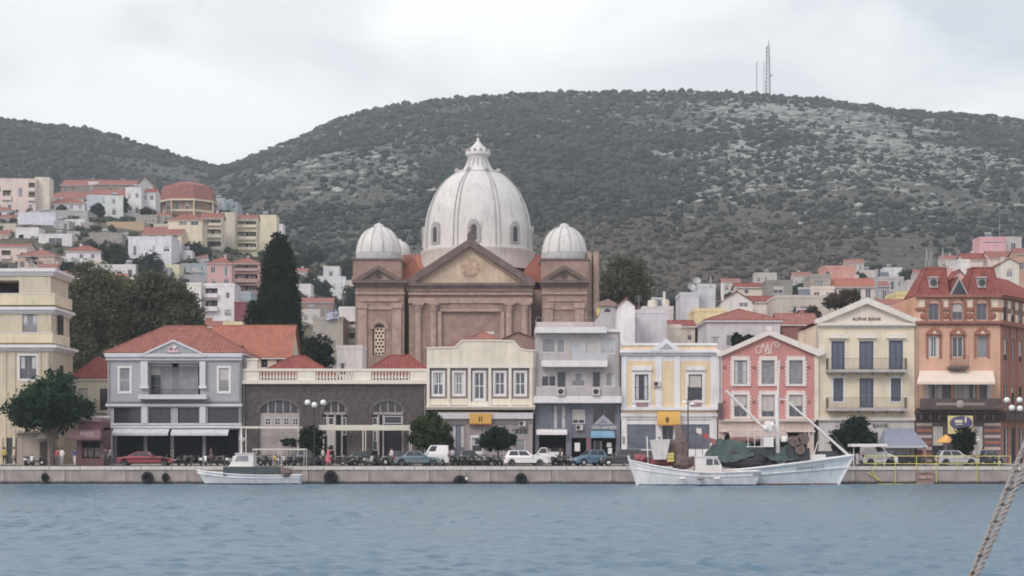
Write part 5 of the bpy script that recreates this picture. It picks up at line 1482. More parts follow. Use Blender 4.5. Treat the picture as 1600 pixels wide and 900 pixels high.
	# corner towers
	for px0, px1, right in ((556, 632, False), (847, 917, True)):
		c = (px0 + px1) / 2
		pc = 592 if not right else 881.5
		mb = MB(st); r = C.r((583, 508, 603, 556)) if not right else C.r((872, 508, 892, 556))
		walls(mb, C.X(px0), C.X(px1), 224.2, 236, z0, C.Z(440), [(r[0], r[1], r[2], r[3], .45, dk)], st); tw = mb.build('tower', t)
		T2 = FR(224.2)
		for a, f in (((px0 - 5, 438, px1 + 5, 443), .85), ((px0 - 3, 443.2, px1 + 3, 447), .5), ((px0 - 1, 457, px1 + 1, 460), .25), ((px0 + 8, 466, px1 - 8, 471), .15), ((px0 + 8, 478, px1 - 8, 484), .18)): T2.part('cornice', tw, a, f, .1, dk if a[1] < 444 else sl)
		for qx in (px0 + 10, px1 - 12): T2.part('pilaster', tw, (qx - 7, 482, qx + 7, 727), .3, .05, sl); T2.part('capital', tw, (qx - 8.5, 474, qx + 8.5, 482), .45, .05, sl)
		T2.prism('pediment', tw, [(pc - 31, 440), (pc + 31, 440), (pc, 422)], .1, 9, sl)
		for sg in (-1, 1):
			p = [(pc + sg * 37, 440), (pc + sg * 37, 437), (pc, 415), (pc, 422), (pc + sg * 29, 440)]
			T2.prism('raking_cornice', tw, p if sg > 0 else p[::-1], .8, .3, dk)
		mb = MB(dk); mb.T = Matrix.Translation((T2.X(pc), 224.1, T2.Z(431))) @ Matrix.Rotation(R(90), 4, 'X'); mb.lathe([(.001, .03), (.26, .03), (.27, .14), (.42, .14), (.44, 0)], 0, 0, 14); mb.build('oculus', tw)
		# pierced cream lattice in the arched window
		lw = mat('lattice_cream', P(190, 170, 146), .85, .15, scale=2)
		T3 = FR(224.4); x0, zb, x1, zt = T3.r((585, 512, 601, 555)) if not right else T3.r((874, 512, 890, 555))
		nx_, nz_ = 3, 8
		mb = MB(lw)
		holes = []
		dx, dz = (x1 - x0) / nx_, (zt - zb) / nz_
		for j in range(nz_):
			for i in range(nx_ - (j % 2)):
				hx = x0 + dx * (i + .5 + .5 * (j % 2)); hz = zb + dz * (j + .5); s = dx * .30
				holes.append((hx - s, hz - s, hx + s, hz + s))
		walls(mb, x0, x1, T3.Y, T3.Y + .2, zb, zt, holes, lw, depth=.18); mb.build('lattice_window', tw)
		mb = MB(sl); cx_ = (x0 + x1) / 2; hw = (x1 - x0) / 2
		for i in range(9):
			u0, u1 = math.pi * (i + .05) / 9, math.pi * (i + .95) / 9
			mb.prism([(cx_ + q * math.cos(u), zt - .2 + q * 1.1 * math.sin(u)) for u, q in ((u0, hw + .05), (u0, hw + .55), (u1, hw + .55), (u1, hw + .05))], 224.0, 224.3)
		mb.build('window_arch', tw)
		T4 = FR(230.0); kk = 230 / F_PX; X = T4.X(pc); q = 36
		mb = MB(st); mb.box(T4.X(pc - 37), T4.X(pc + 37), 226.7, 233.3, T4.Z(446), T4.Z(409)); mb.build('drum', tw)
		mb = MB(dk); mb.box(T4.X(pc - 38.5), T4.X(pc + 38.5), 226.55, 233.45, T4.Z(411), T4.Z(408)); mb.build('drum_cornice', tw)
		mb = MB(mat('drum_grey', P(150, 154, 156), .75, .15, scale=1, streak=.3)); mb.lathe([(36 * kk, T4.Z(408.5)), (36 * kk, T4.Z(398)), (35 * kk, T4.Z(397))], X, 230, 32); mb.build('dome_band', tw)
		pr = [(35.5, 397), (35.2, 391), (34, 384), (31.5, 376), (27.5, 369), (22, 362.5), (15, 357.5), (9, 355), (7.5, 354), (7, 351.5), (3, 349.5), (.4, 348.5)]
		mb = MB(lead); mb.lathe([(a * kk, T4.Z(b)) for a, b in pr], X, 230, 48); mb.build('corner_dome', tw)
		for i in range(12):
			a = 2 * math.pi * (i + .5) / 12; mb = MB(rib)
			for (r1, y1), (r2, y2) in zip(pr[:7], pr[1:8]): mb.tube((X + r1 * kk * math.sin(a), 230 - r1 * kk * math.cos(a), T4.Z(y1)), (X + r2 * kk * math.sin(a), 230 - r2 * kk * math.cos(a), T4.Z(y2)), .09, 4)
			mb.build('dome_rib', tw)
	# far corner dome peeping out, brick turret and buttresses on the right flank
	T5 = FR(252.0); kk = 252 / F_PX
	for px in (624, 872):
		mb = MB(lead); mb.lathe([(17 * kk, T5.Z(402)), (17 * kk, T5.Z(394)), (15.5 * kk, T5.Z(386)), (11 * kk, T5.Z(380)), (4 * kk, T5.Z(376.5)), (.3, T5.Z(374))], T5.X(px), 252, 24); mb.build('far_dome', t)
		mb = MB(st); mb.box(T5.X(px) - 1.9, T5.X(px) + 1.9, 250, 254, z0, T5.Z(401)); mb.build('far_tower', t)
	T6 = FR(229.0)
	for a in ((917, 394, 924, 727), (927, 394, 935, 727)): T6.part('buttress', t, a, .5, 2.2, sl)
	T6.part('flank_wall', t, (914, 402, 938, 727), -.6, 12, st)
	T6.part('cornice', t, (913, 440, 939, 447), .3, 2, dk)
	T6.part('turret', t, (628, 394, 645, 440), -4.0, 8, mat('church_red', P(168, 104, 92), .9, .15, scale=1))
church()
# ================================================================== houses behind and on the hillside
PL = {}
def pl(rgb):
	if rgb not in PL: PL[rgb] = plaster('house_plaster_%d_%d_%d' % rgb, rgb, .4)
	return PL[rgb]
HCOUNT = [0]
HR = random.Random(5)
def house(px0, px1, pe, pb, label, wall, roof='flat', pr=None, tile='tile', Y=None, depth=None, win=None, wins=(), balc=(), rot=0.0, name='house', group='houses on the slopes behind the waterfront', pane='pane', frame='frame', sink=1.5):
	"""front face from pixel px0..px1, eave at pe, foot at pb; pr = ridge height; win=(columns, rows) or explicit pixel rects"""
	if Y is None: Y = hit((px0 + px1) / 2, pb)
	HCOUNT[0] += 1
	fr = FR(Y)
	x0, x1 = fr.X(px0), fr.X(px1)
	zg = min(fr.Z(pb), float(ground_z(np.array((x0 + x1) / 2), np.array(Y)))) - sink
	ze = fr.Z(pe)
	depth = depth or max(6.0, min(11.0, (x1 - x0) * .8))
	t = thing(name, label, 'house', ((x0 + x1) / 2, Y, zg), group)
	ops = [fr.r(a) for a in wins]
	if win:
		nx, nz = win
		hh = fr.Z(pe) - fr.Z(pb); ww = x1 - x0
		fh = hh / nz
		wv = min(1.15, ww / nx * .5); hv = min(1.5, fh * .55)
		for j in range(nz):
			for i in range(nx):
				if random.random() < .08: continue
				c = x0 + ww * (i + .5) / nx + random.uniform(-.15, .15); b = fr.Z(pb) + fh * j + fh * .25
				door = random.random() < .25
				ops.append((c - wv / 2, b - (.25 * fh if door else 0) + .02, c + wv / 2, b + hv))
	bands = []
	for a in balc:                                       # deep shaded balconies with a parapet
		bands.append(tuple(fr.r(a[:4])) + (1.6,))
	ops = [o for o in ops if not any(o[0] < b[2] and o[2] > b[0] and o[1] < b[3] and o[3] > b[1] for b in bands)]
	mb = MB(wall); walls(mb, x0, x1, Y, Y + depth, zg, ze, list(ops) + bands, wall, None if roof != 'flat' else G['concrete'], .2); mb.build('wall', t)
	for o in ops:
		window(t, o[0], o[1], o[2], o[3], Y, frame=frame, nx=2 if o[2] - o[0] > .8 else 1, nz=1, pane=random.choice((pane, pane, 'pdark', 'pgrey')))
	for b in bands:
		mb = MB(G['white']); mb.box(b[0] - .1, b[2] + .1, Y - .7, Y + .02, b[1] - .14, b[1]); sb = mb.build('balcony', t)
		mb = MB(wall); h = (b[3] - b[1]) * .36
		mb.box(b[0] - .1, b[2] + .1, Y - .7, Y - .6, b[1], b[1] + h); mb.box(b[0] - .1, b[0], Y - .6, Y, b[1], b[1] + h); mb.box(b[2], b[2] + .1, Y - .6, Y, b[1], b[1] + h); mb.build('parapet', sb)
		w = (b[2] - b[0])
		window(t, b[0] + w * .12, b[1] + .05, b[0] + w * .45, b[1] + (b[3] - b[1]) * .86, Y + 1.43, nx=2, pane='pane'); window(t, b[0] + w * .6, b[1] + .05, b[0] + w * .88, b[1] + (b[3] - b[1]) * .86, Y + 1.43, nx=2, pane='pdark')
	if roof == 'flat':
		mb = MB(wall)
		for a in ((x0 - .05, x1 + .05, Y - .05, Y + .15), (x0 - .05, x1 + .05, Y + depth - .15, Y + depth + .05), (x0 - .05, x0 + .15, Y + .15, Y + depth - .15), (x1 - .15, x1 + .05, Y + .15, Y + depth - .15)): mb.box(*a, ze + .003, ze + .45)
		mb.build('roof_parapet', t)
		q = HR.random(); c = x0 + (x1 - x0) * HR.uniform(.25, .75)
		if q < .5 and x1 - x0 > 3.5:                          # solar water heater: tank over a tilted panel
			mb = MB(G['pblue']); mb.quad([(c - .8, Y + 1.4, ze + .25), (c + .8, Y + 1.4, ze + .25), (c + .8, Y + 2.5, ze + 1.35), (c - .8, Y + 2.5, ze + 1.35)]); mb.build('solar_panel', t)
			mb = MB(G['steel']); mb.tube((c - .75, Y + 2.7, ze + 1.5), (c + .75, Y + 2.7, ze + 1.5), .27, 10); mb.tube((c - .6, Y + 2.7, ze), (c - .6, Y + 2.7, ze + 1.3), .04, 4); mb.tube((c + .6, Y + 2.7, ze), (c + .6, Y + 2.7, ze + 1.3), .04, 4); mb.build('water_heater', t)
		if q > .3:
			c2 = x0 + (x1 - x0) * HR.uniform(.1, .9)
			mb = MB(G['steel']); mb.tube((c2, Y + 1.2, ze), (c2, Y + 1.2, ze + 2.2), .035, 4)
			for j in range(4): mb.tube((c2 - .5 + .06 * j, Y + 1.2, ze + 1.5 + .2 * j), (c2 + .5 - .06 * j, Y + 1.2, ze + 1.5 + .2 * j), .02, 3)
			mb.build('aerial', t)
	else:
		h = fr.Z(pr) * 1.0 - ze
		if roof == 'hip': hip_roof(t, x0, x1, Y, Y + depth, ze, max(.8, h), G[tile], .35, w=.5)
		elif roof == 'gx': gable_roof(t, x0, x1, Y, Y + depth, ze, max(.8, h), G[tile], 'x', .3, wall, w=.5)
		else: gable_roof(t, x0, x1, Y, Y + depth, ze, max(.8, h), G[tile], 'y', .25, wall, w=.5)
		if random.random() < .6:
			mb = MB(wall); c = x0 + (x1 - x0) * random.uniform(.2, .8); mb.box(c - .3, c + .3, Y + depth * .6, Y + depth * .6 + .6, ze, ze + max(.8, h) + .6); mb.box(c - .38, c + .38, Y + depth * .6 - .08, Y + depth * .6 + .68, ze + max(.8, h) + .6, ze + max(.8, h) + .72, G['white']); mb.build('chimney', t)
	t.rotation_euler = (0, 0, rot)
	return t, fr
WH = pl((206, 206, 210)); CRM = pl((206, 196, 172)); PKW = pl((206, 188, 180)); GRY = pl((158, 158, 160)); LBL = pl((172, 184, 194)); BEI = pl((184, 172, 156)); TAN = pl((176, 152, 118)); PNK = pl((196, 148, 146)); BRN = pl((140, 118, 108)); LAV = pl((178, 177, 184))
# ---- left slope, from the top rows down
house(-40, 55, 281, 334, 'pinkish white apartment house with small windows at the upper left edge of the slope', PKW, win=(6, 2), balc=((4, 297, 17, 312), (44, 285, 54, 298), (44, 300, 54, 313)), rot=.06)
house(55, 77, 279, 332, 'blank cream end block beside the pinkish apartment house', pl((210, 200, 184)), win=None, rot=.06)
house(95, 150, 289, 300, 'long red-roofed house highest on the left slope', BRN, 'gx', 278, 'tile3', win=(4, 1), rot=-.05)
house(150, 212, 288, 300, 'red-roofed house on the skyline next to the grey gable', BRN, 'gx', 278, 'tile3', win=(4, 1), rot=.08)
house(212, 240, 291, 306, 'small pale grey house with a gable end on the skyline', pl((150, 156, 158)), 'gy', 277, 'tile3', win=(1, 1))
house(138, 153, 286, 300, 'tiny white stair house among the red roofs', WH, win=(1, 1))
house(84, 140, 309, 318, 'faded red-tiled house in the second row of the left slope', PKW, 'gx', 298, 'tile3', win=(4, 1), rot=.04)
house(140, 198, 306, 320, 'reddish-tiled house with a shaded verandah in the second row', BRN, 'gx', 293, 'tile3', win=(3, 1), rot=-.06)
house(76, 132, 318, 330, 'low white house with a bright red roof above the long flat roof', WH, 'hip', 307, 'tile', win=(4, 1), rot=.05)
house(136, 172, 307, 334, 'pale blue house in the upper middle of the left slope', LBL, win=(2, 2), rot=.1)
house(164, 192, 308, 336, 'pale green-white house attached to the pale blue one', pl((190, 198, 196)), win=(1, 2), rot=.1)
house(196, 221, 295, 334, 'white two-storey house below the grey gable', WH, win=(2, 2), rot=-.05)
house(221, 243, 300, 334, 'white house with a red lean-to beside the orange villa', WH, 'gx', 293, 'tile4', win=(2, 2), rot=-.05)
house(47, 137, 331, 348, 'long low grey house with a flat concrete roof', GRY, win=(7, 1), name='flat_roofed_house')
house(28, 86, 334, 366, 'large bluish-white house with one dark doorway on the left slope', pl((196, 198, 212)), win=None, wins=((43, 350, 52, 364),), rot=.05)
house(24, 60, 358, 384, 'white terrace house stepping down below the bluish-white house', WH, win=(2, 1))
house(60, 112, 368, 390, 'low white house with a dark carport opening', WH, win=None, wins=((76, 372, 97, 382),), rot=.04)
house(84, 108, 347, 372, 'small grey house wedged behind the white terraces', GRY, win=(2, 2))
house(101, 132, 345, 364, 'white flat house with a dark band of windows', WH, win=None, wins=((113, 357, 134 - 3, 362),))
house(-20, 20, 329, 342, 'small white house with pale red eaves at the left edge', WH, 'hip', 322, 'tile3', win=(3, 1))
house(-14, 24, 352, 376, 'tan rendered house half hidden at the left edge', BEI, win=(3, 1))
house(-30, 42, 385, 410, 'wide red-roofed house behind the ochre building', PKW, 'gx', 378, 'tile', win=(5, 1), balc=((2, 391, 17, 404),))
house(27, 86, 400, 424, 'rusty-roofed pinkish house behind the ochre building', pl((186, 160, 150)), 'hip', 389, 'tile3', win=(4, 1), rot=-.06)
house(103, 157, 393, 412, 'white house with a bright red hipped roof and two square windows', WH, 'hip', 382, 'tile', wins=((124, 397, 130, 404), (142, 397, 148, 404)), win=None, rot=.05)
house(156, 182, 393, 408, 'taupe end of the red-hipped house', BRN, 'hip', 386, 'tile', win=(2, 1), rot=.05)
house(138, 158, 408, 424, 'small flat cream house below the red-hipped house', CRM, win=(2, 1))
house(160, 212, 416, 436, 'white stepped house in the middle of the left slope', WH, win=(3, 1), rot=-.05)
house(164, 196, 432, 452, 'small house with an orange roof showing above the olive trees', BEI, 'gx', 426, 'tile2', win=(3, 1))
house(167, 225, 349, 364, 'ochre retaining house wall on the left slope', TAN, win=None, name='retaining_wall')
house(140, 190, 366, 394, 'plain grey stone house in the middle of the left slope', pl((142, 136, 132)), win=(3, 1), rot=.06)
# orange villa with the many-sided roof
def villa():
	Y = hit(286, 334); fr = FR(Y)
	c = fr.X(286); k = Y / F_PX
	zg = fr.Z(338)
	t = thing('orange_roofed_villa', 'many-sided villa with a great orange tiled roof at the top of the left slope', 'house', (c, Y, zg), 'houses on the slopes behind the waterfront')
	cy = Y + 40 * k
	oc = lambda r, z, a0=R(22.5): [(c + r * k * math.sin(a0 + R(45) * i), cy - r * k * math.cos(a0 + R(45) * i), z) for i in range(8)]
	mb = MB(pl((166, 128, 112)))
	lo, hi = oc(40, zg - 2), oc(40, fr.Z(313))
	for i in range(8): mb.quad([lo[i], lo[(i + 1) % 8], hi[(i + 1) % 8], hi[i]])
	mb.build('wall', t)
	mb = MB(G['tile3']); e, m, r_ = oc(47, fr.Z(311)), oc(40, fr.Z(288)), oc(17, fr.Z(280))
	for i in range(8):
		j = (i + 1) % 8
		slope(mb, e[i], e[j], m[j], m[i], G['tile3'], .5); slope(mb, m[i], m[j], r_[j], r_[i], G['tile3'], .5)
	mb.quad(r_); mb.build('roof', t)
	mb = MB(pl((206, 190, 160)))
	e2 = oc(48, fr.Z(313.5)); e3 = oc(48, fr.Z(310.6))
	for i in range(8): mb.quad([e2[i], e2[(i + 1) % 8], e3[(i + 1) % 8], e3[i]])
	mb.quad(e2[::-1]); mb.build('eave_band', t)
	for i in range(8):
		p = oc(46, 0)[i]
		mb = MB(pl((206, 190, 160))); mb.tube((p[0], p[1], zg), (p[0], p[1], fr.Z(313)), .28, 6); mb.build('column', t)
		q = oc(46, 0)[(i + 1) % 8]
		mb = MB(pl((206, 190, 160))); mb.quad([(p[0], p[1], fr.Z(330)), (q[0], q[1], fr.Z(330)), (q[0], q[1], fr.Z(327)), (p[0], p[1], fr.Z(327))]); mb.quad([(p[0], p[1] + .15, fr.Z(330)), (q[0], q[1] + .15, fr.Z(330)), (q[0], q[1] + .15, fr.Z(327)), (p[0], p[1] + .15, fr.Z(327))]); mb.build('balustrade', t)
	for i, px in enumerate((262, 276, 292, 306)):
		window(t, fr.X(px) - .6, fr.Z(327), fr.X(px) + .6, fr.Z(316), cy - 37.2 * k - .2, pane='pdark')
villa()
house(332, 350, 312, 336, 'pale blue-grey house just right of the orange villa', LBL, win=(2, 2), rot=-.1)
house(348, 371, 318, 338, 'small blue-grey house at the right end of the upper row', pl((140, 156, 166)), win=(2, 2), rot=-.1)
house(262, 316, 344, 394, 'cream apartment wing with a red tiled eave', pl((212, 198, 170)), 'hip', 332, 'tile', wins=((280, 342 + 4, 292, 352), (298, 346, 310, 352)), win=None, rot=.0)
house(314, 346, 340, 394, 'cream apartment house with three stacked shaded balconies under a red eave', pl((206, 196, 176)), 'gx', 331, 'tile', win=None, balc=((315, 343, 345, 352), (315, 358, 345, 371), (315, 377, 345, 390)))
house(345, 367, 334, 394, 'blank cream stair tower between the two balconied apartment houses', pl((190, 182, 164)), win=None)
house(366, 401, 341, 402, 'cream apartment house with three open balconies beside the cypress', pl((206, 196, 164)), 'gx', 334, 'tile', win=None, balc=((368, 345, 400, 355), (368, 362, 400, 374), (368, 380, 400, 390)))
house(400, 432, 338, 404, 'tall plain yellow-cream end block partly behind the cypress', pl((212, 204, 172)), win=None, wins=((403, 352, 407, 358),))
house(432, 442, 352, 372, 'small white annex beside the plain yellow-cream block', WH, win=None)
house(222, 284, 366, 388, 'cream house with a low orange roof and a row of dark windows', pl((206, 194, 168)), 'gx', 352, 'tile3', wins=((233, 363 + 3, 244, 373), (251, 366, 260, 373), (269, 366, 279, 374)), win=None, rot=-.04)
house(200, 268, 372, 416, 'large white house below the low orange roof with three dark openings', pl((204, 208, 216)), win=None, wins=((208, 384, 213, 399), (238, 384, 243, 398), (256, 385, 265, 393)), rot=-.03)
house(266, 284, 384, 412, 'grey-white end wall with a balcony beside the large white house', GRY, win=(1, 2))
house(258, 280, 416, 440, 'pale green-cream house among the olive trees', pl((196, 194, 164)), win=(1, 1))
house(282, 350, 414, 442, 'blue-green house with long white balconies and a small yellow awning', pl((140, 158, 164)), win=(5, 2), rot=-.05)
house(284, 356, 432, 456, 'lower grey-blue balcony storey under the yellow awning', pl((150, 156, 162)), win=(5, 1), rot=-.05)
house(324, 362, 412, 470, 'pink house with a red hipped roof left of the cypress', PNK, 'hip', 400, 'tile', win=(2, 3), rot=.03)
house(360, 406, 412, 470, 'pink house with red balconies partly behind the cypress', pl((176, 128, 128)), 'hip', 402, 'tile', win=None, balc=((365, 414, 402, 422), (365, 428, 402, 440), (365, 446, 402, 458)), rot=.03)
house(312, 366, 447, 512, 'white apartment house with two stacked balconies between the olive trees and the cypress', pl((206, 206, 212)), 'flat', win=None, wins=((353, 457, 359, 466), (351, 484, 362, 494)), balc=((320, 450, 340, 464), (320, 469, 340, 485)), Y=262)
house(292, 314, 446, 512, 'bright white side house with a thin red edge', pl((216, 214, 210)), 'flat', win=None, Y=260)
house(366, 384, 476, 512, 'dark raspberry red house beside the cypress', pl((126, 66, 78)), 'flat', win=None, Y=258)
house(364, 392, 460, 478, 'pale blue flat-topped house beside the cypress', pl((150, 168, 178)), 'flat', win=None, Y=270)
house(306, 350, 510, 540, 'brick-coloured low house behind the blue-grey roof', pl((160, 104, 90)), 'gx', 504, 'tile3', win=(3, 1), Y=215)
house(349, 378, 508, 540, 'small yellow house with white ledges behind the tiled roofs', pl((206, 196, 150)), 'flat', win=(2, 1), Y=214)
# ---- between the cypress and the church
house(488, 540, 434, 462, 'white house on the dry slope left of the church', pl((196, 204, 208)), 'flat', wins=((520, 443, 524, 452),), win=None, rot=.08)
house(462, 486, 446, 476, 'small white house half hidden by the cypress', WH, win=(2, 1))
house(468, 520, 472, 500, 'dull mauve-roofed house left of the church', BRN, 'gx', 464, 'tile3', win=(3, 1))
house(489, 536, 500, 572, 'blank grey concrete block under the striped flag', pl((152, 148, 142)), 'flat', win=None, Y=228, depth=7)
house(530, 560, 484, 572, 'white block with shaded balconies squeezed beside the church', WH, 'flat', win=None, balc=((536, 502, 559, 511), (536, 520, 559, 535)), Y=236, depth=7)
house(526, 566, 545, 600, 'white low house with a white canopy beside the church', pl((210, 208, 206)), 'flat', win=(2, 1), Y=206, depth=6)
house(505, 530, 418, 436, 'tiny white hut on the tan slope below the dry hill', WH, win=(1, 1))
# ---- right of the church
house(968, 1042, 490, 560, 'plain lavender-grey block behind the bright white wall', LAV, 'flat', win=None, Y=186, depth=9, wins=())
house(964.5, 992, 478, 560, 'bright white rooftop block behind the modern grey block', pl((226, 226, 228)), 'gy', 476.5, 'tile3', win=None, Y=181, depth=4)
house(1004, 1052, 484, 540, 'roof terrace house with pale parapet and pipes', pl((180, 178, 178)), 'flat', win=(2, 1), Y=205)
house(1037, 1086, 509, 540, 'low house with a dark red tiled roof', BEI, 'gx', 498, 'tile4', win=(3, 1), Y=200, depth=7)
house(1039, 1064, 513, 545, 'small cream block behind the white pediment', pl((200, 194, 178)), 'flat', win=None, Y=190, depth=5)
house(1063, 1092, 462, 540, 'pale blue-grey lift tower with plain walls', pl((172, 176, 186)), 'flat', win=None, Y=212, depth=6)
house(1091, 1118, 449, 540, 'taller pale blue-grey tower with a water tank', pl((178, 182, 190)), 'flat', win=None, Y=214, depth=7)
house(1085, 1134, 487, 540, 'low yellow wall house in front of the grey towers', pl((206, 190, 140)), 'flat', win=None, Y=206, depth=6)
house(1126, 1176, 471, 500, 'white gabled house with one wide window', pl((212, 206, 202)), 'gy', 455, 'tile3', win=None, wins=((1155, 473, 1169, 480),), Y=232, depth=8)
house(1170, 1212, 471, 500, 'white wing with a red roof joined to the white gabled house', pl((204, 196, 190)), 'gx', 460, 'tile4', win=None, Y=236, depth=7)
house(1152, 1200, 448, 470, 'little cream house with a flat red roof and paired windows', pl((196, 188, 172)), 'gx', 441, 'tile4', wins=((1163, 452, 1170, 459),), win=None, Y=262, depth=6)
house(1197, 1238, 442, 480, 'unfinished concrete house with one big black opening', pl((132, 128, 124)), 'flat', wins=((1208, 446, 1224, 459),), win=None, Y=258, depth=7)
house(1104, 1219, 501, 545, 'wide lavender-grey house with a red hipped roof and white cornice', LAV, 'hip', 479, 'tile', wins=((1112, 526, 1124, 541), (1135, 524, 1150, 541), (1156, 526, 1172, 541)), win=None, Y=191, depth=12, pane='pdark')
house(1212, 1316, 466, 520, 'beige terrace house with a long grey canopy and dark openings', pl((176, 168, 160)), 'flat', wins=((1238, 479, 1247, 496), (1250, 479, 1267, 497)), win=None, Y=228, depth=8, pane='pdark')
house(1222, 1280, 506, 545, 'rust-coloured old roof behind the pink building', pl((138, 92, 84)), 'gx', 486, 'tile3', win=None, Y=196, depth=9)
house(1267, 1304, 452, 475, 'pale cream rooftop house in front of the stone block', pl((198, 184, 174)), 'flat', win=(2, 1), Y=244)
house(1266, 1298, 433, 460, 'square grey-beige stone block above the terrace', pl((150, 142, 136)), 'flat', win=(1, 1), Y=262)
house(1288, 1337, 419, 445, 'salmon pink house with a flat roof on the right slope', pl((196, 136, 126)), 'flat', wins=((1290, 424, 1297, 432),), win=None, Y=285)
house(1296, 1366, 447, 470, 'whitewashed house under a long orange-red tiled roof', pl((190, 180, 174)), 'gx', 433, 'tile2', win=(4, 1), Y=262, rot=-.05)
house(1330, 1390, 446, 475, 'grey house half hidden behind the cream gable', GRY, 'gx', 438, 'tile3', win=(4, 1), Y=290)
house(1362, 1412, 436, 470, 'grey-white flats at the foot of the right hill', pl((168, 166, 166)), 'flat', win=(4, 2), Y=300)
house(1400, 1424, 461, 500, 'small yellow block beside the orange building', pl((206, 192, 128)), 'flat', win=(1, 1), Y=215)
house(1376, 1428, 476, 520, 'dull red roof between the cream bank and the orange building', BRN, 'gx', 468, 'tile3', win=None, Y=196)
house(1531, 1572, 373, 394, 'pink rooftop house highest on the right', pl((206, 150, 158)), 'flat', wins=((1536, 378, 1568, 380),), win=None, Y=372)
house(1572, 1596, 373, 396, 'pale grey rooftop block beside the pink house', pl((180, 172, 170)), 'flat', win=(1, 1), Y=374)
house(1506, 1546, 405, 420, 'red-roofed house below the pink rooftop house', PKW, 'gx', 394, 'tile4', win=(3, 1), Y=352)
house(1546, 1584, 402, 420, 'second red-roofed house below the pink rooftop house', PKW, 'gx', 391, 'tile', win=(3, 1), Y=350)
house(1563, 1592, 412, 440, 'white gable house above the right wing roof', pl((212, 206, 192)), 'gy', 404, 'tile3', win=(1, 1), Y=318)
house(1497, 1515, 409, 430, 'white stair tower behind the turrets', pl((208, 206, 206)), 'flat', win=None, Y=300)
house(1490, 1508, 432, 470, 'dark red roof peak between the two turrets', pl((200, 150, 150)), 'gy', 424, 'tile4', win=None, Y=205)
house(1590, 1650, 396, 430, 'terracotta house at the right edge of the slope', pl((180, 140, 120)), 'gx', 386, 'tile', win=(4, 1), Y=340)
# ---- extra roofs that fill the lower slope behind the trees
for i, (a, b, e, f, w_, rf, pr, lab) in enumerate((
		(92, 138, 430, 452, BEI, 'gx', 422, 'beige house with a brown roof behind the olive trees'),
		(196, 240, 436, 458, pl((196, 190, 184)), 'flat', None, 'pale flat house directly behind the olive trees'),
		(228, 262, 420, 440, pl((190, 196, 200)), 'flat', None, 'light grey house above the olive trees'),
		(118, 160, 446, 470, PKW, 'gx', 438, 'pink-white house with a rusty roof behind the olive trees'),
		(384, 408, 440, 470, pl((190, 186, 180)), 'flat', None, 'plain pale house just left of the cypress'),
		(1418, 1446, 440, 470, pl((184, 178, 172)), 'flat', None, 'pale house directly left of the orange turrets'),
		(1342, 1372, 424, 446, pl((186, 176, 168)), 'flat', None, 'beige flats above the orange-red roof'),
		(1240, 1268, 430, 450, pl((182, 172, 164)), 'gx', 424, 'small tiled house above the beige terrace'))):
	house(a, b, e, f, lab, w_, rf, pr, 'tile3', win=(3, 1))

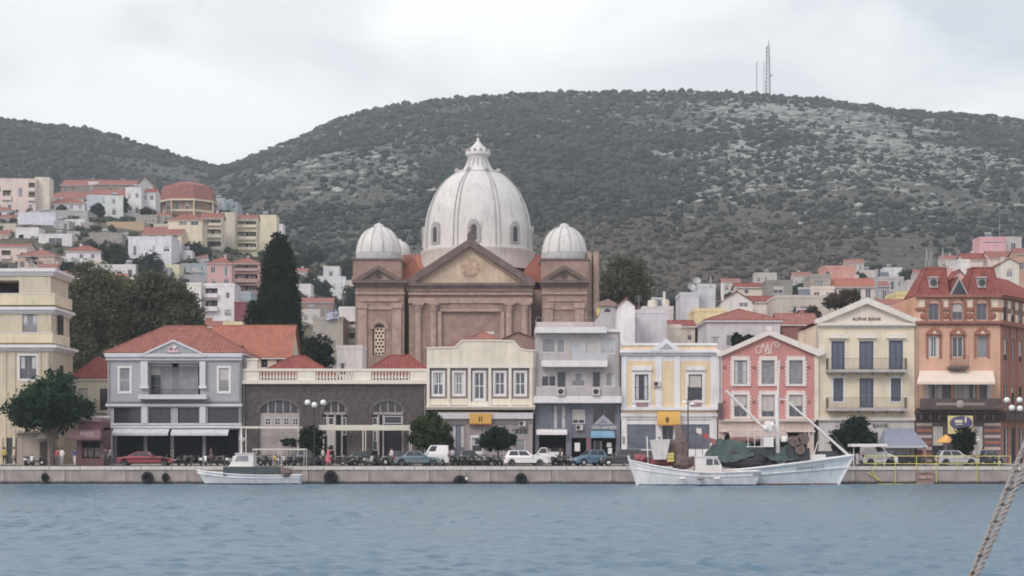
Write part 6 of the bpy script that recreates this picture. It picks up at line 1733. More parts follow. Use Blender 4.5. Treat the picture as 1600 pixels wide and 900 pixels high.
for a, b, e, f, w_, rf, pr, tl, wn, lab in (
		(-30, 12, 366, 384, PKW, 'gx', 358, 'tile3', (3, 1), 'faded red roof at the far left edge above the ochre building'),
		(104, 124, 364, 382, GRY, 'flat', None, 'tile', (2, 1), 'grey cube house between the white flat house and the stone house'),
		(126, 146, 350, 368, pl((150, 146, 146)), 'flat', None, 'tile', (2, 1), 'dim grey house right of the white flat house'),
		(212, 246, 338, 350, pl((150, 142, 136)), 'flat', None, 'tile', (3, 1), 'low stone-grey house under the orange villa'),
		(244, 266, 337, 352, pl((168, 160, 152)), 'gx', 331, 'tile3', (2, 1), 'little tiled house directly under the orange villa'),
		(180, 204, 372, 390, pl((176, 170, 164)), 'flat', None, 'tile', (2, 1), 'pale grey house left of the large white house'),
		(268, 300, 394, 412, WH, 'flat', None, 'tile', (3, 1), 'white flat house under the cream apartment wing'),
		(298, 322, 402, 416, pl((192, 184, 172)), 'gx', 396, 'tile3', (2, 1), 'beige tiled house under the stacked balconies'),
		(214, 244, 402, 420, pl((190, 192, 196)), 'flat', None, 'tile', (3, 1), 'pale flat house below the large white house'),
		(84, 112, 404, 420, WH, 'flat', None, 'tile', (3, 1), 'white flat house left of the red-hipped house'),
		(60, 92, 418, 436, pl((188, 172, 160)), 'gx', 411, 'tile3', (3, 1), 'pinkish house with a rusty roof above the ochre building cornice'),
		(126, 152, 420, 436, pl((196, 190, 182)), 'flat', None, 'tile', (2, 1), 'off-white flat house below the red-hipped house'),
		(240, 262, 352, 366, pl((186, 176, 160)), 'flat', None, 'tile', (2, 1), 'beige cube house left of the cream apartment wing'),
		(0, 26, 340, 354, pl((184, 176, 168)), 'gx', 334, 'tile3', (2, 1), 'little beige house below the pinkish apartment house'),
		(64, 92, 334, 346, pl((170, 168, 170)), 'flat', None, 'tile', (3, 1), 'grey-white house below the long flat roof'),
		(452, 480, 424, 442, pl((182, 176, 168)), 'gx', 418, 'tile3', (2, 1), 'small tiled house just right of the cypress tip'),
		(540, 562, 440, 462, pl((190, 184, 178)), 'flat', None, 'tile', (2, 1), 'pale house hard against the left church tower'),
		(470, 500, 486, 506, pl((186, 180, 174)), 'flat', None, 'tile', (2, 1), 'pale flat house left of the grey concrete block'),
		(1430, 1462, 426, 446, pl((180, 172, 166)), 'gx', 420, 'tile3', (3, 1), 'tiled house on the slope behind the left turret'),
		(1320, 1350, 410, 424, pl((176, 168, 160)), 'gx', 404, 'tile3', (3, 1), 'small tiled house above the salmon pink house'),
		(1380, 1410, 420, 438, WH, 'flat', None, 'tile', (3, 1), 'white flat house on the slope above the cream gable'),
		(1470, 1500, 404, 420, pl((188, 180, 172)), 'gx', 398, 'tile', (3, 1), 'tiled house on the slope left of the upper red roofs'),
		(1180, 1214, 428, 444, pl((178, 172, 168)), 'flat', None, 'tile', (3, 1), 'grey flats behind the little cream house'),
		(1128, 1156, 440, 458, pl((184, 176, 168)), 'gx', 434, 'tile3', (2, 1), 'tiled house behind the taller grey tower')):
	house(a, b, e, f, lab, w_, rf, pr, tl, win=wn, rot=HR.uniform(-.1, .1))

# ---- things on roofs
def mast(label, px, p0, p1, Y, r=.04, arms=(), cat='antenna', m='steel', name='antenna'):
	fr = FR(Y); x = fr.X(px)
	t = thing(name, label, cat, (x, Y, fr.Z(p1)))
	mb = MB(G[m]); mb.tube((x, Y, fr.Z(p1)), (x, Y, fr.Z(p0)), r, 5); mb.build('pole', t)
	for py, w in arms:
		mb = MB(G[m]); mb.tube((x - w, Y, fr.Z(py)), (x + w, Y, fr.Z(py)), r * .7, 4); mb.build('arm', t)
	return t
mast('thin pole on the taller pale grey tower', 1110.5, 432, 450, 214, .1)
for px, py, lab in ((1080, 448.5, 'grey satellite dish left of the taller grey tower'), (1088.5, 439.5, 'satellite dish on the higher pole of the lift tower')):
	t = mast(lab, px, py, 463, 212, .05, name='satellite_dish', cat='satellite dish')
	mb = MB(G['steel']); fr = FR(212); mb.T = Matrix.Translation((fr.X(px), 211.9, fr.Z(py))) @ Matrix.Rotation(R(70), 4, 'X'); mb.lathe([(.02, -.02), (.28, .06), (.5, .2)], 0, 0, 14); mb.build('dish', t)
def tank(label, px0, px1, p0, p1, Y, m):
	fr = FR(Y); x = (fr.X(px0) + fr.X(px1)) / 2; r = (fr.X(px1) - fr.X(px0)) / 2
	t = thing('water_tank', label, 'water tank', (x, Y, fr.Z(p1)), 'tanks on the roof terrace')
	z0, z1 = fr.Z(p1), fr.Z(p0)
	mb = MB(m); mb.lathe([(.01, z0), (r, z0), (r, z1 - .1), (r * .5, z1), (.01, z1)], x, Y, 18); mb.build('drum', t)
	mb = MB(m)
	for q in (.3, .65): mb.lathe([(r, z0 + (z1 - z0) * q), (r + .04, z0 + (z1 - z0) * q + .04), (r, z0 + (z1 - z0) * q + .08)], x, Y, 18)
	mb.build('hoop', t)
tank('cream water tank on the roof terrace, left one of two', 1012, 1027, 469, 484, 206, pl((206, 200, 184)))
tank('cream water tank on the roof terrace, right one of two', 1034, 1046, 468, 485, 207, pl((200, 194, 180)))
mast('white roof pipe standing before the red low roof', 1027, 485, 506, 198, .17, name='vent_pipe', cat='pipe', m='white')
mast('short flue between the two cream water tanks', 1038, 456, 470, 209, .16, name='vent_pipe', cat='pipe', m='white')
mast('pale concrete chimney beside the taller grey tower', 1129, 442, 470, 225, .2, name='roof_chimney', cat='chimney', m='white')
for i, (px, p0) in enumerate(((1448, 389), (1454.5, 392), (1473, 387))):
	fr = FR(172.6); x = fr.X(px)
	t = thing('lattice_antenna', ('lattice aerial on the left turret, outer one', 'lattice aerial on the left turret, middle one', 'lattice aerial at the right edge of the left turret')[i], 'antenna', (x, 172.6, fr.Z(422)), 'aerials on the turret')
	mb = MB(G['steel']); z0, z1 = fr.Z(422), fr.Z(p0); w0 = .28
	cs = [(x + w0 * math.cos(u), 172.6 + w0 * math.sin(u)) for u in (0, 2.09, 4.19)]
	for c in cs: mb.tube((*c, z0), (x, 172.6, z1), .035, 4)
	mb.build('leg_frame', t)
	mb = MB(G['steel'])
	for j in range(7):
		q = j / 7; z = z0 + (z1 - z0) * q
		pts = [(x + (a - x) * (1 - q), 172.6 + (b - 172.6) * (1 - q), z) for a, b in cs]
		for a, b in zip(pts, pts[1:] + pts[:1]): mb.tube(a, b, .02, 3)
	mb.build('bracing', t)
mast('thin pole on the pink rooftop house', 1562, 338, 373, 374, .06)
mast('slim grey pole between the tiled roofs right of the pink house', 1370, 420, 466, 258, .22, name='utility_pole', cat='pole', m='steel')
# striped flag by the church
def flag():
	fr = FR(227.5); x0 = fr.X(529)
	t = thing('striped_flag', 'blue and white striped flag on a short pole above the grey concrete block', 'flag', (x0, 227.5, fr.Z(502)))
	mb = MB(G['white']); mb.tube((x0, 227.5, fr.Z(502)), (x0, 227.5, fr.Z(482)), .05, 5); mb.build('pole', t)
	bl, wt_ = paint('flag_blue', (70, 92, 160), .8), paint('flag_white', (214, 214, 220), .8)
	for i in range(9):
		mb = MB(bl if i % 2 == 0 else wt_); n = 8
		zt = fr.Z(485) - i * .125; v = []
		for j in range(n + 1):
			x = x0 - 1.75 * j / n; y = 227.5 + .14 * math.sin(j * 1.1); d = .35 * (j / n) ** 1.4
			v += [(x, y, zt - .125 - d), (x, y, zt - d)]
		mb.add(v, [(2 * j, 2 * j + 1, 2 * j + 3, 2 * j + 2) for j in range(n)], None, True); mb.build('stripe', t)
	mb = MB(bl); z = fr.Z(485); mb.box(x0 - .68, x0 - .02, 227.40, 227.43, z - .68, z); mb.build('canton', t)
	for a in ((x0 - .68, x0 - .02, z - .40, z - .28), (x0 - .41, x0 - .29, z - .68, z)):
		mb = MB(wt_); mb.box(a[0], a[1], 227.37, 227.395, a[2], a[3]); mb.build('cross_bar', t)
flag()
# hilltop masts
def hill_masts():
	fr = FR(1145.0)
	for px, p0, w, lab in ((1182.5, 97, .32, 'thin mast on the ridge, leftmost of three'), (1193.5, 97, .22, 'thin mast on the ridge close beside the lattice tower'), (1200, 72, 1.5, 'tall lattice tower on the hill ridge')):
		x = fr.X(px); z0 = float(ground_z(np.array(x), np.array(1145.0))) - 1; z1 = fr.Z(p0)
		t = thing('radio_mast', lab, 'mast', (x, 1145, z0), 'radio masts on the ridge')
		mb = MB(mat('mast_grey', P(132, 136, 140), .6))
		if w < 1: mb.tube((x, 1145, z0), (x, 1145, z1), w, 5); mb.build('pole', t); continue
		cs = [(x - w, 1145 - w), (x + w, 1145 - w), (x + w, 1145 + w), (x - w, 1145 + w)]
		for c in cs: mb.tube((*c, z0), (x + (c[0] - x) * .5, 1145 + (c[1] - 1145) * .5, z1), .34, 4)
		mb.build('leg_frame', t)
		mb = MB(MATS['mast_grey'])
		for j in range(14):
			q, q2 = j / 14, (j + 1) / 14
			f = lambda c, q_: (x + (c[0] - x) * (1 - .5 * q_), 1145 + (c[1] - 1145) * (1 - .5 * q_), z0 + (z1 - z0) * q_)
			for k in range(4): mb.tube(f(cs[k], q), f(cs[(k + 1) % 4], q2), .18, 3)
		mb.build('bracing', t)
		mb = MB(MATS['mast_grey']); mb.tube((x + .5, 1145, z1 - 1), (x + .5, 1145, z1 + 3.5), .35, 5); mb.tube((x - 1.0, 1145, z1 - 8), (x - 1.0, 1145, z1 - 1), .4, 5); mb.box(x + 1.3, x + 2.8, 1144, 1146, fr.Z(119), fr.Z(117)); mb.build('aerial', t)
	g = FR(1120.0)
	t = thing('ridge_building', 'low pale building just under the hill ridge right of the masts', 'building', (g.X(1237), 1120, g.Z(170)))
	mb = MB(pl((196, 194, 188))); r = g.r((1224, 157, 1251, 168)); walls(mb, r[0], r[2], 1120, 1128, r[1] - 4, r[3], [(r[0] + 2, r[1], r[0] + 4, r[1] + 2.5), (r[0] + 7, r[1], r[0] + 9, r[1] + 2.5)], pl((196, 194, 188))); mb.build('wall', t)
	g.part('roof_edge', t, (1223, 155.8, 1252, 157), .3, 8.2, G['concrete'])
hill_masts()
# ================================================================== trees
def leaves(clumps, n, size, cols, seed, up=0.0, flat=0.6, sp=0.20):
	"""leaf-sized quads gathered in many small sprays through the crown's volume; clumps: (x,y,z,rx,ry,rz)"""
	r = np.random.default_rng(seed)
	C = np.array(clumps, float)
	w = (C[:, 3] * C[:, 4] * C[:, 5]) ** (2 / 3); w /= w.sum()
	ns = max(24, n // (26 if sp > .15 else 10))
	ci = r.choice(len(C), ns, p=w)
	d = r.normal(size=(ns, 3)); d /= np.linalg.norm(d, axis=1)[:, None]
	rad = 0.45 + 0.6 * r.random(ns) ** 0.6
	S = C[ci, :3] + d * rad[:, None] * C[ci, 3:]
	stint = r.random(ns)
	si = r.integers(0, ns, n)
	spread = sp * (C[ci, 3] + C[ci, 5]) / 2
	Pp = S[si] + r.normal(size=(n, 3)) * spread[si][:, None] * np.array([1, 1, .75])
	nn = r.normal(size=(n, 3)) + d[si] * 1.5 + np.array([0, 0, up + .35]); nn /= np.linalg.norm(nn, axis=1)[:, None]
	a = np.cross(nn, r.normal(size=(n, 3))); a /= np.linalg.norm(a, axis=1)[:, None]
	b = np.cross(nn, a)
	s = size * r.uniform(.55, 1.3, n)[:, None]
	a *= s; b *= s * flat
	V = np.stack([Pp - a, Pp - b * .9 + nn * s * .12, Pp + a, Pp + b * .9 + nn * s * .12], 1).reshape(-1, 3)
	Fq = np.arange(n * 4).reshape(-1, 4)
	cols = np.array(cols)
	t = stint[si][:, None] * (len(cols) - 1)
	i0 = np.clip(t.astype(int), 0, len(cols) - 2); f = t - i0
	T = cols[i0[:, 0]] * (1 - f) + cols[i0[:, 0] + 1] * f
	T = T * r.uniform(.75, 1.25, (n, 1))
	return V, Fq, np.concatenate([T, np.ones((n, 1))], 1)
_seed = [100]
def tree(name, label, loc, clumps, n, size, cols, trunk=None, group=None, cat='tree', limbs=None, flat=.6, up=0.0):
	"""loc = foot; clumps relative to the foot"""
	_seed[0] += 1
	t = thing(name, label, cat, loc, group)
	V, Fq, T = leaves(clumps, n, size, cols, _seed[0], up, flat)
	o = link('crown', np_mesh('crown', V, Fq, [LEAFY], False, T), (0, 0, 0), t)
	h = trunk or (clumps[0][2] * .8, .18)
	mb = MB(G['bark'])
	rr = random.Random(_seed[0])
	top = Vector((clumps[0][0] * .3, clumps[0][1] * .3, h[0]))
	mid = top * .5 + Vector((rr.uniform(-.12, .12), 0, 0)) * h[0] * .2
	mb.tube((0, 0, -.3), mid, h[1] * 1.25, 8, h[1]); mb.tube(mid, top, h[1], 8, h[1] * .75)
	for c in clumps[:8]:
		e = Vector(c[:3]); m = top.lerp(e, .5) + Vector((rr.uniform(-.2, .2), rr.uniform(-.2, .2), .15))
		mb.tube(top, m, h[1] * .6, 6, h[1] * .35); mb.tube(m, e, h[1] * .35, 5, h[1] * .12)
	mb.build('trunk', t, local=True)
	return t
OLIVE = [(.085, .094, .058), (.140, .146, .088), (.190, .184, .120)]
DARK = [(.024, .048, .030), (.042, .080, .048), (.064, .108, .062)]
CYP = [(.016, .030, .022), (.028, .048, .034), (.042, .068, .046)]
MIXG = [(.026, .034, .024), (.045, .055, .036), (.07, .075, .05)]
BROWN = [(.085, .062, .050), (.12, .090, .072), (.16, .125, .10)]
def crown_px(fr, foot, blobs):
	"""blobs given as photo pixels (cx, cy, rx, ry) on the tree's own plane -> ellipsoids about its foot"""
	k = fr.Y / F_PX
	r = random.Random(int(blobs[0][0]))
	return [(fr.X(cx) - foot[0], r.uniform(-.45, .45) * rx * k, fr.Z(cy) - foot[2], rx * k, rx * k * .9, ry * k) for cx, cy, rx, ry in blobs]
def street_tree(name, label, px, Y, blobs, n, size, cols, th, tr=.16, **kw):
	fr = FR(Y); foot = (fr.X(px), Y, GROUND)
	return tree(name, label, foot, crown_px(fr, foot, blobs), n, size, cols, (th, tr), **kw)
street_tree('plane_tree', 'broad dark green street tree leaning over the kiosk in front of the ochre building', 83, 159.5,
			[(82, 618, 36, 26), (45, 640, 32, 26), (112, 636, 30, 24), (72, 655, 42, 18), (92, 594, 22, 18), (130, 645, 15, 17), (28, 650, 18, 16), (70, 632, 40, 24)], 9000, .24, DARK, 2.6, .2)
street_tree('orange_tree', 'round olive green street tree behind the white van', 670, 161.5, [(668, 672, 22, 20), (652, 680, 13, 16), (690, 676, 13, 16), (678, 654, 13, 10), (660, 660, 11, 10), (664, 690, 20, 10)], 5200, .2, [(.045, .062, .026), (.075, .095, .040), (.10, .12, .056)], 1.6, .12)
street_tree('bitter_orange_tree', 'small dark green clipped tree with forked trunk before the cream building', 778, 160.5, [(778, 686, 22, 15), (764, 690, 14, 12), (793, 688, 12, 13), (778, 676, 14, 8)], 4500, .17, CYP, 1.3, .09)
street_tree('ficus_tree', 'dense dark tree in front of the pale ground floor of the cream bank', 1335, 161.0, [(1335, 680, 26, 22), (1315, 686, 14, 17), (1352, 684, 14, 18), (1340, 664, 18, 11), (1330, 694, 24, 12)], 6500, .18, CYP, 1.3, .12)
street_tree('ornamental_tree', 'small dark tree in front of the oval sign of the orange building', 1506, 161.0, [(1506, 682, 14, 16), (1497, 690, 10, 12), (1515, 690, 10, 12), (1507, 700, 12, 9)], 2600, .15, [(.02, .026, .02), (.035, .042, .03), (.05, .06, .042)], 1.2, .08)
street_tree('ornamental_tree', 'bushy dark tree between the two white canopy frames', 487, 161.8, [(487, 680, 16, 14), (478, 690, 12, 12), (498, 690, 10, 12), (488, 702, 16, 10)], 2800, .15, [(.02, .028, .022), (.034, .044, .032), (.05, .06, .042)], 1.1, .08)
street_tree('potted_shrub', 'little dark shrub beside the yellow bank sign doorway', 700, 163.8, [(700, 688, 9, 9), (699, 698, 8, 9)], 1200, .12, [(.02, .022, .03), (.034, .036, .044), (.05, .052, .06)], .9, .06, cat='shrub')
street_tree('climbing_plant', 'hanging greenery on the boarded arch of the stone building', 452, 166.4, [(448, 690, 8, 6), (458, 692, 7, 6)], 900, .12, CYP, 2.0, .04, cat='plant')
# ---- olive-green wood behind the ochre and blue-grey buildings: each tree its own
for px, Y, blobs, lab in (
		(150, 196, [(150, 470, 36, 48), (128, 440, 24, 30), (168, 500, 34, 40), (138, 520, 30, 40)], 'olive green tree nearest the ochre building'),
		(206, 199, [(206, 490, 36, 46), (190, 462, 26, 28), (222, 520, 34, 36)], 'broad olive green tree behind the blue-grey roof, second from the ochre building'),
		(252, 197, [(252, 470, 34, 38), (236, 448, 24, 22), (270, 500, 32, 40), (262, 454, 26, 20)], 'tall olive green tree above the blue-grey roof'),
		(292, 200, [(290, 488, 20, 32), (300, 510, 16, 26), (282, 510, 22, 28)], 'narrow olive green tree left of the white apartment house'),
		(118, 192, [(118, 515, 20, 40), (126, 548, 24, 26), (112, 486, 12, 24)], 'dark olive tree squeezed against the ochre building')):
	fr = FR(Y); foot = (fr.X(px), Y, 2.0)
	tree('olive_tree', lab, foot, crown_px(fr, foot, blobs), 15000, .22, OLIVE, (fr.Z(blobs[0][1] + 40) - 2, .3), group='olive green trees behind the waterfront')
# ---- cypress
def cypress(label, px, Y, top, foot_py, half, n, seed, zf=2.0):
	fr = FR(Y); k = Y / F_PX
	t = thing('cypress_tree', label, 'tree', (fr.X(px), Y, zf), None)
	H = fr.Z(top) - zf - .8
	cl = []
	m = 26
	for i in range(m):
		q = .28 + .72 * (i + .5) / m
		rr = np.interp(q, [0, .56, .68, .78, .88, .94, .975, 1], [.8, .9, .84, .73, .63, .52, .40, .2]) * half * k * .94
		cl.append((0, 0, H * q, rr, rr, H / m * .9))
	V, Fq, T = leaves(cl, n, .19, CYP, seed, 0.3, .62, .09)
	link('crown', np_mesh('crown', V, Fq, [LEAFY], False, T), (0, 0, 0), t)
	mb = MB(G['bark']); mb.tube((0, 0, -.4), (0, 0, H * .85), .32, 8, .05)
	for i in range(10):
		z = H * (.1 + .07 * i); a = i * 2.4; mb.tube((0, 0, z), (math.cos(a) * half * k * .5, math.sin(a) * half * k * .5, z + 1.4), .06, 5, .02)
	mb.build('trunk', t, local=True)
cypress('great dark cypress rising above the tiled roofs left of the church', 436, 200, 360, 560, 42, 90000, 501)
cypress('low broad cypress crowded against the left foot of the great cypress', 396, 198, 462, 560, 26, 16000, 502)
cypress('slim dark cypress at the right foot of the great cypress', 462, 202, 470, 560, 15, 9000, 503)
# ---- trees among the houses
def hill_tree(label, px, cy, rx, ry, Y=None, cols=MIXG, n=1500, group='trees among the houses', name='hillside_tree', extra=()):
	if Y is None: Y = max(210, hit(px, cy + ry) - 3)
	fr = FR(Y); foot = (fr.X(px), Y, min(fr.Z(cy + ry), float(ground_z(np.array(fr.X(px)), np.array(Y)))) - .3)
	b = [(px, cy, rx, ry), (px - rx * .45, cy + ry * .25, rx * .6, ry * .6), (px + rx * .5, cy + ry * .2, rx * .55, ry * .65)] + list(extra)
	tree(name, label, foot, crown_px(fr, foot, b), n, .0021 * Y * .55, cols, (max(.6, fr.Z(cy) - foot[2]), .16), group)
hill_tree('brownish-green pine right behind the church towers', 975, 440, 36, 36, 248, OLIVE, 7000, None, 'pine_tree', [(950, 452, 20, 26), (1000, 455, 24, 24), (985, 418, 22, 18)])
hill_tree('bushy green tree below the grey concrete block', 497, 548, 20, 24, 207, MIXG, 4200, None, 'bushy_tree', [(486, 560, 18, 20), (510, 562, 14, 18)])
for px, cy, rx, ry, lab in (
		(152, 328, 10, 9, 'dark round tree before the pale blue house'), (189, 320, 10, 13, 'tall dark tree right of the pale blue house'), (204, 312, 14, 7, 'arching dark tree before the white two-storey house'),
		(176, 394, 18, 14, 'dark tree right of the red hipped house'), (190, 410, 14, 12, 'blue-green tree below the red hipped house'), (236, 418, 17, 20, 'dark tree under the large white house'),
		(300, 392, 16, 13, 'dark tree under the cream apartment wing'), (318, 398, 12, 9, 'low tree below the stacked balconies'), (84, 280, 7, 14, 'dark tree behind the cream end block'),
		(232, 332, 10, 6, 'dark bush left of the orange villa'), (118, 352, 8, 8, 'grey tree beside the white flat house'), (60, 408, 18, 9, 'greenery around the rusty-roofed house'),
		(108, 420, 14, 12, 'dull green tree behind the ochre building cornice'), (350, 336, 12, 5, 'dark bush below the blue-grey house'), (140, 384, 12, 7, 'grey-green bush above the red hipped house'),
		(500, 452, 16, 15, 'grey-green tree left of the white slope house'), (486, 442, 14, 14, 'bushy tree right of the cypress top'), (552, 470, 16, 22, 'brown-green tree beside the left church tower'),
		(540, 420, 20, 14, 'olive bush on the dry slope'), (512, 478, 22, 10, 'dark trees above the striped flag'), (470, 410, 12, 14, 'olive tree right beside the cypress tip'), (492, 398, 16, 10, 'dark scrubby tree on the tan slope'),
		(1140, 468, 10, 9, 'dark tree beside the white gabled house'), (1252, 452, 14, 8, 'dark tree behind the stone block'), (1420, 430, 12, 8, 'dark tree left of the turrets'), (1346, 434, 10, 8, 'grey-green tree beside the pink house'),
		(1585, 396, 14, 9, 'green tree below the pale rooftop block'), (1524, 402, 10, 7, 'dark tree between the upper red roofs'), (1235, 470, 9, 7, 'dark tree beside the unfinished house'), (1058, 474, 12, 10, 'dark tree behind the cream tanks')):
	hill_tree(lab, px, cy, rx, ry)
for px, cy, rx, ry, Y, lab in ((1152, 532, 8, 10, 190, 'potted terrace tree on the lavender house, left one'), (1172, 534, 11, 9, 190, 'potted terrace tree on the lavender house, right one')):
	hill_tree(lab, px, cy, rx, ry, Y, CYP, 900, None, 'terrace_tree')
for px, cy, rx, ry, Y, lab in ((1248, 504, 16, 16, 205, 'bare russet tree over the old roof behind the pink building'), (1268, 496, 12, 18, 206, 'bare russet tree left of the cream gable'), (1306, 470, 20, 9, 220, 'bare grey-brown tree above the cream gable'), (1326, 462, 16, 10, 224, 'second bare grey-brown tree above the cream gable')):
	hill_tree(lab, px, cy, rx, ry, Y, BROWN, 1500, 'bare trees', 'bare_tree')
def undergrowth():
	n = 5200
	px = np.concatenate([rng.uniform(-60, 600, 3400), rng.uniform(930, 1640, 1800)]); Y = rng.uniform(205, 560, n)
	x = wx(px, Y); z = ground_z(x, Y)
	k = (z > 3.0) & (rng.random(n) < .75); x, Y, z, px = x[k], Y[k], z[k], px[k]; n = len(x)
	r = .5 + 1.3 * rng.random(n) ** 2
	c = np.array([.042, .050, .034]) * (0.6 + rng.random((n, 1))) + np.array([.03, .02, .008]) * rng.random((n, 1))
	v, f, t = blob_field(np.stack([x, Y, z + r * .3], -1), r, rng.uniform(.5, .9, n), c)
	tag(link('undergrowth', np_mesh('undergrowth', v, f, [LEAF], False, t)), 'low bushes between the houses', kind='stuff')
undergrowth()
# ================================================================== boats
def hull_mesh(L_, beam, sheer, depth, rake_bow, rake_stern, bow, m_top, m_low, m_in, fullness=.55, stern_w=.6, ns=26, wl=0.0, boot=.12):
	"""bow = +1 or -1 along X; local origin amidships on the waterline"""
	lev = [-depth, -depth * .55, -.12, boot, None, None, None]
	rows = []
	for i in range(ns + 1):
		t = i / ns
		sh = sheer(t)
		zs = [-depth * (1 - .35 * t ** 4), -depth * .5, -.10, boot, boot + (sh - boot) * .35, boot + (sh - boot) * .7, sh]
		bt = (stern_w + (1 - stern_w) * math.sin(min(1, t / .45) * math.pi / 2)) if t < .45 else max(0.0, 1 - ((t - .45) / .55) ** (1 / fullness * 1.25))
		half = beam / 2 * bt
		row = []
		for z in zs:
			q = (z + depth) / (sh + depth)
			fl = (.12 + .88 * q ** .45) if t < .8 else (.05 + .95 * q ** (.45 + (t - .8) * 2.2))
			xa = -L_ / 2 - rake_stern * (q - .5); xb = L_ / 2 + rake_bow * (q - .75)
			row.append((bow * (xa + (xb - xa) * t), half * fl, z))
		rows.append(row)
	mb = MB()
	k = len(rows[0])
	for sg in (1, -1):
		v = [(x, sg * y, z) for r_ in rows for x, y, z in r_]
		for j in range(k - 1):
			f = [(i * k + j, (i + 1) * k + j, (i + 1) * k + j + 1, i * k + j + 1) for i in range(ns)]
			mb.add(v, f, m_low if j < 3 else m_top, True)
	tr = [(x, y, z) for x, y, z in rows[0]] + [(x, -y, z) for x, y, z in rows[0][::-1]]
	mb.add(tr, [tuple(range(len(tr)))], m_top)
	v = []
	for r_ in rows: x, y, z = r_[-1]; v += [(x, y * .94, z - .28), (x, -y * .94, z - .28)]
	mb.add(v, [(2 * i, 2 * i + 2, 2 * i + 3, 2 * i + 1) for i in range(ns)], m_in)
	for sg in (0, 1):
		v = []
		for r_ in rows:
			x, y, z = r_[-1]; s = 1 if sg == 0 else -1
			v += [(x, s * y * .94, z - .28), (x, s * y * .94, z), (x, s * y, z)]
		mb.add(v, [(3 * i + a, 3 * i + 3 + a, 3 * i + 4 + a, 3 * i + 1 + a) for i in range(ns) for a in (0, 1)], m_top)
	return mb, rows
def rails(rows, par, j, r, m, name, off=.02, t0=0, t1=None):
	mb = MB(m)
	for sg in (1, -1):
		p = [(row[j][0] if not isinstance(j, float) else row[-1][0], sg * (row[j][1] + off), row[j][2]) for row in rows[t0:t1]]
		mb.path(p, r, 6)
	return mb.build(name, par, local=True)
def rail_at(rows, par, frac, r, m, name, off=.03):
	mb = MB(m)
	for sg in (1, -1):
		p = []
		for row in rows:
			a, b = row[3], row[6]
			q = frac; idx = 3 + q * 3; i0 = min(5, int(idx)); f = idx - i0
			c = [row[i0][n] + (row[i0 + 1][n] - row[i0][n]) * f for n in range(3)]
			p.append((c[0], sg * (c[1] + off), c[2]))
		mb.path(p, r, 6)
	return mb.build(name, par, local=True)
HW = mat('hull_white', P(208, 210, 212), .5, .08, scale=1.2, streak=.5, spec=.4)
HWB = mat('hull_blue_white', P(190, 198, 205), .5, .08, scale=1.2, streak=.45, spec=.4)
HBL = mat('bottom_blue', P(70, 90, 120), .6, .15)
HRED = mat('bottom_red', P(128, 66, 64), .6, .2)
DECK = mat('deck_grey', P(128, 122, 120), .8, .2, scale=3)
DGRN = mat('deck_green', P(62, 76, 76), .8, .2, scale=3)
TARP = mat('green_tarpaulin', P(58, 78, 76), .85, .25, scale=1.6, bump=.6, bscale=3)
NETB = mat('brown_net', P(104, 86, 82), .95, .35, scale=5, bump=1.0, bscale=14)
NETR = mat('red_net', P(150, 74, 78), .95, .3, scale=5, bump=1.0, bscale=14)
BOX = lambda par, name, m, *a, **k: (lambda mb: (mb.box(*a, **k), mb.build(name, par, local=True))[1])(MB(m))
def lump(name, label, cat, loc, rad, m, n=900, seed=0, group=None, boxy=0.0):
	"""a heap of netting or cloth: a lumpy mound of many folded strands"""
	r = np.random.default_rng(seed + 900)
	b = bmesh.new(); bmesh.ops.create_icosphere(b, subdivisions=3, radius=1)
	for v in b.verts:
		f = 1 + .22 * math.sin(v.co.x * 5 + seed) * math.sin(v.co.y * 6 + 2 * seed) + .14 * math.sin(v.co.z * 9 + seed) + r.uniform(-.06, .06)
		q_ = (v.co.x ** 2 + v.co.y ** 2) ** .5
		if boxy and q_ > 1e-3: v.co.x *= q_ ** -boxy; v.co.y *= q_ ** -boxy
		v.co = Vector((v.co.x * rad[0] * f, v.co.y * rad[1] * f, max(0, v.co.z * .5 + .5) * rad[2] * 2 * f - .05))
	me = bpy.data.meshes.new(name); b.to_mesh(me); b.free(); me.materials.append(m)
	for p in me.polygons: p.use_smooth = True
	o = link(name, me, loc); tag(o, label, cat, group)
	mb = MB(m)
	for i in range(26):
		a = r.uniform(0, 6.28); c = Vector((math.cos(a) * rad[0] * .8, math.sin(a) * rad[1] * .8, .05)); top = Vector((r.uniform(-.3, .3) * rad[0], r.uniform(-.3, .3) * rad[1], rad[2] * 2 * r.uniform(.8, 1.05)))
		mdl = c.lerp(top, .5) * 1.12 + Vector((0, 0, rad[2] * .3)); mb.path([c, mdl, top], .035, 4)
	mb.build('strand', o, local=True)
	return o

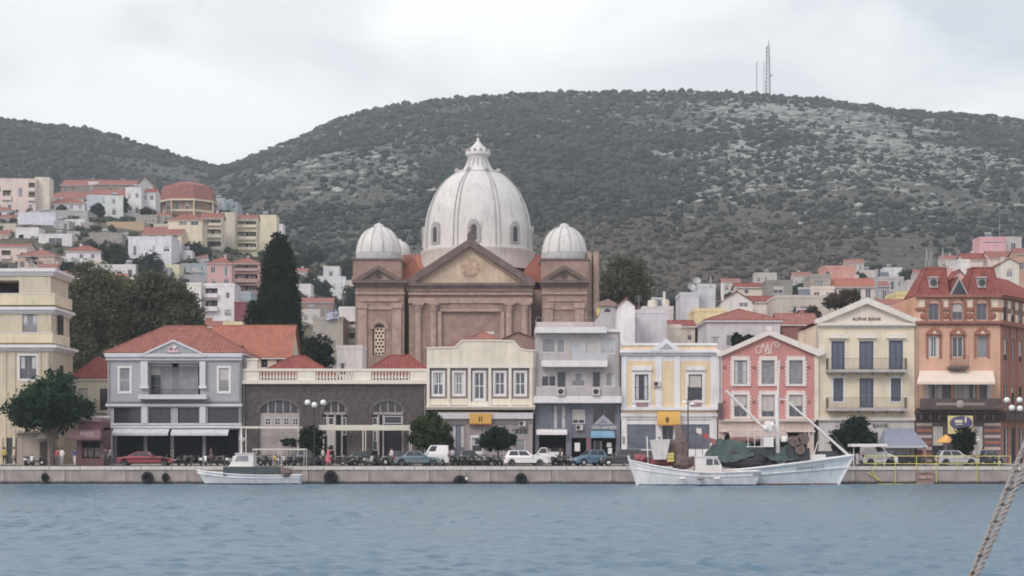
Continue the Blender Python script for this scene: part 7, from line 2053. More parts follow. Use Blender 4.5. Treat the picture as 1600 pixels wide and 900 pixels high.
# ---- small fishing boat at the left
def left_boat():
	Y = 147.6; fr = FR(Y); cx = fr.X(391)
	t = thing('small_fishing_boat', 'small white fishing boat with dark green deck moored alone at the left', 'boat', (cx, Y, 0))
	sh = lambda q: .82 + .42 * max(0, (q - .3) / .7) ** 2
	mb, rows = hull_mesh(8.9, 2.7, sh, .5, 1.0, .15, -1, HW, HBL, DGRN, .5, .78)
	mb.build('hull', t, local=True)
	rails(rows, t, 6, .055, HW, 'gunwale'); rail_at(rows, t, .62, .035, HWB, 'rubbing_strake')
	k = Y / F_PX; X = lambda p: fr.X(p) - cx; Z = fr.Z
	for y in (-1.1, 1.1):
		mb = MB(DGRN); mb.box(X(352), X(440), y - .04, y + .04, .80, Z(729)); mb.build('bulwark', t, local=True)
	# wheelhouse with raked front (bow to the left)
	wh = MB(G['whiteb']); z0, z1 = .8, Z(709)
	wh.prism([(X(360), Z(727.5)), (X(398), Z(727.5)), (X(398), z1), (X(371), z1)], -.75, .75); w = wh.build('wheelhouse', t, local=True)
	mb = MB(G['whiteb']); mb.box(X(369), X(399.5), -.85, .85, z1, z1 + .07); mb.build('wheelhouse_roof', t, local=True)
	mb = MB(G['whiteb']); mb.box(X(358), X(398), -.9, .9, .7, Z(727.5) - .003); mb.build('wheelhouse_base', t, local=True)
	mb = MB(G['pgrey']); mb.prism([(X(369), Z(720.5)), (X(390), Z(720.5)), (X(390), Z(712)), (X(373), Z(712))], -.77, -.752); mb.build('side_window', w, local=True)
	mb = MB(G['pgrey']); mb.quad([(X(363), -.6, Z(721)), (X(363), .6, Z(721)), (X(370), .6, Z(711)), (X(370), -.6, Z(711))]); mb.build('front_window', w, local=True)
	mb = MB(G['whiteb']); mb.tube((X(377.5), 0, z1), (X(377.5), 0, Z(667)), .06, 6); mb.build('mast', t, local=True)
	mb = MB(G['whiteb']); mb.lathe([(.02, Z(691)), (.2, Z(688)), (.32, Z(684)), (.02, Z(683.5))], X(378), 0, 10); mb.build('radar_reflector', t, local=True)
	mb = MB(cw)
	for a, b in ((397, 478),):
		mb.box(X(a), X(b), -.9, -.84, Z(703), Z(701)); mb.box(X(a), X(b), .84, .9, Z(703), Z(701))
		for p in (a + 1, (a + b) / 2, b - 1):
			for y in (-.87, .87): mb.tube((X(p), y, .9), (X(p), y, Z(702)), .025, 5)
			mb.tube((X(p), -.87, Z(702)), (X(p), .87, Z(702)), .025, 5)
	mb.build('awning_frame', t, local=True)
	lump('folded_net', 'folded brown net hanging over the stern of the small left boat', 'net', (fr.X(449), Y - .7, .62), (.5, .75, .42), NETB, seed=1)
	f = thing('yellow_float', 'round yellow float on the stern deck of the small left boat', 'float', (fr.X(426), Y - .7, .95))
	mb = MB(paint('float_yellow', (206, 190, 110), .5)); mb.sphere((fr.X(424), Y - .7, 1.12), .2, 10); mb.sphere((fr.X(429), Y - .6, 1.14), .18, 10); mb.build('ball', f)
left_boat()

# ---- big caique and the smaller boat in front of it
def caique():
	Y = 146.6; fr = FR(Y); x0, x1 = fr.X(1003), fr.X(1328); cx = (x0 + x1) / 2; Ln = x1 - x0
	t = thing('large_fishing_caique', 'large white wooden fishing boat with high bow to the right and green tarpaulins', 'boat', (cx, Y, 0))
	zb, zm = fr.Z(711.5), fr.Z(737)
	sh = lambda q: zm + (zb - zm) * max(0, (q - .30) / .70) ** 1.25 + .62 * max(0, (.30 - q) / .30) ** 1.6
	mb, rows = hull_mesh(Ln - .3, 4.3, sh, 1.1, 1.9, .5, 1, HWB, HRED, DECK, .62, .55, 34)
	mb.build('hull', t, local=True)
	rails(rows, t, 6, .11, HW, 'gunwale', .05); rail_at(rows, t, .55, .06, HW, 'rubbing_strake', .05)
	mb = MB(HW); p = [(r_[0], 0, r_[2]) for r_ in [rows[-1][j] for j in range(2, 7)]]
	mb.path(p, .12, 6); mb.build('stem_post', t, local=True)
	X = lambda p_: fr.X(p_) - cx; Z = fr.Z
	# mast with cross-tree, two white derricks
	mb = MB(G['white']); mb.tube((X(1216), 0, .9), (X(1214), 0, Z(618)), .22, 10, .17); mb.tube((X(1215), 0, Z(622)), (X(1218), 0, Z(562)), .09, 6, .05); mb.build('mast', t, local=True)
	mb = MB(G['white']); mb.box(X(1211), X(1232), -.08, .08, Z(624.5), Z(622.8)); mb.build('cross_tree', t, local=True)
	mb = MB(G['whiteb']); mb.tube((X(1132), -.9, Z(611)), (X(1205), -.3, Z(681)), .11, 8, .13); mb.build('derrick', t, local=True)
	mb = MB(G['whiteb']); mb.tube((X(1232), -.2, Z(629)), (X(1326), -.1, Z(712)), .09, 8, .12); mb.build('derrick', t, local=True)
	mb = MB(G['steel']); mb.tube((X(1218), 0, Z(567)), (X(1327), 0, Z(712)), .015, 4); mb.tube((X(1218), 0, Z(567)), (X(1132), -.9, Z(611)), .015, 4); mb.tube((X(1218), 0, Z(570)), (X(1095), 0, Z(730)), .015, 4); mb.build('stay', t, local=True)
	mb = MB(G['whiteb']); mb.T = Matrix.Translation((X(1199), -.8, Z(666.5))) @ Matrix.Rotation(R(-28), 4, 'Y') ; mb.lathe([(.02, -.5), (.3, -.46), (.36, -.2), (.36, .2), (.3, .46), (.02, .5)], 0, 0, 12)
	mb.T = Matrix.Translation((X(1199), -.8, Z(667))) @ Matrix.Rotation(R(68), 4, 'Y'); mb.lathe([(.02, -.55), (.3, -.5), (.34, -.2), (.34, .2), (.3, .5), (.02, .55)], 0, 0, 12); mb.build('life_raft', t, local=True)
	BOX(t, 'white_locker', G['whiteb'], X(1191), X(1206), -1.0, -.1, Z(698), Z(683))
	mb = MB(G['whiteb']); mb.lathe([(.02, Z(691)), (.3, Z(690)), (.3, Z(684)), (.18, Z(681.5)), (.02, Z(681))], X(1224), -.6, 14); mb.build('white_drum', t, local=True)
	mb = MB(G['white'])
	for a in (1166, 1176, 1186): mb.tube((X(a), -1.2, Z(699)), (X(a), -1.2, Z(672)), .03, 5)
	mb.tube((X(1163), -1.2, Z(698)), (X(1206), -1.2, Z(698)), .04, 5); mb.tube((X(1163), -1.2, Z(672)), (X(1190), -1.2, Z(672)), .03, 5)
	mb.build('guard_rail', t, local=True)
	# wheelhouse and net drums under the gear
	wh = MB(paint('wheelhouse_dark', (66, 70, 78), .7, streak=.3, var=.2)); wh.box(X(1168), X(1204), -.6, 1.3, 1.0, Z(699)); o = wh.build('wheelhouse', t, local=True)
	for a in (1171, 1182, 1193): BOX(o, 'pane', G['pdark'], X(a), X(a + 8), -.63, -.602, Z(710), Z(702))
	for px, py, r_ in ((1238, 690, .5), (1252, 686, .48), (1246, 702, .45)):
		mb = MB(NETB); mb.T = Matrix.Translation((X(px), -.9, Z(py))) @ Matrix.Rotation(R(90), 4, 'X'); mb.lathe([(.05, -.5), (r_, -.5), (r_ * .9, -.3), (r_ * .96, 0), (r_ * .9, .3), (r_, .5), (.05, .5)], 0, 0, 16); mb.build('net_drum', t, local=True)
	BOX(t, 'winch_frame', mat('dark_gear', P(58, 58, 66), .7, .3, scale=4), X(1228), X(1262), -1.1, .6, 1.5, Z(700))
	mb = MB(G['white']); mb.box(X(1260), X(1287), -.9, -.1, Z(718), Z(710)); mb.tube((X(1270), -.6, Z(710)), (X(1276), -.6, Z(690)), .05, 5); mb.tube((X(1260), -.6, Z(712)), (X(1259), -.6, Z(690)), .05, 5); mb.build('white_skiff_frame', t, local=True)
	mb = MB(G['white'])
	for a in (1254, 1260, 1267): mb.tube((X(a), -.3, Z(700)), (X(a + 4), -.3, Z(672)), .03, 5)
	mb.build('aerial_group', t, local=True)
	# tarpaulins stretched on ridge poles
	def tarp(label, pts, sag, m=TARP):
		w = thing('green_tarpaulin', label, 'tarpaulin', (fr.X(pts[0][0]), Y, fr.Z(pts[0][1])))
		n = 14; v = []
		for i in range(n + 1):
			q = i / n * (len(pts) - 1); i0 = min(len(pts) - 2, int(q)); f = q - i0
			px = pts[i0][0] + (pts[i0 + 1][0] - pts[i0][0]) * f
			tp = pts[i0][1] + (pts[i0 + 1][1] - pts[i0][1]) * f; bt = pts[i0][2] + (pts[i0 + 1][2] - pts[i0][2]) * f
			for j in range(5):
				g = j / 4
				v.append((fr.X(px) + .05 * math.sin(i * 2.1 + j), Y + .4 - 1.7 * g + .12 * math.sin(i * 1.7 + j * 1.3), fr.Z(tp + (bt - tp) * g ** .9) + .06 * math.sin(i * 2.3 + j * 2)))
		mb = MB(m); mb.add(v, [(i * 5 + j, i * 5 + j + 1, i * 5 + j + 6, i * 5 + j + 5) for i in range(n) for j in range(4)], None, True)
		mb.build('sheet', w)
		mb = MB(G['steel']); p0 = v[0]; mb.tube((p0[0] + .3, Y + .4, 1.0), (p0[0] + .3, Y + .4, p0[2]), .04, 5); p1 = v[-5]; mb.tube((p1[0] - .2, Y + .4, 1.0), (p1[0] - .2, Y + .4, p1[2]), .04, 5); mb.build('support', w)
	tarp('dark green tarpaulin tent over the stern of the large fishing boat', [(1104, 708, 716), (1120, 685, 722), (1142, 687, 722), (1174, 692, 712)], .2)
	tarp('dark green tarpaulin slung low under the mast of the large fishing boat', [(1188, 705, 711), (1202, 703, 719), (1220, 699, 721), (1242, 693, 717)], .2)
	nm = thing('bow_name_lettering', 'faded dark name painted on the bow of the large fishing boat', 'lettering', (fr.X(1264), Y - 2.1, 1.2))
	# follows the flare of the bow
	nx, i0 = 11, 0
	txt = 'ARGONAVTIS'
	hr = [(r_[5][0] + cx, r_[5][1], r_[5][2]) for r_ in rows]
	hl = [(r_[6][0] + cx, r_[6][1], r_[6][2]) for r_ in rows]
	for i, ch in enumerate(txt):
		px = 1242 + i * 4.6; x = fr.X(px)
		for a, b, c, d in zip(hr[:-1], hr[1:], hl[:-1], hl[1:]):
			if a[0] <= x <= b[0]:
				f = (x - a[0]) / (b[0] - a[0]); yb = a[1] + (b[1] - a[1]) * f; z = a[2] + (b[2] - a[2]) * f; z2 = c[2] + (d[2] - c[2]) * f
				ang = math.atan2(-(b[1] - a[1]), b[0] - a[0]); zz = z + (z2 - z) * .06
				lettering(ch, nm, (x, Y - yb - .05 - .10, zz), .36, paint('name_grey', (88, 96, 106), .6), .006, rot=(R(90), 0, -ang))
				break
caique()
def front_boat():
	Y = 143.0; fr = FR(Y); cx = fr.X(1084)
	t = thing('front_fishing_boat', 'small white fishing boat with red inside and square cabin before the large boat', 'boat', (cx, Y, 0))
	X = lambda p_: fr.X(p_) - cx; Z = fr.Z
	zb, zs = Z(719), Z(738)
	sh = lambda q: zs + (zb - zs) * max(0, (q - .42) / .58) ** 1.5 + .12 * max(0, (.3 - q) / .3)
	mb, rows = hull_mesh(10.6, 3.0, sh, .7, .9, .7, -1, HW, HBL, HRED, .6, .62, 30)
	mb.build('hull', t, local=True)
	rails(rows, t, 6, .07, HW, 'gunwale', .03); rail_at(rows, t, .62, .04, HW, 'rubbing_strake', .03)
	mb = MB(HW); mb.path([(r_[0], 0, r_[2]) for r_ in [rows[-1][j] for j in range(1, 7)]], .11, 6); mb.tube((rows[-1][6][0], 0, rows[-1][6][2]), (rows[-1][6][0] - .12, 0, rows[-1][6][2] + .4), .12, 6, .09); mb.build('stem_post', t, local=True)
	mb = MB(paint('red_capping', (168, 76, 84), .6))
	for sg in (1, -1): mb.path([(r_[6][0], sg * r_[6][1] * .9, r_[6][2] + .02) for r_ in rows[5:22]], .05, 5)
	mb.build('red_capping', t, local=True)
	c = MB(G['whiteb']); c.box(X(1085), X(1115), -.75, .75, .8, Z(714.5)); c.prism([(X(1115) + .002, .8), (X(1126), .8), (X(1126), Z(727)), (X(1119), Z(714.5)), (X(1115) + .002, Z(714.5))], -.75, .75); o = c.build('cabin', t, local=True)
	mb = MB(G['pane']); mb.prism([(X(1102), Z(726.5)), (X(1112), Z(726.5)), (X(1112), Z(717)), (X(1102), Z(717))], -.775, -.752); mb.build('pane', o, local=True)
	mb = MB(G['pane']); mb.prism([(X(1114), Z(726)), (X(1123), Z(726)), (X(1118.5), Z(717)), (X(1114), Z(717))], -.775, -.752); mb.build('pane', o, local=True)
	mb = MB(G['whiteb']); mb.box(X(1084), X(1120), -.82, .82, Z(714.5), Z(713)); mb.build('cabin_roof', t, local=True)
	for px in (1064, 1091, 1117):
		f = thing('boat_fender', 'white fender on the side of the front fishing boat, %s of three' % {1064: 'nearest the bow', 1091: 'middle one', 1117: 'nearest the stern'}[px], 'fender', (fr.X(px), Y - 1.55, Z(750)), 'fenders on the front boat')
		mb = MB(G['white'] if px != 1091 else DECK); zc = Z(747); mb.T = Matrix.Translation((fr.X(px), Y - 1.62, zc)) @ Matrix.Rotation(R(90), 4, 'Y'); mb.lathe([(.01, -.3), (.13, -.22), (.15, 0), (.13, .22), (.01, .3)], 0, 0, 10); mb.build('body', f)
		mb = MB(NETB); mb.tube((fr.X(px), Y - 1.6, zc), (fr.X(px), Y - 1.5, Z(739)), .015, 4); mb.build('cord', f)
	mb = MB(G['white']); mb.tube((X(1013), 0, 1.0), (X(1011), 0, Z(682)), .06, 6); mb.build('bow_pole', t, local=True)
	mb = MB(DECK); mb.tube((X(1172), -.9, .95), (X(1186), -1.2, 1.05), .07, 6); mb.build('tiller', t, local=True)
	b = thing('white_cloth_bin', 'big off-white cloth bin standing at the bow of the front fishing boat', 'bin', (fr.X(1031), Y, 1.0))
	mb = MB(paint('off_white_cloth', (190, 184, 182), .9, var=.12, streak=.3)); x0, x1 = fr.X(1021), fr.X(1040)
	zt, zb_ = fr.Z(688), fr.Z(718)
	mb.add([(x0, Y - .6, zb_), (x1, Y - .6, zb_), (x1, Y + .5, zb_), (x0, Y + .5, zb_), (fr.X(1016), Y - .75, zt), (fr.X(1046), Y - .75, zt + .05), (fr.X(1046), Y + .6, zt), (fr.X(1016), Y + .6, zt)], [(0, 3, 2, 1), (0, 1, 5, 4), (1, 2, 6, 5), (2, 3, 7, 6), (3, 0, 4, 7)]); mb.build('body', b)
	mb = MB(G['white']); mb.path([(fr.X(1016), Y - .75, zt), (fr.X(1046), Y - .75, zt + .05), (fr.X(1046), Y + .6, zt), (fr.X(1016), Y + .6, zt), (fr.X(1016), Y - .75, zt)], .035, 5); mb.build('rim', b)
	y = thing('yellow_crate', 'yellow plastic crate behind the white cloth bin on the front boat', 'crate', (fr.X(1047), Y - .2, 1.2))
	mb = MB(paint('crate_yellow', (206, 184, 92), .6)); x0, z0, x1, z1 = fr.r((1041.5, 707, 1052, 721))
	for a in range(3): mb.box(x0, x1, Y - .5, Y - .46, z0 + (z1 - z0) * (a / 3 + .03), z0 + (z1 - z0) * ((a + .8) / 3))
	mb.box(x0, x1, Y + .1, Y + .14, z0, z1); mb.box(x0, x0 + .04, Y - .46, Y + .1, z0, z1); mb.box(x1 - .04, x1, Y - .46, Y + .1, z0, z1); mb.box(x0, x1, Y - .5, Y + .14, z0 - .04, z0); mb.build('body', y)
	lump('red_net_heap', 'heap of red netting at the bow of the front fishing boat', 'net', (fr.X(1001), Y + .1, fr.Z(722)), (.55, .6, .34), NETR, seed=2)
	lump('red_net_heap', 'long low heap of red netting behind the yellow crate', 'net', (fr.X(1036), Y + .6, fr.Z(727)), (1.5, .6, .30), NETR, seed=3)
	lump('brown_net_heap', 'tall heap of brown nets between the yellow crate and the cabin', 'net', (fr.X(1066), Y + .3, fr.Z(733)), (1.0, .7, .62), NETB, seed=4)
	lump('brown_net_heap', 'tall hanging bundle of brown nets rising behind the cabin of the front boat', 'net', (fr.X(1064), Y + .9, fr.Z(731)), (.70, .5, 1.45), NETB, seed=5, boxy=.35)
front_boat()
lump('dark_net_heap', 'long dark heap of nets and rope on the deck of the large fishing boat', 'net', (wx(1158, 146.4), 146.4, wz(731, 146.4)), (2.9, .9, .62), mat('dark_net', P(62, 60, 68), .95, .35, scale=5, bump=1, bscale=14), seed=6)
lump('red_brown_net_heap', 'rust coloured nets piled high behind the green tarpaulin', 'net', (wx(1160, 148.6), 148.6, wz(693, 148.6)), (1.5, .6, .27), mat('rust_net', P(124, 82, 84), .95, .35, scale=5, bump=1, bscale=14), seed=7)

for px, Y, top, lab, fl in ((1086, 145.2, 668, 'tall marker pole with a pale flag behind the front boat cabin', (196, 190, 186)), (1097, 145.4, 676, 'marker pole with a red flag right of the front boat cabin', (170, 66, 76)), (1108, 145.3, 684, 'short marker pole with a dull red flag by the green tarpaulin', (150, 84, 88))):
	fr = FR(Y); x = fr.X(px); t = thing('marker_pole', lab, 'marker pole', (x, Y, 1.0), 'fishing marker poles')
	mb = MB(NETB); mb.tube((x, Y, .9), (x + .08, Y, fr.Z(top)), .03, 5); mb.build('pole', t)
	mb = MB(paint('marker_flag_%d' % px, fl, .9)); z = fr.Z(top); v = []
	for i in range(5): v += [(x + .08 + .12 * i, Y + .05 * math.sin(i * 1.4), z - .42 - .05 * i), (x + .08 + .12 * i, Y + .05 * math.sin(i * 1.4), z - .03 * i)]
	mb.add(v, [(2 * i, 2 * i + 2, 2 * i + 3, 2 * i + 1) for i in range(4)], None, True); mb.build('flag', t)
	mb = MB(paint('marker_float', (190, 120, 70), .6)); mb.sphere((x, Y, 1.5), .14, 8); mb.build('float', t)
# ================================================================== vehicles
def car(kind, label, px0, px1, Y, rgb, facing=1, H=None, z=GROUND + .004, group='cars parked along the waterfront', angle=0.0, cat='car', name=None):
	fr = FR(Y)
	Ln = (fr.X(px1) - fr.X(px0))
	Wd = 1.72 if kind != 'van' else 1.8
	H = H or dict(hatch=1.46, sedan=1.40, van=1.86, pickup=1.62, coupe=1.32, wagon=1.5)[kind]
	nm = name or dict(hatch='hatchback_car', sedan='sedan_car', van='van', pickup='pickup_truck', coupe='coupe_car', wagon='estate_car')[kind]
	t = thing(nm, label, cat, ((fr.X(px0) + fr.X(px1)) / 2, Y, z), group, (0 if facing > 0 else math.pi) + angle)
	pm = mat('car_paint_%d_%d_%d' % rgb, P(*rgb), .28, .05, spec=.5, scale=2)
	h = Ln / 2
	belt = H * .62
	S = dict(hatch=(-.47, .18, -.38, .02), sedan=(-.34, .20, -.20, .06), van=(-.485, .22, -.47, .06), pickup=(-.10, .24, -.06, .10), coupe=(-.36, .16, -.16, .02), wagon=(-.48, .22, -.42, .06))[kind]
	b0, b1, r0, r1 = (q * Ln for q in S)
	tail = belt * (.98 if kind in ('hatch', 'van', 'wagon') else .93)
	xf, xr, ra = h - .80, -h + .76, .35
	arch = lambda c: [(c + ra * math.cos(u), .30 + ra * math.sin(u)) for u in [math.pi * i / 8 for i in range(9)]]
	bottom = [(h - .05, .26)] + [(a, b) for a, b in arch(xf)] + [(a, b) for a, b in arch(xr)] + [(-h + .06, .26)]
	top = [(-h, .45), (-h + .02, tail * .8), (-h + .10, tail), (b0, belt), (b1, belt * 1.0), (b1 + .1, belt * .99), (h - .55, belt * .88), (h - .14, belt * .76), (h - .01, belt * .55), (h, .42)]
	poly = (bottom + top)[::-1]
	b = bmesh.new()
	n = len(poly)
	va = [b.verts.new((x, -Wd / 2, z_)) for x, z_ in poly]; vb = [b.verts.new((x, Wd / 2, z_)) for x, z_ in poly]
	b.faces.new(va[::-1]); b.faces.new(vb)
	for i in range(n): b.faces.new((va[i], va[(i + 1) % n], vb[(i + 1) % n], vb[i]))
	bmesh.ops.recalc_face_normals(b, faces=b.faces)
	ed = [e for e in b.edges if len(e.link_faces) == 2 and abs(e.verts[0].co.y - e.verts[1].co.y) < 1e-4 and (e.verts[0].co.z + e.verts[1].co.z) / 2 > .5]
	bmesh.ops.bevel(b, geom=ed, offset=.06, segments=2, affect='EDGES', profile=.5)
	wb, wr = Wd / 2 - .05, Wd / 2 - .20
	cab = [(b0, wb, belt - .03), (b1, wb, belt - .03), (r1, wr, H), (r0, wr, H)]
	cv = [b.verts.new((x, s * y, z_)) for s in (-1, 1) for x, y, z_ in cab]
	fs = [(0, 1, 2, 3), (7, 6, 5, 4), (3, 2, 6, 7), (1, 5, 6, 2), (0, 3, 7, 4)]
	newf = [b.faces.new([cv[i] for i in f]) for f in fs]
	e2 = list({e for f in newf for e in f.edges if min(e.verts[0].co.z, e.verts[1].co.z) > belt or abs(e.verts[0].co.z - e.verts[1].co.z) > .2})
	bmesh.ops.bevel(b, geom=e2, offset=.05, segments=2, affect='EDGES', profile=.5)
	if kind == 'pickup':                                          # load bed walls
		for y0, y1, x0, x1 in ((-Wd / 2 + .03, -Wd / 2 + .12, -h + .08, b0 - .04), (Wd / 2 - .12, Wd / 2 - .03, -h + .08, b0 - .04), (-Wd / 2 + .12, Wd / 2 - .12, -h + .08, -h + .16)):
			bmesh.ops.create_cube(b, size=1, matrix=Matrix.Translation(((x0 + x1) / 2, (y0 + y1) / 2, belt + .10)) @ Matrix.Diagonal((x1 - x0, y1 - y0, .28, 1)))
	me = bpy.data.meshes.new('body'); b.to_mesh(me); b.free(); me.materials.append(pm)
	for p in me.polygons: p.use_smooth = True
	me.set_sharp_from_angle(angle=.6)
	piece('body', me, t)
	def lerp2(u, v, s):
		p0, p1, p2, p3 = [Vector((x, s * y, z_)) for x, y, z_ in cab]
		return p0.lerp(p1, u).lerp(p3.lerp(p2, u), v)
	sp = ((.10, .47), (.51, .90)) if kind in ('hatch', 'sedan', 'coupe', 'wagon') else (((.60, .93),) if kind == 'van' else ((.12, .90),))
	for s in (-1, 1):
		for u0, u1 in sp:
			mb = MB(G['pdark']); o = Vector((0, s * .012, .004))
			q = [lerp2(u0, .22, s) + o, lerp2(u1, .22, s) + o, lerp2(u1, .90, s) + o, lerp2(u0, .90, s) + o]
			mb.quad(q if s < 0 else q[::-1]); mb.build('side_window', t, local=True)
	for a, nm2 in (((1, 2), 'windscreen'), ((0, 3), 'rear_window')):
		if kind == 'van' and nm2 == 'rear_window': continue
		mb = MB(G['pdark']); d = Vector((.012 if a[0] == 1 else -.012, 0, .01))
		p0, p1 = [Vector(cab[i]) for i in a]
		f = lambda q, s: Vector((p0.x + (p1.x - p0.x) * q, s * (p0.y + (p1.y - p0.y) * q) * .9, p0.z + (p1.z - p0.z) * q)) + d
		q = [f(.2, -1), f(.2, 1), f(.9, 1), f(.9, -1)]
		mb.quad(q if a[0] == 1 else q[::-1]); mb.build(nm2, t, local=True)
	for x in (xf, xr):
		for s in (-1, 1):
			mb = MB(G['rubber']); mb.T = Matrix.Translation((x, s * (Wd / 2 - .11), .30)) @ Matrix.Rotation(R(90), 4, 'X'); mb.lathe([(.18, -.1), (.28, -.1), (.30, -.07), (.30, .07), (.28, .1), (.18, .1)], 0, 0, 18); wv = mb.build('wheel', t, local=True)
			mb = MB(G['chrome']); mb.T = Matrix.Translation((x, s * (Wd / 2 - .11), .30)) @ Matrix.Rotation(R(90), 4, 'X'); mb.lathe([(.02, .085 * -s * -1), (.18, .075)], 0, 0, 12); mb.lathe([(.02, -.085), (.18, -.075)], 0, 0, 12); mb.build('rim', wv, local=True)
	for s in (-1, 1):
		mb = MB(mat('headlight', (.6, .6, .58), .15, .02)); mb.box(h - .22, h - .015, s * (Wd / 2 - .42), s * (Wd / 2 - .04), belt * .58, belt * .74); mb.build('headlight', t, local=True)
		mb = MB(paint('tail_red', (150, 40, 40), .3)); mb.box(-h - .005, -h + .14, s * (Wd / 2 - .28), s * (Wd / 2 + .004), tail * .72, tail * .92); mb.build('tail_light', t, local=True)
		mb = MB(pm); mb.box(b1 - .25, b1 - .08, s * (Wd / 2 - .02), s * (Wd / 2 + .16), belt + .02, belt + .15); mb.build('mirror', t, local=True)
	mb = MB(G['rubber']); mb.box(h - .06, h + .03, -Wd / 2 + .1, Wd / 2 - .1, .30, .46); mb.box(-h - .03, -h + .06, -Wd / 2 + .1, Wd / 2 - .1, .32, .48); mb.box(-h + .3, h - .3, -Wd / 2 + .06, Wd / 2 - .06, .20, .30); mb.build('bumper', t, local=True)
	return t
car('coupe', 'low dark red car parked in front of the blue-grey building', 185, 273, 157.0, (136, 36, 50), 1, 1.34)
car('sedan', 'dark car in shadow behind the pink-dressed walker', 535, 598, 160.5, (52, 52, 60), 1)
car('sedan', 'steel blue saloon car in front of the white van', 616, 690, 156.5, (84, 104, 118), 1)
car('van', 'white panel van behind the steel blue saloon', 651, 702, 159.8, (214, 214, 216), -1, 1.95, cat='van')
car('hatch', 'white hatchback by the quay in front of the cream building', 787, 857, 156.0, (216, 218, 222), 1, 1.44)
car('pickup', 'white pickup truck behind the white hatchback', 822, 880, 160.0, (206, 204, 204), -1, 1.72, cat='truck')
car('hatch', 'small blue car in front of the modern grey block', 893, 948, 156.6, (74, 108, 136), -1, 1.5, angle=.35)
car('wagon', 'dark grey car beside the small blue car and behind the white bow', 937, 1006, 155.8, (62, 62, 68), -1, 1.56)
car('hatch', 'charcoal car between the front boat and the yellow bank', 985, 1045, 160.0, (74, 80, 82), 1)
car('hatch', 'silver car behind the yellow railing', 1462, 1527, 157.2, (160, 160, 164), 1, 1.44)
car('sedan', 'black car mostly hidden behind the yellow railing left of the silver car', 1375, 1440, 161.0, (58, 54, 58), 1)
car('van', 'white van with a dark lower body behind the railing next to the caique bow', 1345, 1400, 158.6, (206, 206, 206), 1, 1.9, cat='van')
car('sedan', 'black car behind the large fishing boat bow', 1262, 1330, 158.5, (52, 50, 56), 1)
car('hatch', 'dark small car in shade left of the pink-dressed walker', 462, 508, 161.3, (56, 58, 66), 1)
car('sedan', 'dark grey saloon parked before the right stone arch', 590, 640, 161.6, (66, 66, 74), -1)
car('hatch', 'black small car behind the row of scooters', 716, 762, 161.6, (54, 54, 60), 1)
car('hatch', 'dark green small car right of the small blue car in the second row', 1100, 1150, 159.4, (60, 72, 70), 1)
car('sedan', 'grey saloon in the second row behind the silver car', 1515, 1570, 161.2, (96, 96, 104), -1)
# market van with canopy
def canopy_van():
	fr = FR(156.9)
	t = thing('vendor_canopy', 'flat white awning on posts behind the caique bow beside the white van', 'awning', (fr.X(1335), 156.9, GROUND))
	mb = MB(G['whiteb']); mb.box(fr.X(1327), fr.X(1384), 156.2, 157.6, fr.Z(698), fr.Z(693.5)); mb.build('roof', t)
	for px in (1334, 1382):
		mb = MB(G['white']); mb.tube((fr.X(px), 156.9, GROUND), (fr.X(px), 156.9, fr.Z(698)), .05, 6); mb.build('post', t)
canopy_van()

# ---- scooters and motorbikes
def scooter_proto(rgb):
	t = thing('motor_scooter', 'x', 'scooter', (0, 0, GROUND + .004))
	pm = mat('scooter_%d_%d_%d' % rgb, P(*rgb), .35, .05, spec=.5)
	for x in (.62, -.62):
		mb = MB(G['rubber']); mb.T = Matrix.Translation((x, 0, .27)) @ Matrix.Rotation(R(90), 4, 'X'); mb.lathe([(.14, -.06), (.24, -.06), (.27, 0), (.24, .06), (.14, .06)], 0, 0, 14); w = mb.build('wheel', t, local=True)
		mb = MB(G['chrome']); mb.T = Matrix.Translation((x, 0, .27)) @ Matrix.Rotation(R(90), 4, 'X'); mb.lathe([(.02, .045), (.14, .04)], 0, 0, 10); mb.lathe([(.02, -.045), (.14, -.04)], 0, 0, 10); mb.build('rim', w, local=True)
	mb = MB(pm); mb.prism([(-.85, .52), (-.55, .34), (.25, .30), (.42, .42), (.50, .85), (.42, .92), (.30, .50), (-.05, .46), (-.12, .70), (-.80, .74)], -.15, .15); mb.build('body', t, local=True)
	mb = MB(G['rubber']); mb.prism([(-.82, .745), (-.14, .705), (-.12, .78), (-.45, .80), (-.80, .86)], -.13, .13); mb.build('seat', t, local=True)
	mb = MB(G['iron']); mb.tube((.64, 0, .27), (.42, 0, .98), .04, 6); mb.build('fork', t, local=True)
	mb = MB(G['iron']); mb.tube((.40, -.33, 1.0), (.40, .33, 1.0), .025, 6); mb.build('handlebar', t, local=True)
	mb = MB(G['chrome']); mb.sphere((.50, 0, .88), .10, 8); mb.build('headlight', t, local=True)
	mb = MB(pm); mb.T = Matrix.Translation((.62, 0, .30)) @ Matrix.Rotation(R(90), 4, 'X'); mb.lathe([(.29, -.08), (.33, 0), (.29, .08)], 0, 0, 10, None, True, R(20), R(160)); mb.build('mudguard', t, local=True)
	return t
protos = {}
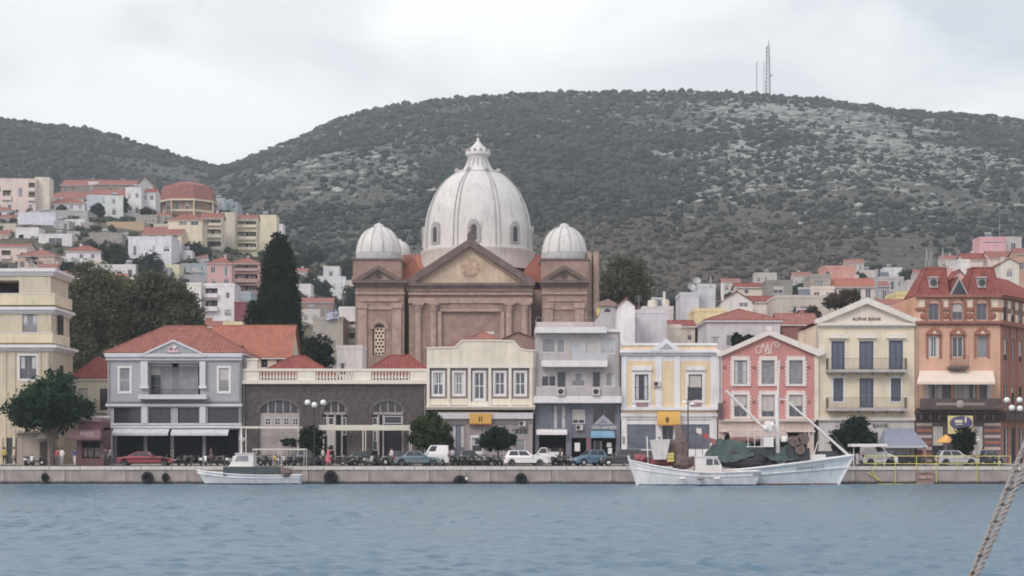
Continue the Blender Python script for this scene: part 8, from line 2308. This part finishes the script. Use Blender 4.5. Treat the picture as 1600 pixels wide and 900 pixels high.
SC_ = [(440, 158.2, 70, (150, 150, 152), 'pale grey scooter left of the yellow-clad figure'), (397, 160.5, 15, (60, 60, 66), 'dark scooter beside the blue-grey building pillar'), (318, 160.5, 80, (200, 200, 204), 'white scooter behind the red car'),
	   (345, 161, 70, (62, 62, 70), 'black scooter before the dark cafe'), (498, 160.2, 75, (52, 52, 58), 'black scooter left of the pink-dressed walker'), (468, 160.8, 20, (90, 90, 96), 'grey scooter under the slim canopy frame'),
	   (525, 161, 200, (60, 60, 66), 'dark scooter right of the pink-dressed walker'), (545, 159.5, 160, (60, 58, 62), 'dark scooter before the middle stone arch'), (600, 161.5, 20, (150, 150, 152), 'grey scooter before the right stone arch'),
	   (712, 159.5, 70, (44, 44, 50), 'black scooter nearest the white van'), (728, 159.2, 65, (60, 56, 60), 'second dark scooter from the white van'), (741, 159.6, 72, (56, 56, 62), 'third dark scooter from the white van'),
	   (754, 159.2, 66, (110, 110, 114), 'grey scooter under the yellow bank sign'), (768, 159.4, 60, (52, 52, 58), 'black scooter beside the clipped tree trunk'), (781, 159.0, 75, (48, 48, 54), 'black scooter between the clipped tree and the white hatchback'),
	   (869, 158.2, 60, (46, 46, 52), 'black motorbike right of the white pickup'), (881, 158.6, 70, (56, 54, 60), 'dark motorbike in front of the grey block doorway'), (890, 159, 80, (90, 92, 98), 'grey motorbike left of the small blue car'),
	   (46, 158.4, 75, (190, 190, 190), 'pale scooter beside the yellow-clad figures at the left edge'), (48 + 7, 160.4, 15, (60, 60, 66), 'dark scooter in front of the ochre building'), (1545, 160, 15, (56, 56, 62), 'dark scooter at the right end of the yellow railing'),
	   (640 - 6, 158.6, 75, (52, 52, 58), 'black scooter at the nose of the steel blue saloon'), (577, 158.4, 60, (150, 150, 152), 'pale grey scooter in front of the black car before the arches'), (362, 158.8, 65, (190, 190, 190), 'pale scooter by the bow of the small left boat'),
	   (285, 158.8, 70, (60, 60, 66), 'dark scooter just right of the red car'), (300, 159.6, 110, (52, 52, 58), 'black scooter second right of the red car'), (418, 159.0, 75, (46, 46, 52), 'black scooter behind the left boat mast'),
	   (456, 158.0, 70, (62, 62, 70), 'black scooter behind the left boat stern'), (555, 158.2, 80, (56, 54, 60), 'dark scooter in front of the middle stone arch'), (1395, 157.6, 70, (44, 44, 50), 'black scooter by the white van at the yellow railing'),
	   (1412, 158.8, 20, (52, 52, 58), 'dark scooter behind the yellow railing under the blue awning')]
for px, Y, a, rgb, lab in SC_:
	if rgb not in protos:
		o = protos[rgb] = scooter_proto(rgb); o.location = (wx(px, Y), Y, GROUND + .004); o.rotation_euler = (0, 0, R(a)); o['label'] = lab
	else:
		o = copy_tree(protos[rgb], None, (wx(px, Y), Y, GROUND + .004), R(a), lab)
	o['group'] = 'scooters parked along the waterfront'

# ================================================================== people
def person(label, px, Y, shirt, legs, h=1.72, face=0.0, walk=.2, skirt=False, group='people on the waterfront', z=GROUND + .004, hair=True):
	fr = FR(Y)
	t = thing('person', label, 'person', (fr.X(px), Y, z), group, face)
	s = h / 1.75
	V, Ed, Rd = [], [], []
	def add(p, r, par=None):
		V.append(Vector(p) * s); Rd.append(r * s)
		if par is not None: Ed.append((par, len(V) - 1))
		return len(V) - 1
	pel = add((0, 0, .95), .15); wai = add((0, 0, 1.12), .135, pel); che = add((.02, 0, 1.33), .165, wai); nk = add((.02, 0, 1.50), .062, che); hd = add((.04, 0, 1.58), .085, nk); hd2 = add((.045, 0, 1.67), .088, hd)
	for sd in (-1, 1):
		st = walk * sd
		hip = add((0, .09 * sd, .88), .10, pel); kn = add((.28 * st + .03, .10 * sd, .49), .068, hip); an = add((.60 * st - .06 * abs(st), .10 * sd, .09), .045, kn); to = add((.60 * st + .15, .11 * sd, .045), .04, an)
		sh = add((.02, .19 * sd, 1.42), .07, che); el = add((-.25 * st, .25 * sd, 1.15), .05, sh); wr = add((-.40 * st + .10, .24 * sd, .90), .034, el); pm = add((-.43 * st + .12, .24 * sd, .82), .036, wr)
		for i, (dy, ln) in enumerate(((-.027, .075), (-.009, .09), (.009, .085), (.027, .065))):
			a = add((-.44 * st + .12 + dy, .24 * sd - .01, .77), .010, pm); add((-.45 * st + .135 + dy, .235 * sd, .77 - ln * .9), .008, a)
		a = add((-.42 * st + .16, .22 * sd, .81), .011, pm); add((-.42 * st + .19, .215 * sd, .76), .009, a)
	me = bpy.data.meshes.new('skel'); me.from_pydata(V, Ed, [])
	o = bpy.data.objects.new('skel', me); COL.objects.link(o)
	o.modifiers.new('skin', 'SKIN'); sb = o.modifiers.new('sub', 'SUBSURF'); sb.levels = sb.render_levels = 1
	for v, r_ in zip(me.skin_vertices[0].data, Rd): v.radius = (r_, r_)
	me.skin_vertices[0].data[0].use_root = True
	dg = bpy.context.evaluated_depsgraph_get()
	bm_ = bpy.data.meshes.new_from_object(o.evaluated_get(dg)); bpy.data.objects.remove(o)
	bm_.name = 'body'
	for m in (G['skin'], paint('shirt_%d_%d_%d' % shirt, shirt, .85), paint('cloth_%d_%d_%d' % legs, legs, .85), G['rubber']): bm_.materials.append(m)
	for p in bm_.polygons:
		c = p.center / s
		p.use_smooth = True
		p.material_index = 0 if c.z > 1.49 or (abs(c.y) > .17 and c.z < 1.1 and c.z > .6) else (1 if c.z > .98 else (3 if c.z < .08 else 2))
	piece('body', bm_, t)
	if hair:
		mb = MB(G['hair']); mb.lathe([(.10 * s, 1.62 * s), (.112 * s, 1.68 * s), (.09 * s, 1.75 * s), (.04 * s, 1.785 * s), (.002, 1.79 * s)], .02 * s, 0, 10); mb.build('hair', t, local=True)
	mb = MB(G['skin']); mb.tube((.125 * s, 0, 1.655 * s), (.15 * s, 0, 1.625 * s), .013 * s, 5, .016 * s)
	mb.build('nose', t, local=True)
	mb = MB(G['hair'])
	for sd in (-1, 1): mb.sphere((.122 * s, .032 * s * sd, 1.665 * s), .010 * s, 6)
	mb.build('eyes', t, local=True)
	if skirt:
		mb = MB(paint('shirt_%d_%d_%d' % shirt, shirt, .85)); mb.lathe([(.16 * s, 1.0 * s), (.20 * s, .85 * s), (.24 * s, .55 * s), (.26 * s, .42 * s), (.24 * s, .42 * s)], 0, 0, 14); mb.build('skirt', t, local=True)
	return t
person('person walking in a long bright pink dress on the quay', 513, 154.6, (204, 74, 106), (204, 110, 130), 1.72, R(200), .25, True)
for a in ((7, 158.2, (198, 178, 80), (52, 52, 60), 1.74, 'person in a yellow top at the far left edge'), (22, 157.0, (186, 178, 128), (120, 116, 90), 1.76, 'person in a pale yellow high-visibility jacket next to the pale scooter'),
		  (97, 157.4, (200, 198, 200), (150, 150, 156), 1.7, 'person in white under the broad street tree'), (90, 158.6, (170, 70, 80), (96, 90, 96), 1.66, 'person in a red top by the trunk of the broad street tree'),
		  (117, 157.2, (58, 66, 130), (200, 200, 206), 1.66, 'person in a blue top and white trousers before the kiosk'), (165, 159, (70, 68, 72), (60, 60, 66), 1.72, 'person in dark clothes right of the kiosk'), (172, 160, (120, 116, 120), (66, 66, 72), 1.7, 'person in a grey top between kiosk and cafe'),
		  (330, 158.6, (76, 76, 86), (56, 56, 62), 1.7, 'person in dark clothes walking before the cafe'), (430, 157.6, (200, 180, 70), (120, 112, 60), 1.1, 'small person in yellow standing behind the small left boat'), (505, 160, (206, 206, 210), (70, 70, 80), 1.68, 'person in a white top behind the pink-dressed walker'),
		  (612, 159.6, (190, 178, 178), (80, 74, 76), 1.7, 'person in a pale top at the right stone arch'), (697, 161.2, (84, 84, 92), (60, 60, 66), 1.72, 'person in dark clothes right of the white van'), (706, 160.5, (206, 206, 212), (74, 74, 80), 1.7, 'person in a white top beside the scooters'),
		  (875, 158.2, (66, 60, 66), (58, 58, 66), 1.72, 'person in black beside the motorbikes'), (1444, 157.6, (190, 92, 70), (70, 70, 80), 1.74, 'person in an orange-red jacket behind the yellow railing'), (1536, 162, (60, 74, 140), (70, 70, 76), 1.74, 'person in a blue jacket by the orange building'),
		  (268, 160.2, (96, 92, 98), (60, 60, 66), 1.7, 'person standing behind the dark red car')):
	person(a[5], a[0], a[1], a[2], a[3], a[4], random.uniform(0, 6.28), random.choice((0.0, .12, .3)))

# ================================================================== street furniture
def globe_lamp(label, px, Y, top, globes, pole='iron'):
	fr = FR(Y); x = fr.X(px)
	t = thing('street_lamp', label, 'street lamp', (x, Y, GROUND), 'street lamps on the waterfront')
	mb = MB(G[pole]); mb.lathe([(.16, GROUND), (.16, GROUND + .3), (.09, GROUND + .5), (.06, GROUND + 1.2), (.045, fr.Z(top) - .3)], x, Y, 10); mb.build('pole', t)
	for gx, gy, dy in globes:
		p = Vector((fr.X(gx), Y + dy, fr.Z(gy)))
		mb = MB(G[pole]); mb.path([(x, Y, fr.Z(top) - .7), ((x + p.x) / 2, Y + dy / 2, p.z - .45), (p.x, p.y, p.z - .2)], .03, 5); a = mb.build('arm', t)
		mb = MB(mat('opal_globe', (.82, .82, .82), .25, .01)); mb.sphere(p, .29, 16); mb.build('globe', a)
		mb = MB(G[pole]); mb.lathe([(.1, p.z - .36), (.13, p.z - .27), (.1, p.z - .25)], p.x, p.y, 8); mb.build('collar', a)
globe_lamp('street lamp with three white globes in front of the stone building', 491, 159, 634, [(480, 629, .3), (492, 633, -.4), (504.5, 629, .3)])
globe_lamp('street lamp with four white globes at the right edge by the orange building', 1586, 158, 636, [(1575, 625, .4), (1595, 625, .4), (1579, 637.5, -.4), (1591.5, 638.5, -.4)])
def flat_lamp():
	fr = FR(154.6); x = fr.X(1075)
	t = thing('quay_lamp_post', 'dark lamp post with twin white bowl lamps in front of the yellow and white bank', 'lamp post', (x, 154.6, GROUND))
	mb = MB(G['iron']); mb.lathe([(.13, GROUND), (.13, GROUND + .4), (.07, GROUND + .6), (.055, fr.Z(632)), (.03, fr.Z(603))], x, 154.6, 10); mb.build('pole', t)
	for dx, py in ((-5, 627), (6, 630)):
		mb = MB(G['iron']); xx = fr.X(1075 + dx); mb.path([(x, 154.6, fr.Z(634)), ((x + xx) / 2, 154.6, fr.Z(py - 3)), (xx, 154.6, fr.Z(py - 2))], .03, 5); a = mb.build('arm', t)
		mb = MB(G['white']); mb.lathe([(.02, fr.Z(py - 2)), (.3, fr.Z(py + 1)), (.34, fr.Z(py + 2.2)), (.02, fr.Z(py + 2.6))], xx, 154.6, 12); mb.build('bowl', a)
	mb = MB(mat('dark_banner', P(66, 62, 74), .9, .2)); v = []
	for i in range(7):
		q = i / 6; w = .12 + .42 * q
		v += [(x + .03, 154.5, fr.Z(604 + 22 * q)), (x + .03 + w, 154.45 + .08 * math.sin(i), fr.Z(606 + 20 * q))]
	mb.add(v, [(2 * i, 2 * i + 1, 2 * i + 3, 2 * i + 2) for i in range(6)], None, True); mb.build('furled_banner', t)
flat_lamp()
# kiosk
def kiosk():
	fr = FR(160.5)
	t = thing('dark_red_kiosk', 'dark red newspaper kiosk with pale lettering under the edge of the broad street tree', 'kiosk', base(fr, 142))
	rd = paint('maroon_panel', (104, 66, 72), .7, var=.2); rl = paint('faded_maroon', (136, 98, 104), .7, var=.15)
	mb = MB(rd); r = fr.r((128, 690, 156, 716)); walls(mb, fr.X(120), fr.X(162), 160.5, 163.4, GROUND, fr.Z(668), [(r[0], r[1], r[2], r[3], .8, G['inside'])], rd); mb.build('body', t)
	fr.part('fascia', t, (112, 672, 160, 685), .9, .3, rl); fr.part('fascia_base', t, (108, 685, 162, 688), 1.1, .3, rd)
	fr.part('roof', t, (126, 655, 161, 659), 1.0, 3.0, rl); fr.part('roof_panel', t, (124, 659, 162, 671.8), .7, 2.8, rd)
	lettering('PRESS', t, (fr.X(140), 160.5 - .93, fr.Z(678.5)), .55, paint('letter_pale', (186, 170, 176), .7), .01)
	for px in (131, 141, 151): fr.part('shelf', t, (px - 4, 700, px + 4, 714), -.3, .4, paint('magazine_%d' % px, (90 + px % 7 * 8, 84, 88), .8, var=.4, col2=P(130, 126, 130)))
	s = thing('pale_awning', 'white awning beam between the kiosk and the blue-grey building', 'awning', (fr.X(164), 163, fr.Z(662)))
	f2 = FR(163); f2.part('cloth', s, (152, 650, 172, 653), .8, .6, G['white']); mb = MB(G['steel']); mb.tube((f2.X(162), 163, GROUND), (f2.X(162), 163, f2.Z(651)), .04, 5); mb.build('post', s)
kiosk()
def parasol(label, px, Y, py0, py1, w, rgb, n=8, pole_px=None, name='cafe_parasol'):
	fr = FR(Y); x = fr.X(px)
	t = thing(name, label, 'parasol', (x, Y, GROUND + .13))
	zt, zb = fr.Z(py0), fr.Z(py1); R_ = w * Y / F_PX / 2
	mb = MB(paint('parasol_%d_%d_%d' % rgb, rgb, .85, var=.1)); mb.lathe([(.02, zt), (R_ * .55, zt - (zt - zb) * .38), (R_, zb + .12), (R_ * 1.0, zb), (R_ * .97, zb + .02)], x, Y, n, None, False); mb.build('canopy', t)
	mb = MB(G['steel']); mb.tube((x, Y, GROUND + .1), (x, Y, zt + .08), .03, 6); mb.build('pole', t)
	mb = MB(G['steel'])
	for i in range(n): a = 2 * math.pi * (i + .5) / n; mb.tube((x, Y, zt - (zt - zb) * .9), (x + R_ * .6 * math.sin(a), Y - R_ * .6 * math.cos(a), zt - (zt - zb) * .45), .012, 4)
	mb.build('ribs', t)
parasol('beige parasol under the broad street tree', 75, 161.5, 665, 686, 36, (176, 166, 150))
parasol('orange and yellow parasol below the oval sign', 1478, 162.3, 679, 692, 30, (222, 160, 70))
parasol('pale parasol right of the small dark tree by the orange building', 1526, 163, 680, 690, 14, (186, 176, 170))
parasol('small whitish parasol left of the kiosk', 116, 162, 648, 662, 17, (196, 196, 190))
def booth():
	fr = FR(161.8)
	t = thing('beige_booth', 'plain beige booth behind the trunk of the broad street tree', 'booth', base(fr, 60))
	mb = MB(plaster('booth_beige', (162, 148, 136), .3)); r = fr.r((32, 690, 52, 712)); walls(mb, fr.X(26), fr.X(78), 161.8, 164.5, GROUND, fr.Z(677), [], MATS['booth_beige']); mb.build('body', t)
	fr.part('roof', t, (23, 674, 80, 677), .5, 2.9, paint('booth_roof', (176, 166, 156), .8)); fr.part('door', t, (62, 690, 74, 727), .04, .02, G['brown'])
booth()
# terrace tables and chairs in the shade of the arcades: one table and one chair, copied
def cafe_set():
	wd = mat('cafe_wood', P(92, 76, 70), .7, .2, scale=4); lt = paint('cafe_white', (190, 186, 182), .6)
	tb = thing('cafe_table', 'small dark cafe table standing with chairs under the arcade terraces', 'table', (0, 0, GROUND + .13), 'cafe tables on the terraces')
	mb = MB(lt); mb.lathe([(.001, .74), (.36, .74), (.36, .71), (.001, .71)], 0, 0, 14); mb.build('tabletop', tb, local=True)
	mb = MB(wd); mb.tube((0, 0, .02), (0, 0, .71), .03, 6); mb.lathe([(.001, .03), (.24, .02), (.24, 0)], 0, 0, 10); mb.build('pedestal', tb, local=True)
	ch = thing('cafe_chair', 'dark wooden cafe chair drawn up to a small table on the terraces', 'chair', (0, 0, GROUND + .13), 'cafe chairs on the terraces')
	mb = MB(wd); mb.box(-.21, .21, -.21, .21, .43, .47); mb.build('seat', ch, local=True)
	mb = MB(wd); mb.box(-.21, -.17, -.2, .2, .62, .86); mb.build('backrest', ch, local=True)
	for x in (-.19, .19):
		for y in (-.18, .18):
			mb = MB(wd); mb.tube((x, y, 0), (x, y, .86 if x < 0 else .43), .02, 5); mb.build('leg', ch, local=True)
	first = [True, True]
	o_ = ('first', 'second', 'third', 'fourth', 'fifth', 'sixth', 'seventh', 'eighth', 'ninth', 'tenth')
	spots = [(px, Y, '%s from the left, %s row before the stone arches' % (o_[i], rw)) for i, px in enumerate((384, 404, 424, 446, 508, 528, 552, 578, 602, 630)) for Y, rw in ((163.6, 'front'), (165.3, 'back'))]
	spots += [(px, 164.6, '%s from the left before the dark cafe' % o_[i]) for i, px in enumerate((196, 226, 252, 290, 318, 346))]
	for px, Y, w in spots:
		x = wx(px, Y) + random.uniform(-.3, .3)
		lc = (x, Y, GROUND + .13)
		if first[0]: tb.location = lc; first[0] = False; tb['label'] = 'round cafe table: ' + w
		else: copy_tree(tb, None, lc, 0, 'round cafe table: ' + w)
		for a, sd in ((0, 'left'), (math.pi, 'right')):
			a2 = a + random.uniform(-.4, .4)
			p = (x - .58 * math.cos(a2), Y - .58 * math.sin(a2), GROUND + .13)
			lb = '%s chair at the table %s' % (sd, w)
			if first[1]: ch.location = p; ch.rotation_euler = (0, 0, a2); first[1] = False; ch['label'] = lb
			else: copy_tree(ch, None, p, a2, lb)
cafe_set()
# tyre fenders on the quay
def fender(label, px, py, r, squash=1.0, half=False):
	fr = FR(149.9); x, z = fr.X(px), fr.Z(py)
	t = thing('tyre_fender', label, 'tyre', (x, 149.7, z - r), 'tyre fenders on the quay wall')
	mb = MB(G['rubber']); mb.T = Matrix.Translation((x, 149.76, z)) @ Matrix.Rotation(R(90), 4, 'X') @ Matrix.Diagonal((squash, 1, 1, 1))
	mb.lathe([(r * .48, -.11), (r * .85, -.12), (r, -.07), (r, .07), (r * .85, .12), (r * .48, .11), (r * .48, -.11)], 0, 0, 24); mb.build('tyre', t)
	mb = MB(G['inside']); mb.T = Matrix.Translation((x, 149.9, z)) @ Matrix.Rotation(R(90), 4, 'X'); mb.lathe([(.01, 0), (r * .5, 0)], 0, 0, 12); mb.build('hub', t)
	mb = MB(G['iron']); mb.tube((x - .05, 149.84, z + r * .6), (x - .03, 149.86, 1.3), .02, 4); mb.build('chain', t)
fender('narrow dark tyre fender on the quay below the broad street tree', 71, 746, .40, .8)
fender('large dark tyre fender on the quay left of the small fishing boat', 231, 746, .52)
fender('smaller tyre fender close to the bow of the small fishing boat', 259, 746, .40, .8)
fender('big round tyre fender below the pink-dressed walker', 517, 746, .62)
fender('half-sunk tyre fender below the scooters', 719, 751, .5, 1.15)
fender('tyre fender below the white hatchback', 814, 748, .52)
fr = FR(149.6); s = thing('white_float', 'white float hanging beside the half-sunk tyre', 'float', (fr.X(729), 149.6, fr.Z(750)))
mb = MB(G['whiteb']); mb.sphere((fr.X(729), 149.6, fr.Z(748)), .15, 10); mb.build('ball', s); mb = MB(G['iron']); mb.tube((fr.X(728), 149.75, fr.Z(737)), (fr.X(729), 149.6, fr.Z(746)), .03, 5); mb.build('cord', s)
# yellow railing round the slip at the right
def yellow_railing():
	Y = 149.75; fr = FR(Y)
	ym = paint('railing_yellow', (196, 184, 70), .5, var=.15)
	t = thing('yellow_railing', 'yellow tubular railing on the quay edge at the right with posts reaching down the wall', 'railing', (fr.X(1465), Y, 1.3))
	for py in (712.5, 724.5):
		mb = MB(ym); mb.tube((fr.X(1352), Y, fr.Z(py)), (fr.X(1579), Y, fr.Z(py)), .035, 6); mb.build('rail', t)
	for px in (1352, 1368, 1399, 1432, 1463, 1496, 1527, 1561, 1579):
		low = 754 if px in (1399, 1463, 1527) else (725 if px in (1352, 1579) else 735)
		mb = MB(ym); mb.tube((fr.X(px), Y, fr.Z(low)), (fr.X(px), Y, fr.Z(712.3)), .035, 6); mb.build('post', t)
	mb = MB(ym); mb.tube((fr.X(1372), Y, fr.Z(756)), (fr.X(1530), Y, fr.Z(757)), .03, 5); mb.build('lower_rail', t)
	for a, b in (((1355, 738), (1378, 752)), ((1362, 735), (1372, 750))):
		mb = MB(ym); mb.tube((fr.X(a[0]), Y + .03, fr.Z(a[1])), (fr.X(b[0]), Y, fr.Z(b[1])), .05, 5); mb.build('brace', t)
	s = thing('red_notice_board', 'weathered red and grey notice board on the quay wall below the yellow railing', 'sign', (fr.X(1446), 149.9, fr.Z(757)))
	f2 = FR(149.85); f2.part('board', s, (1432, 738, 1459, 757), .05, .1, paint('board_red', (134, 104, 98), .8, var=.2))
	for a in ((1434, 739, 1456, 741), (1434, 748.5, 1456, 750.5)): f2.part('stripe', s, a, .065, -.052, paint('board_dark', (96, 82, 76), .8))
	f2.part('stripe', s, (1437, 744, 1447, 747), .065, -.052, paint('board_pink', (176, 136, 126), .8))
	f2.part('stripe', s, (1450, 744, 1456, 746), .065, -.052, MATS['board_pink'])
	for (a, b, c) in ((1403, 748, 1409), (1500, 748, 1506)): pass
yellow_railing()
def bollard(label, px):
	Y = 150.9; x = wx(px, Y)
	t = thing('bollard', label, 'bollard', (x, Y, GROUND + .01), 'bollards on the quay')
	mb = MB(G['iron']); mb.lathe([(.16, GROUND), (.14, GROUND + .06), (.10, GROUND + .12), (.10, GROUND + .3), (.17, GROUND + .36), (.15, GROUND + .42), (.01, GROUND + .45)], x, Y, 12); mb.build('post', t)
for px, lab in ((300, 'mooring bollard by the bow of the small left boat'), (480, 'mooring bollard by the stern of the small left boat'), (640, 'mooring bollard in front of the steel blue saloon'), (975, 'mooring bollard by the white bow of the front boat'), (1345, 'mooring bollard by the bow of the large fishing boat')): bollard(lab, px)
# mooring ropes
for label, a, b in (('mooring rope from the bow of the small left boat to the quay', (wx(310, 147.6), 147.6, 1.2), (wx(300, 150.9), 150.9, 1.9)), ('mooring rope from the large fishing boat bow to the quay', (wx(1326, 146.6), 146.6, 2.2), (wx(1345, 150.9), 150.9, 1.9)),
					('mooring rope from the front boat bow to the quay', (wx(990, 143), 143, 1.9), (wx(975, 150.9), 150.9, 1.9))):
	mb = MB(paint('rope_pale', (170, 164, 152), .9)); a, b = Vector(a), Vector(b); p = [a.lerp(b, i / 8) - Vector((0, 0, .25 * math.sin(math.pi * i / 8))) for i in range(9)]
	mb.path(p, .02, 5); solo(mb, 'mooring_rope', label, 'rope', tuple(a), 'mooring ropes')
# sailing-boat shroud close to the camera
def shroud():
	Y = 8.0; fr = FR(Y); k = Y / F_PX
	t = thing('rigging_rope', 'pair of grey twisted rigging ropes with dark clips crossing the lower right corner close by', 'rope', (fr.X(1515), Y, fr.Z(905)))
	m1 = mat('rope_grey', P(150, 144, 142), .9, .2, scale=60, bump=.4, bscale=200); m2 = mat('clip_dark', P(70, 62, 60), .6, .2)
	A = [(1511, 912), (1588.5, 724), (1640, 599)]; B = [(1515, 916), (1597, 730), (1652, 605)]
	for pts, r, dy in ((A, 4.2, 0), (B, 5.2, -.03)):
		mb = MB(m1); n = 120; P0 = Vector((fr.X(pts[0][0]), Y + dy, fr.Z(pts[0][1]))); P1 = Vector((fr.X(pts[2][0]), Y + dy, fr.Z(pts[2][1])))
		d = (P1 - P0); ln_ = d.length; d.normalize(); u = Vector((0, 1, 0)); w = d.cross(u)
		for s in range(3):
			p = []
			for i in range(n + 1):
				a = 2 * math.pi * (i / 10 + s / 3); c = P0.lerp(P1, i / n); p.append(c + (u * math.cos(a) + w * math.sin(a)) * r * k * .48)
			mb.path(p, r * k * .56, 5)
		mb.build('strand', t)
	for px, py in ((1523, 894), (1534, 867), (1546, 841), (1559, 813), (1571, 787), (1578, 763), (1594, 735)):
		c = Vector((fr.X(px), Y - .035, fr.Z(py)))
		mb = MB(m2); mb.tube(c + Vector((-4.5 * k, 0, -2.6 * k)), c + Vector((4.5 * k, 0, 2.6 * k)), 1.6 * k, 6); mb.tube(c + Vector((-4.5 * k, .02, -3.4 * k)), c + Vector((-4.5 * k, .02, 1 * k)), 2.2 * k, 6); mb.tube(c + Vector((4.2 * k, .02, -1 * k)), c + Vector((4.2 * k, .02, 4 * k)), 2.2 * k, 6); mb.build('clip', t)
shroud()
# ================================================================== the damp air over the harbour
def haze():
	mb = MB(); m = bpy.data.materials.new('haze_air'); m.use_nodes = True
	t = m.node_tree
	for n in list(t.nodes):
		if n.type != 'OUTPUT_MATERIAL': t.nodes.remove(n)
	v = t.nodes.new('ShaderNodeVolumePrincipled'); v.inputs['Color'].default_value = (.82, .91, 1.0, 1); v.inputs['Density'].default_value = HAZE; v.inputs['Anisotropy'].default_value = 0.2
	t.links.new(v.outputs[0], t.nodes['Material Output'].inputs['Volume'])
	mb.box(-1750, 1750, -60, 4300, -8, 360, m)
	o = mb.build('haze'); o['kind'] = 'stuff'; o['label'] = 'thin bluish haze over the harbour and the hills'
HAZE = 3.0e-4
haze()
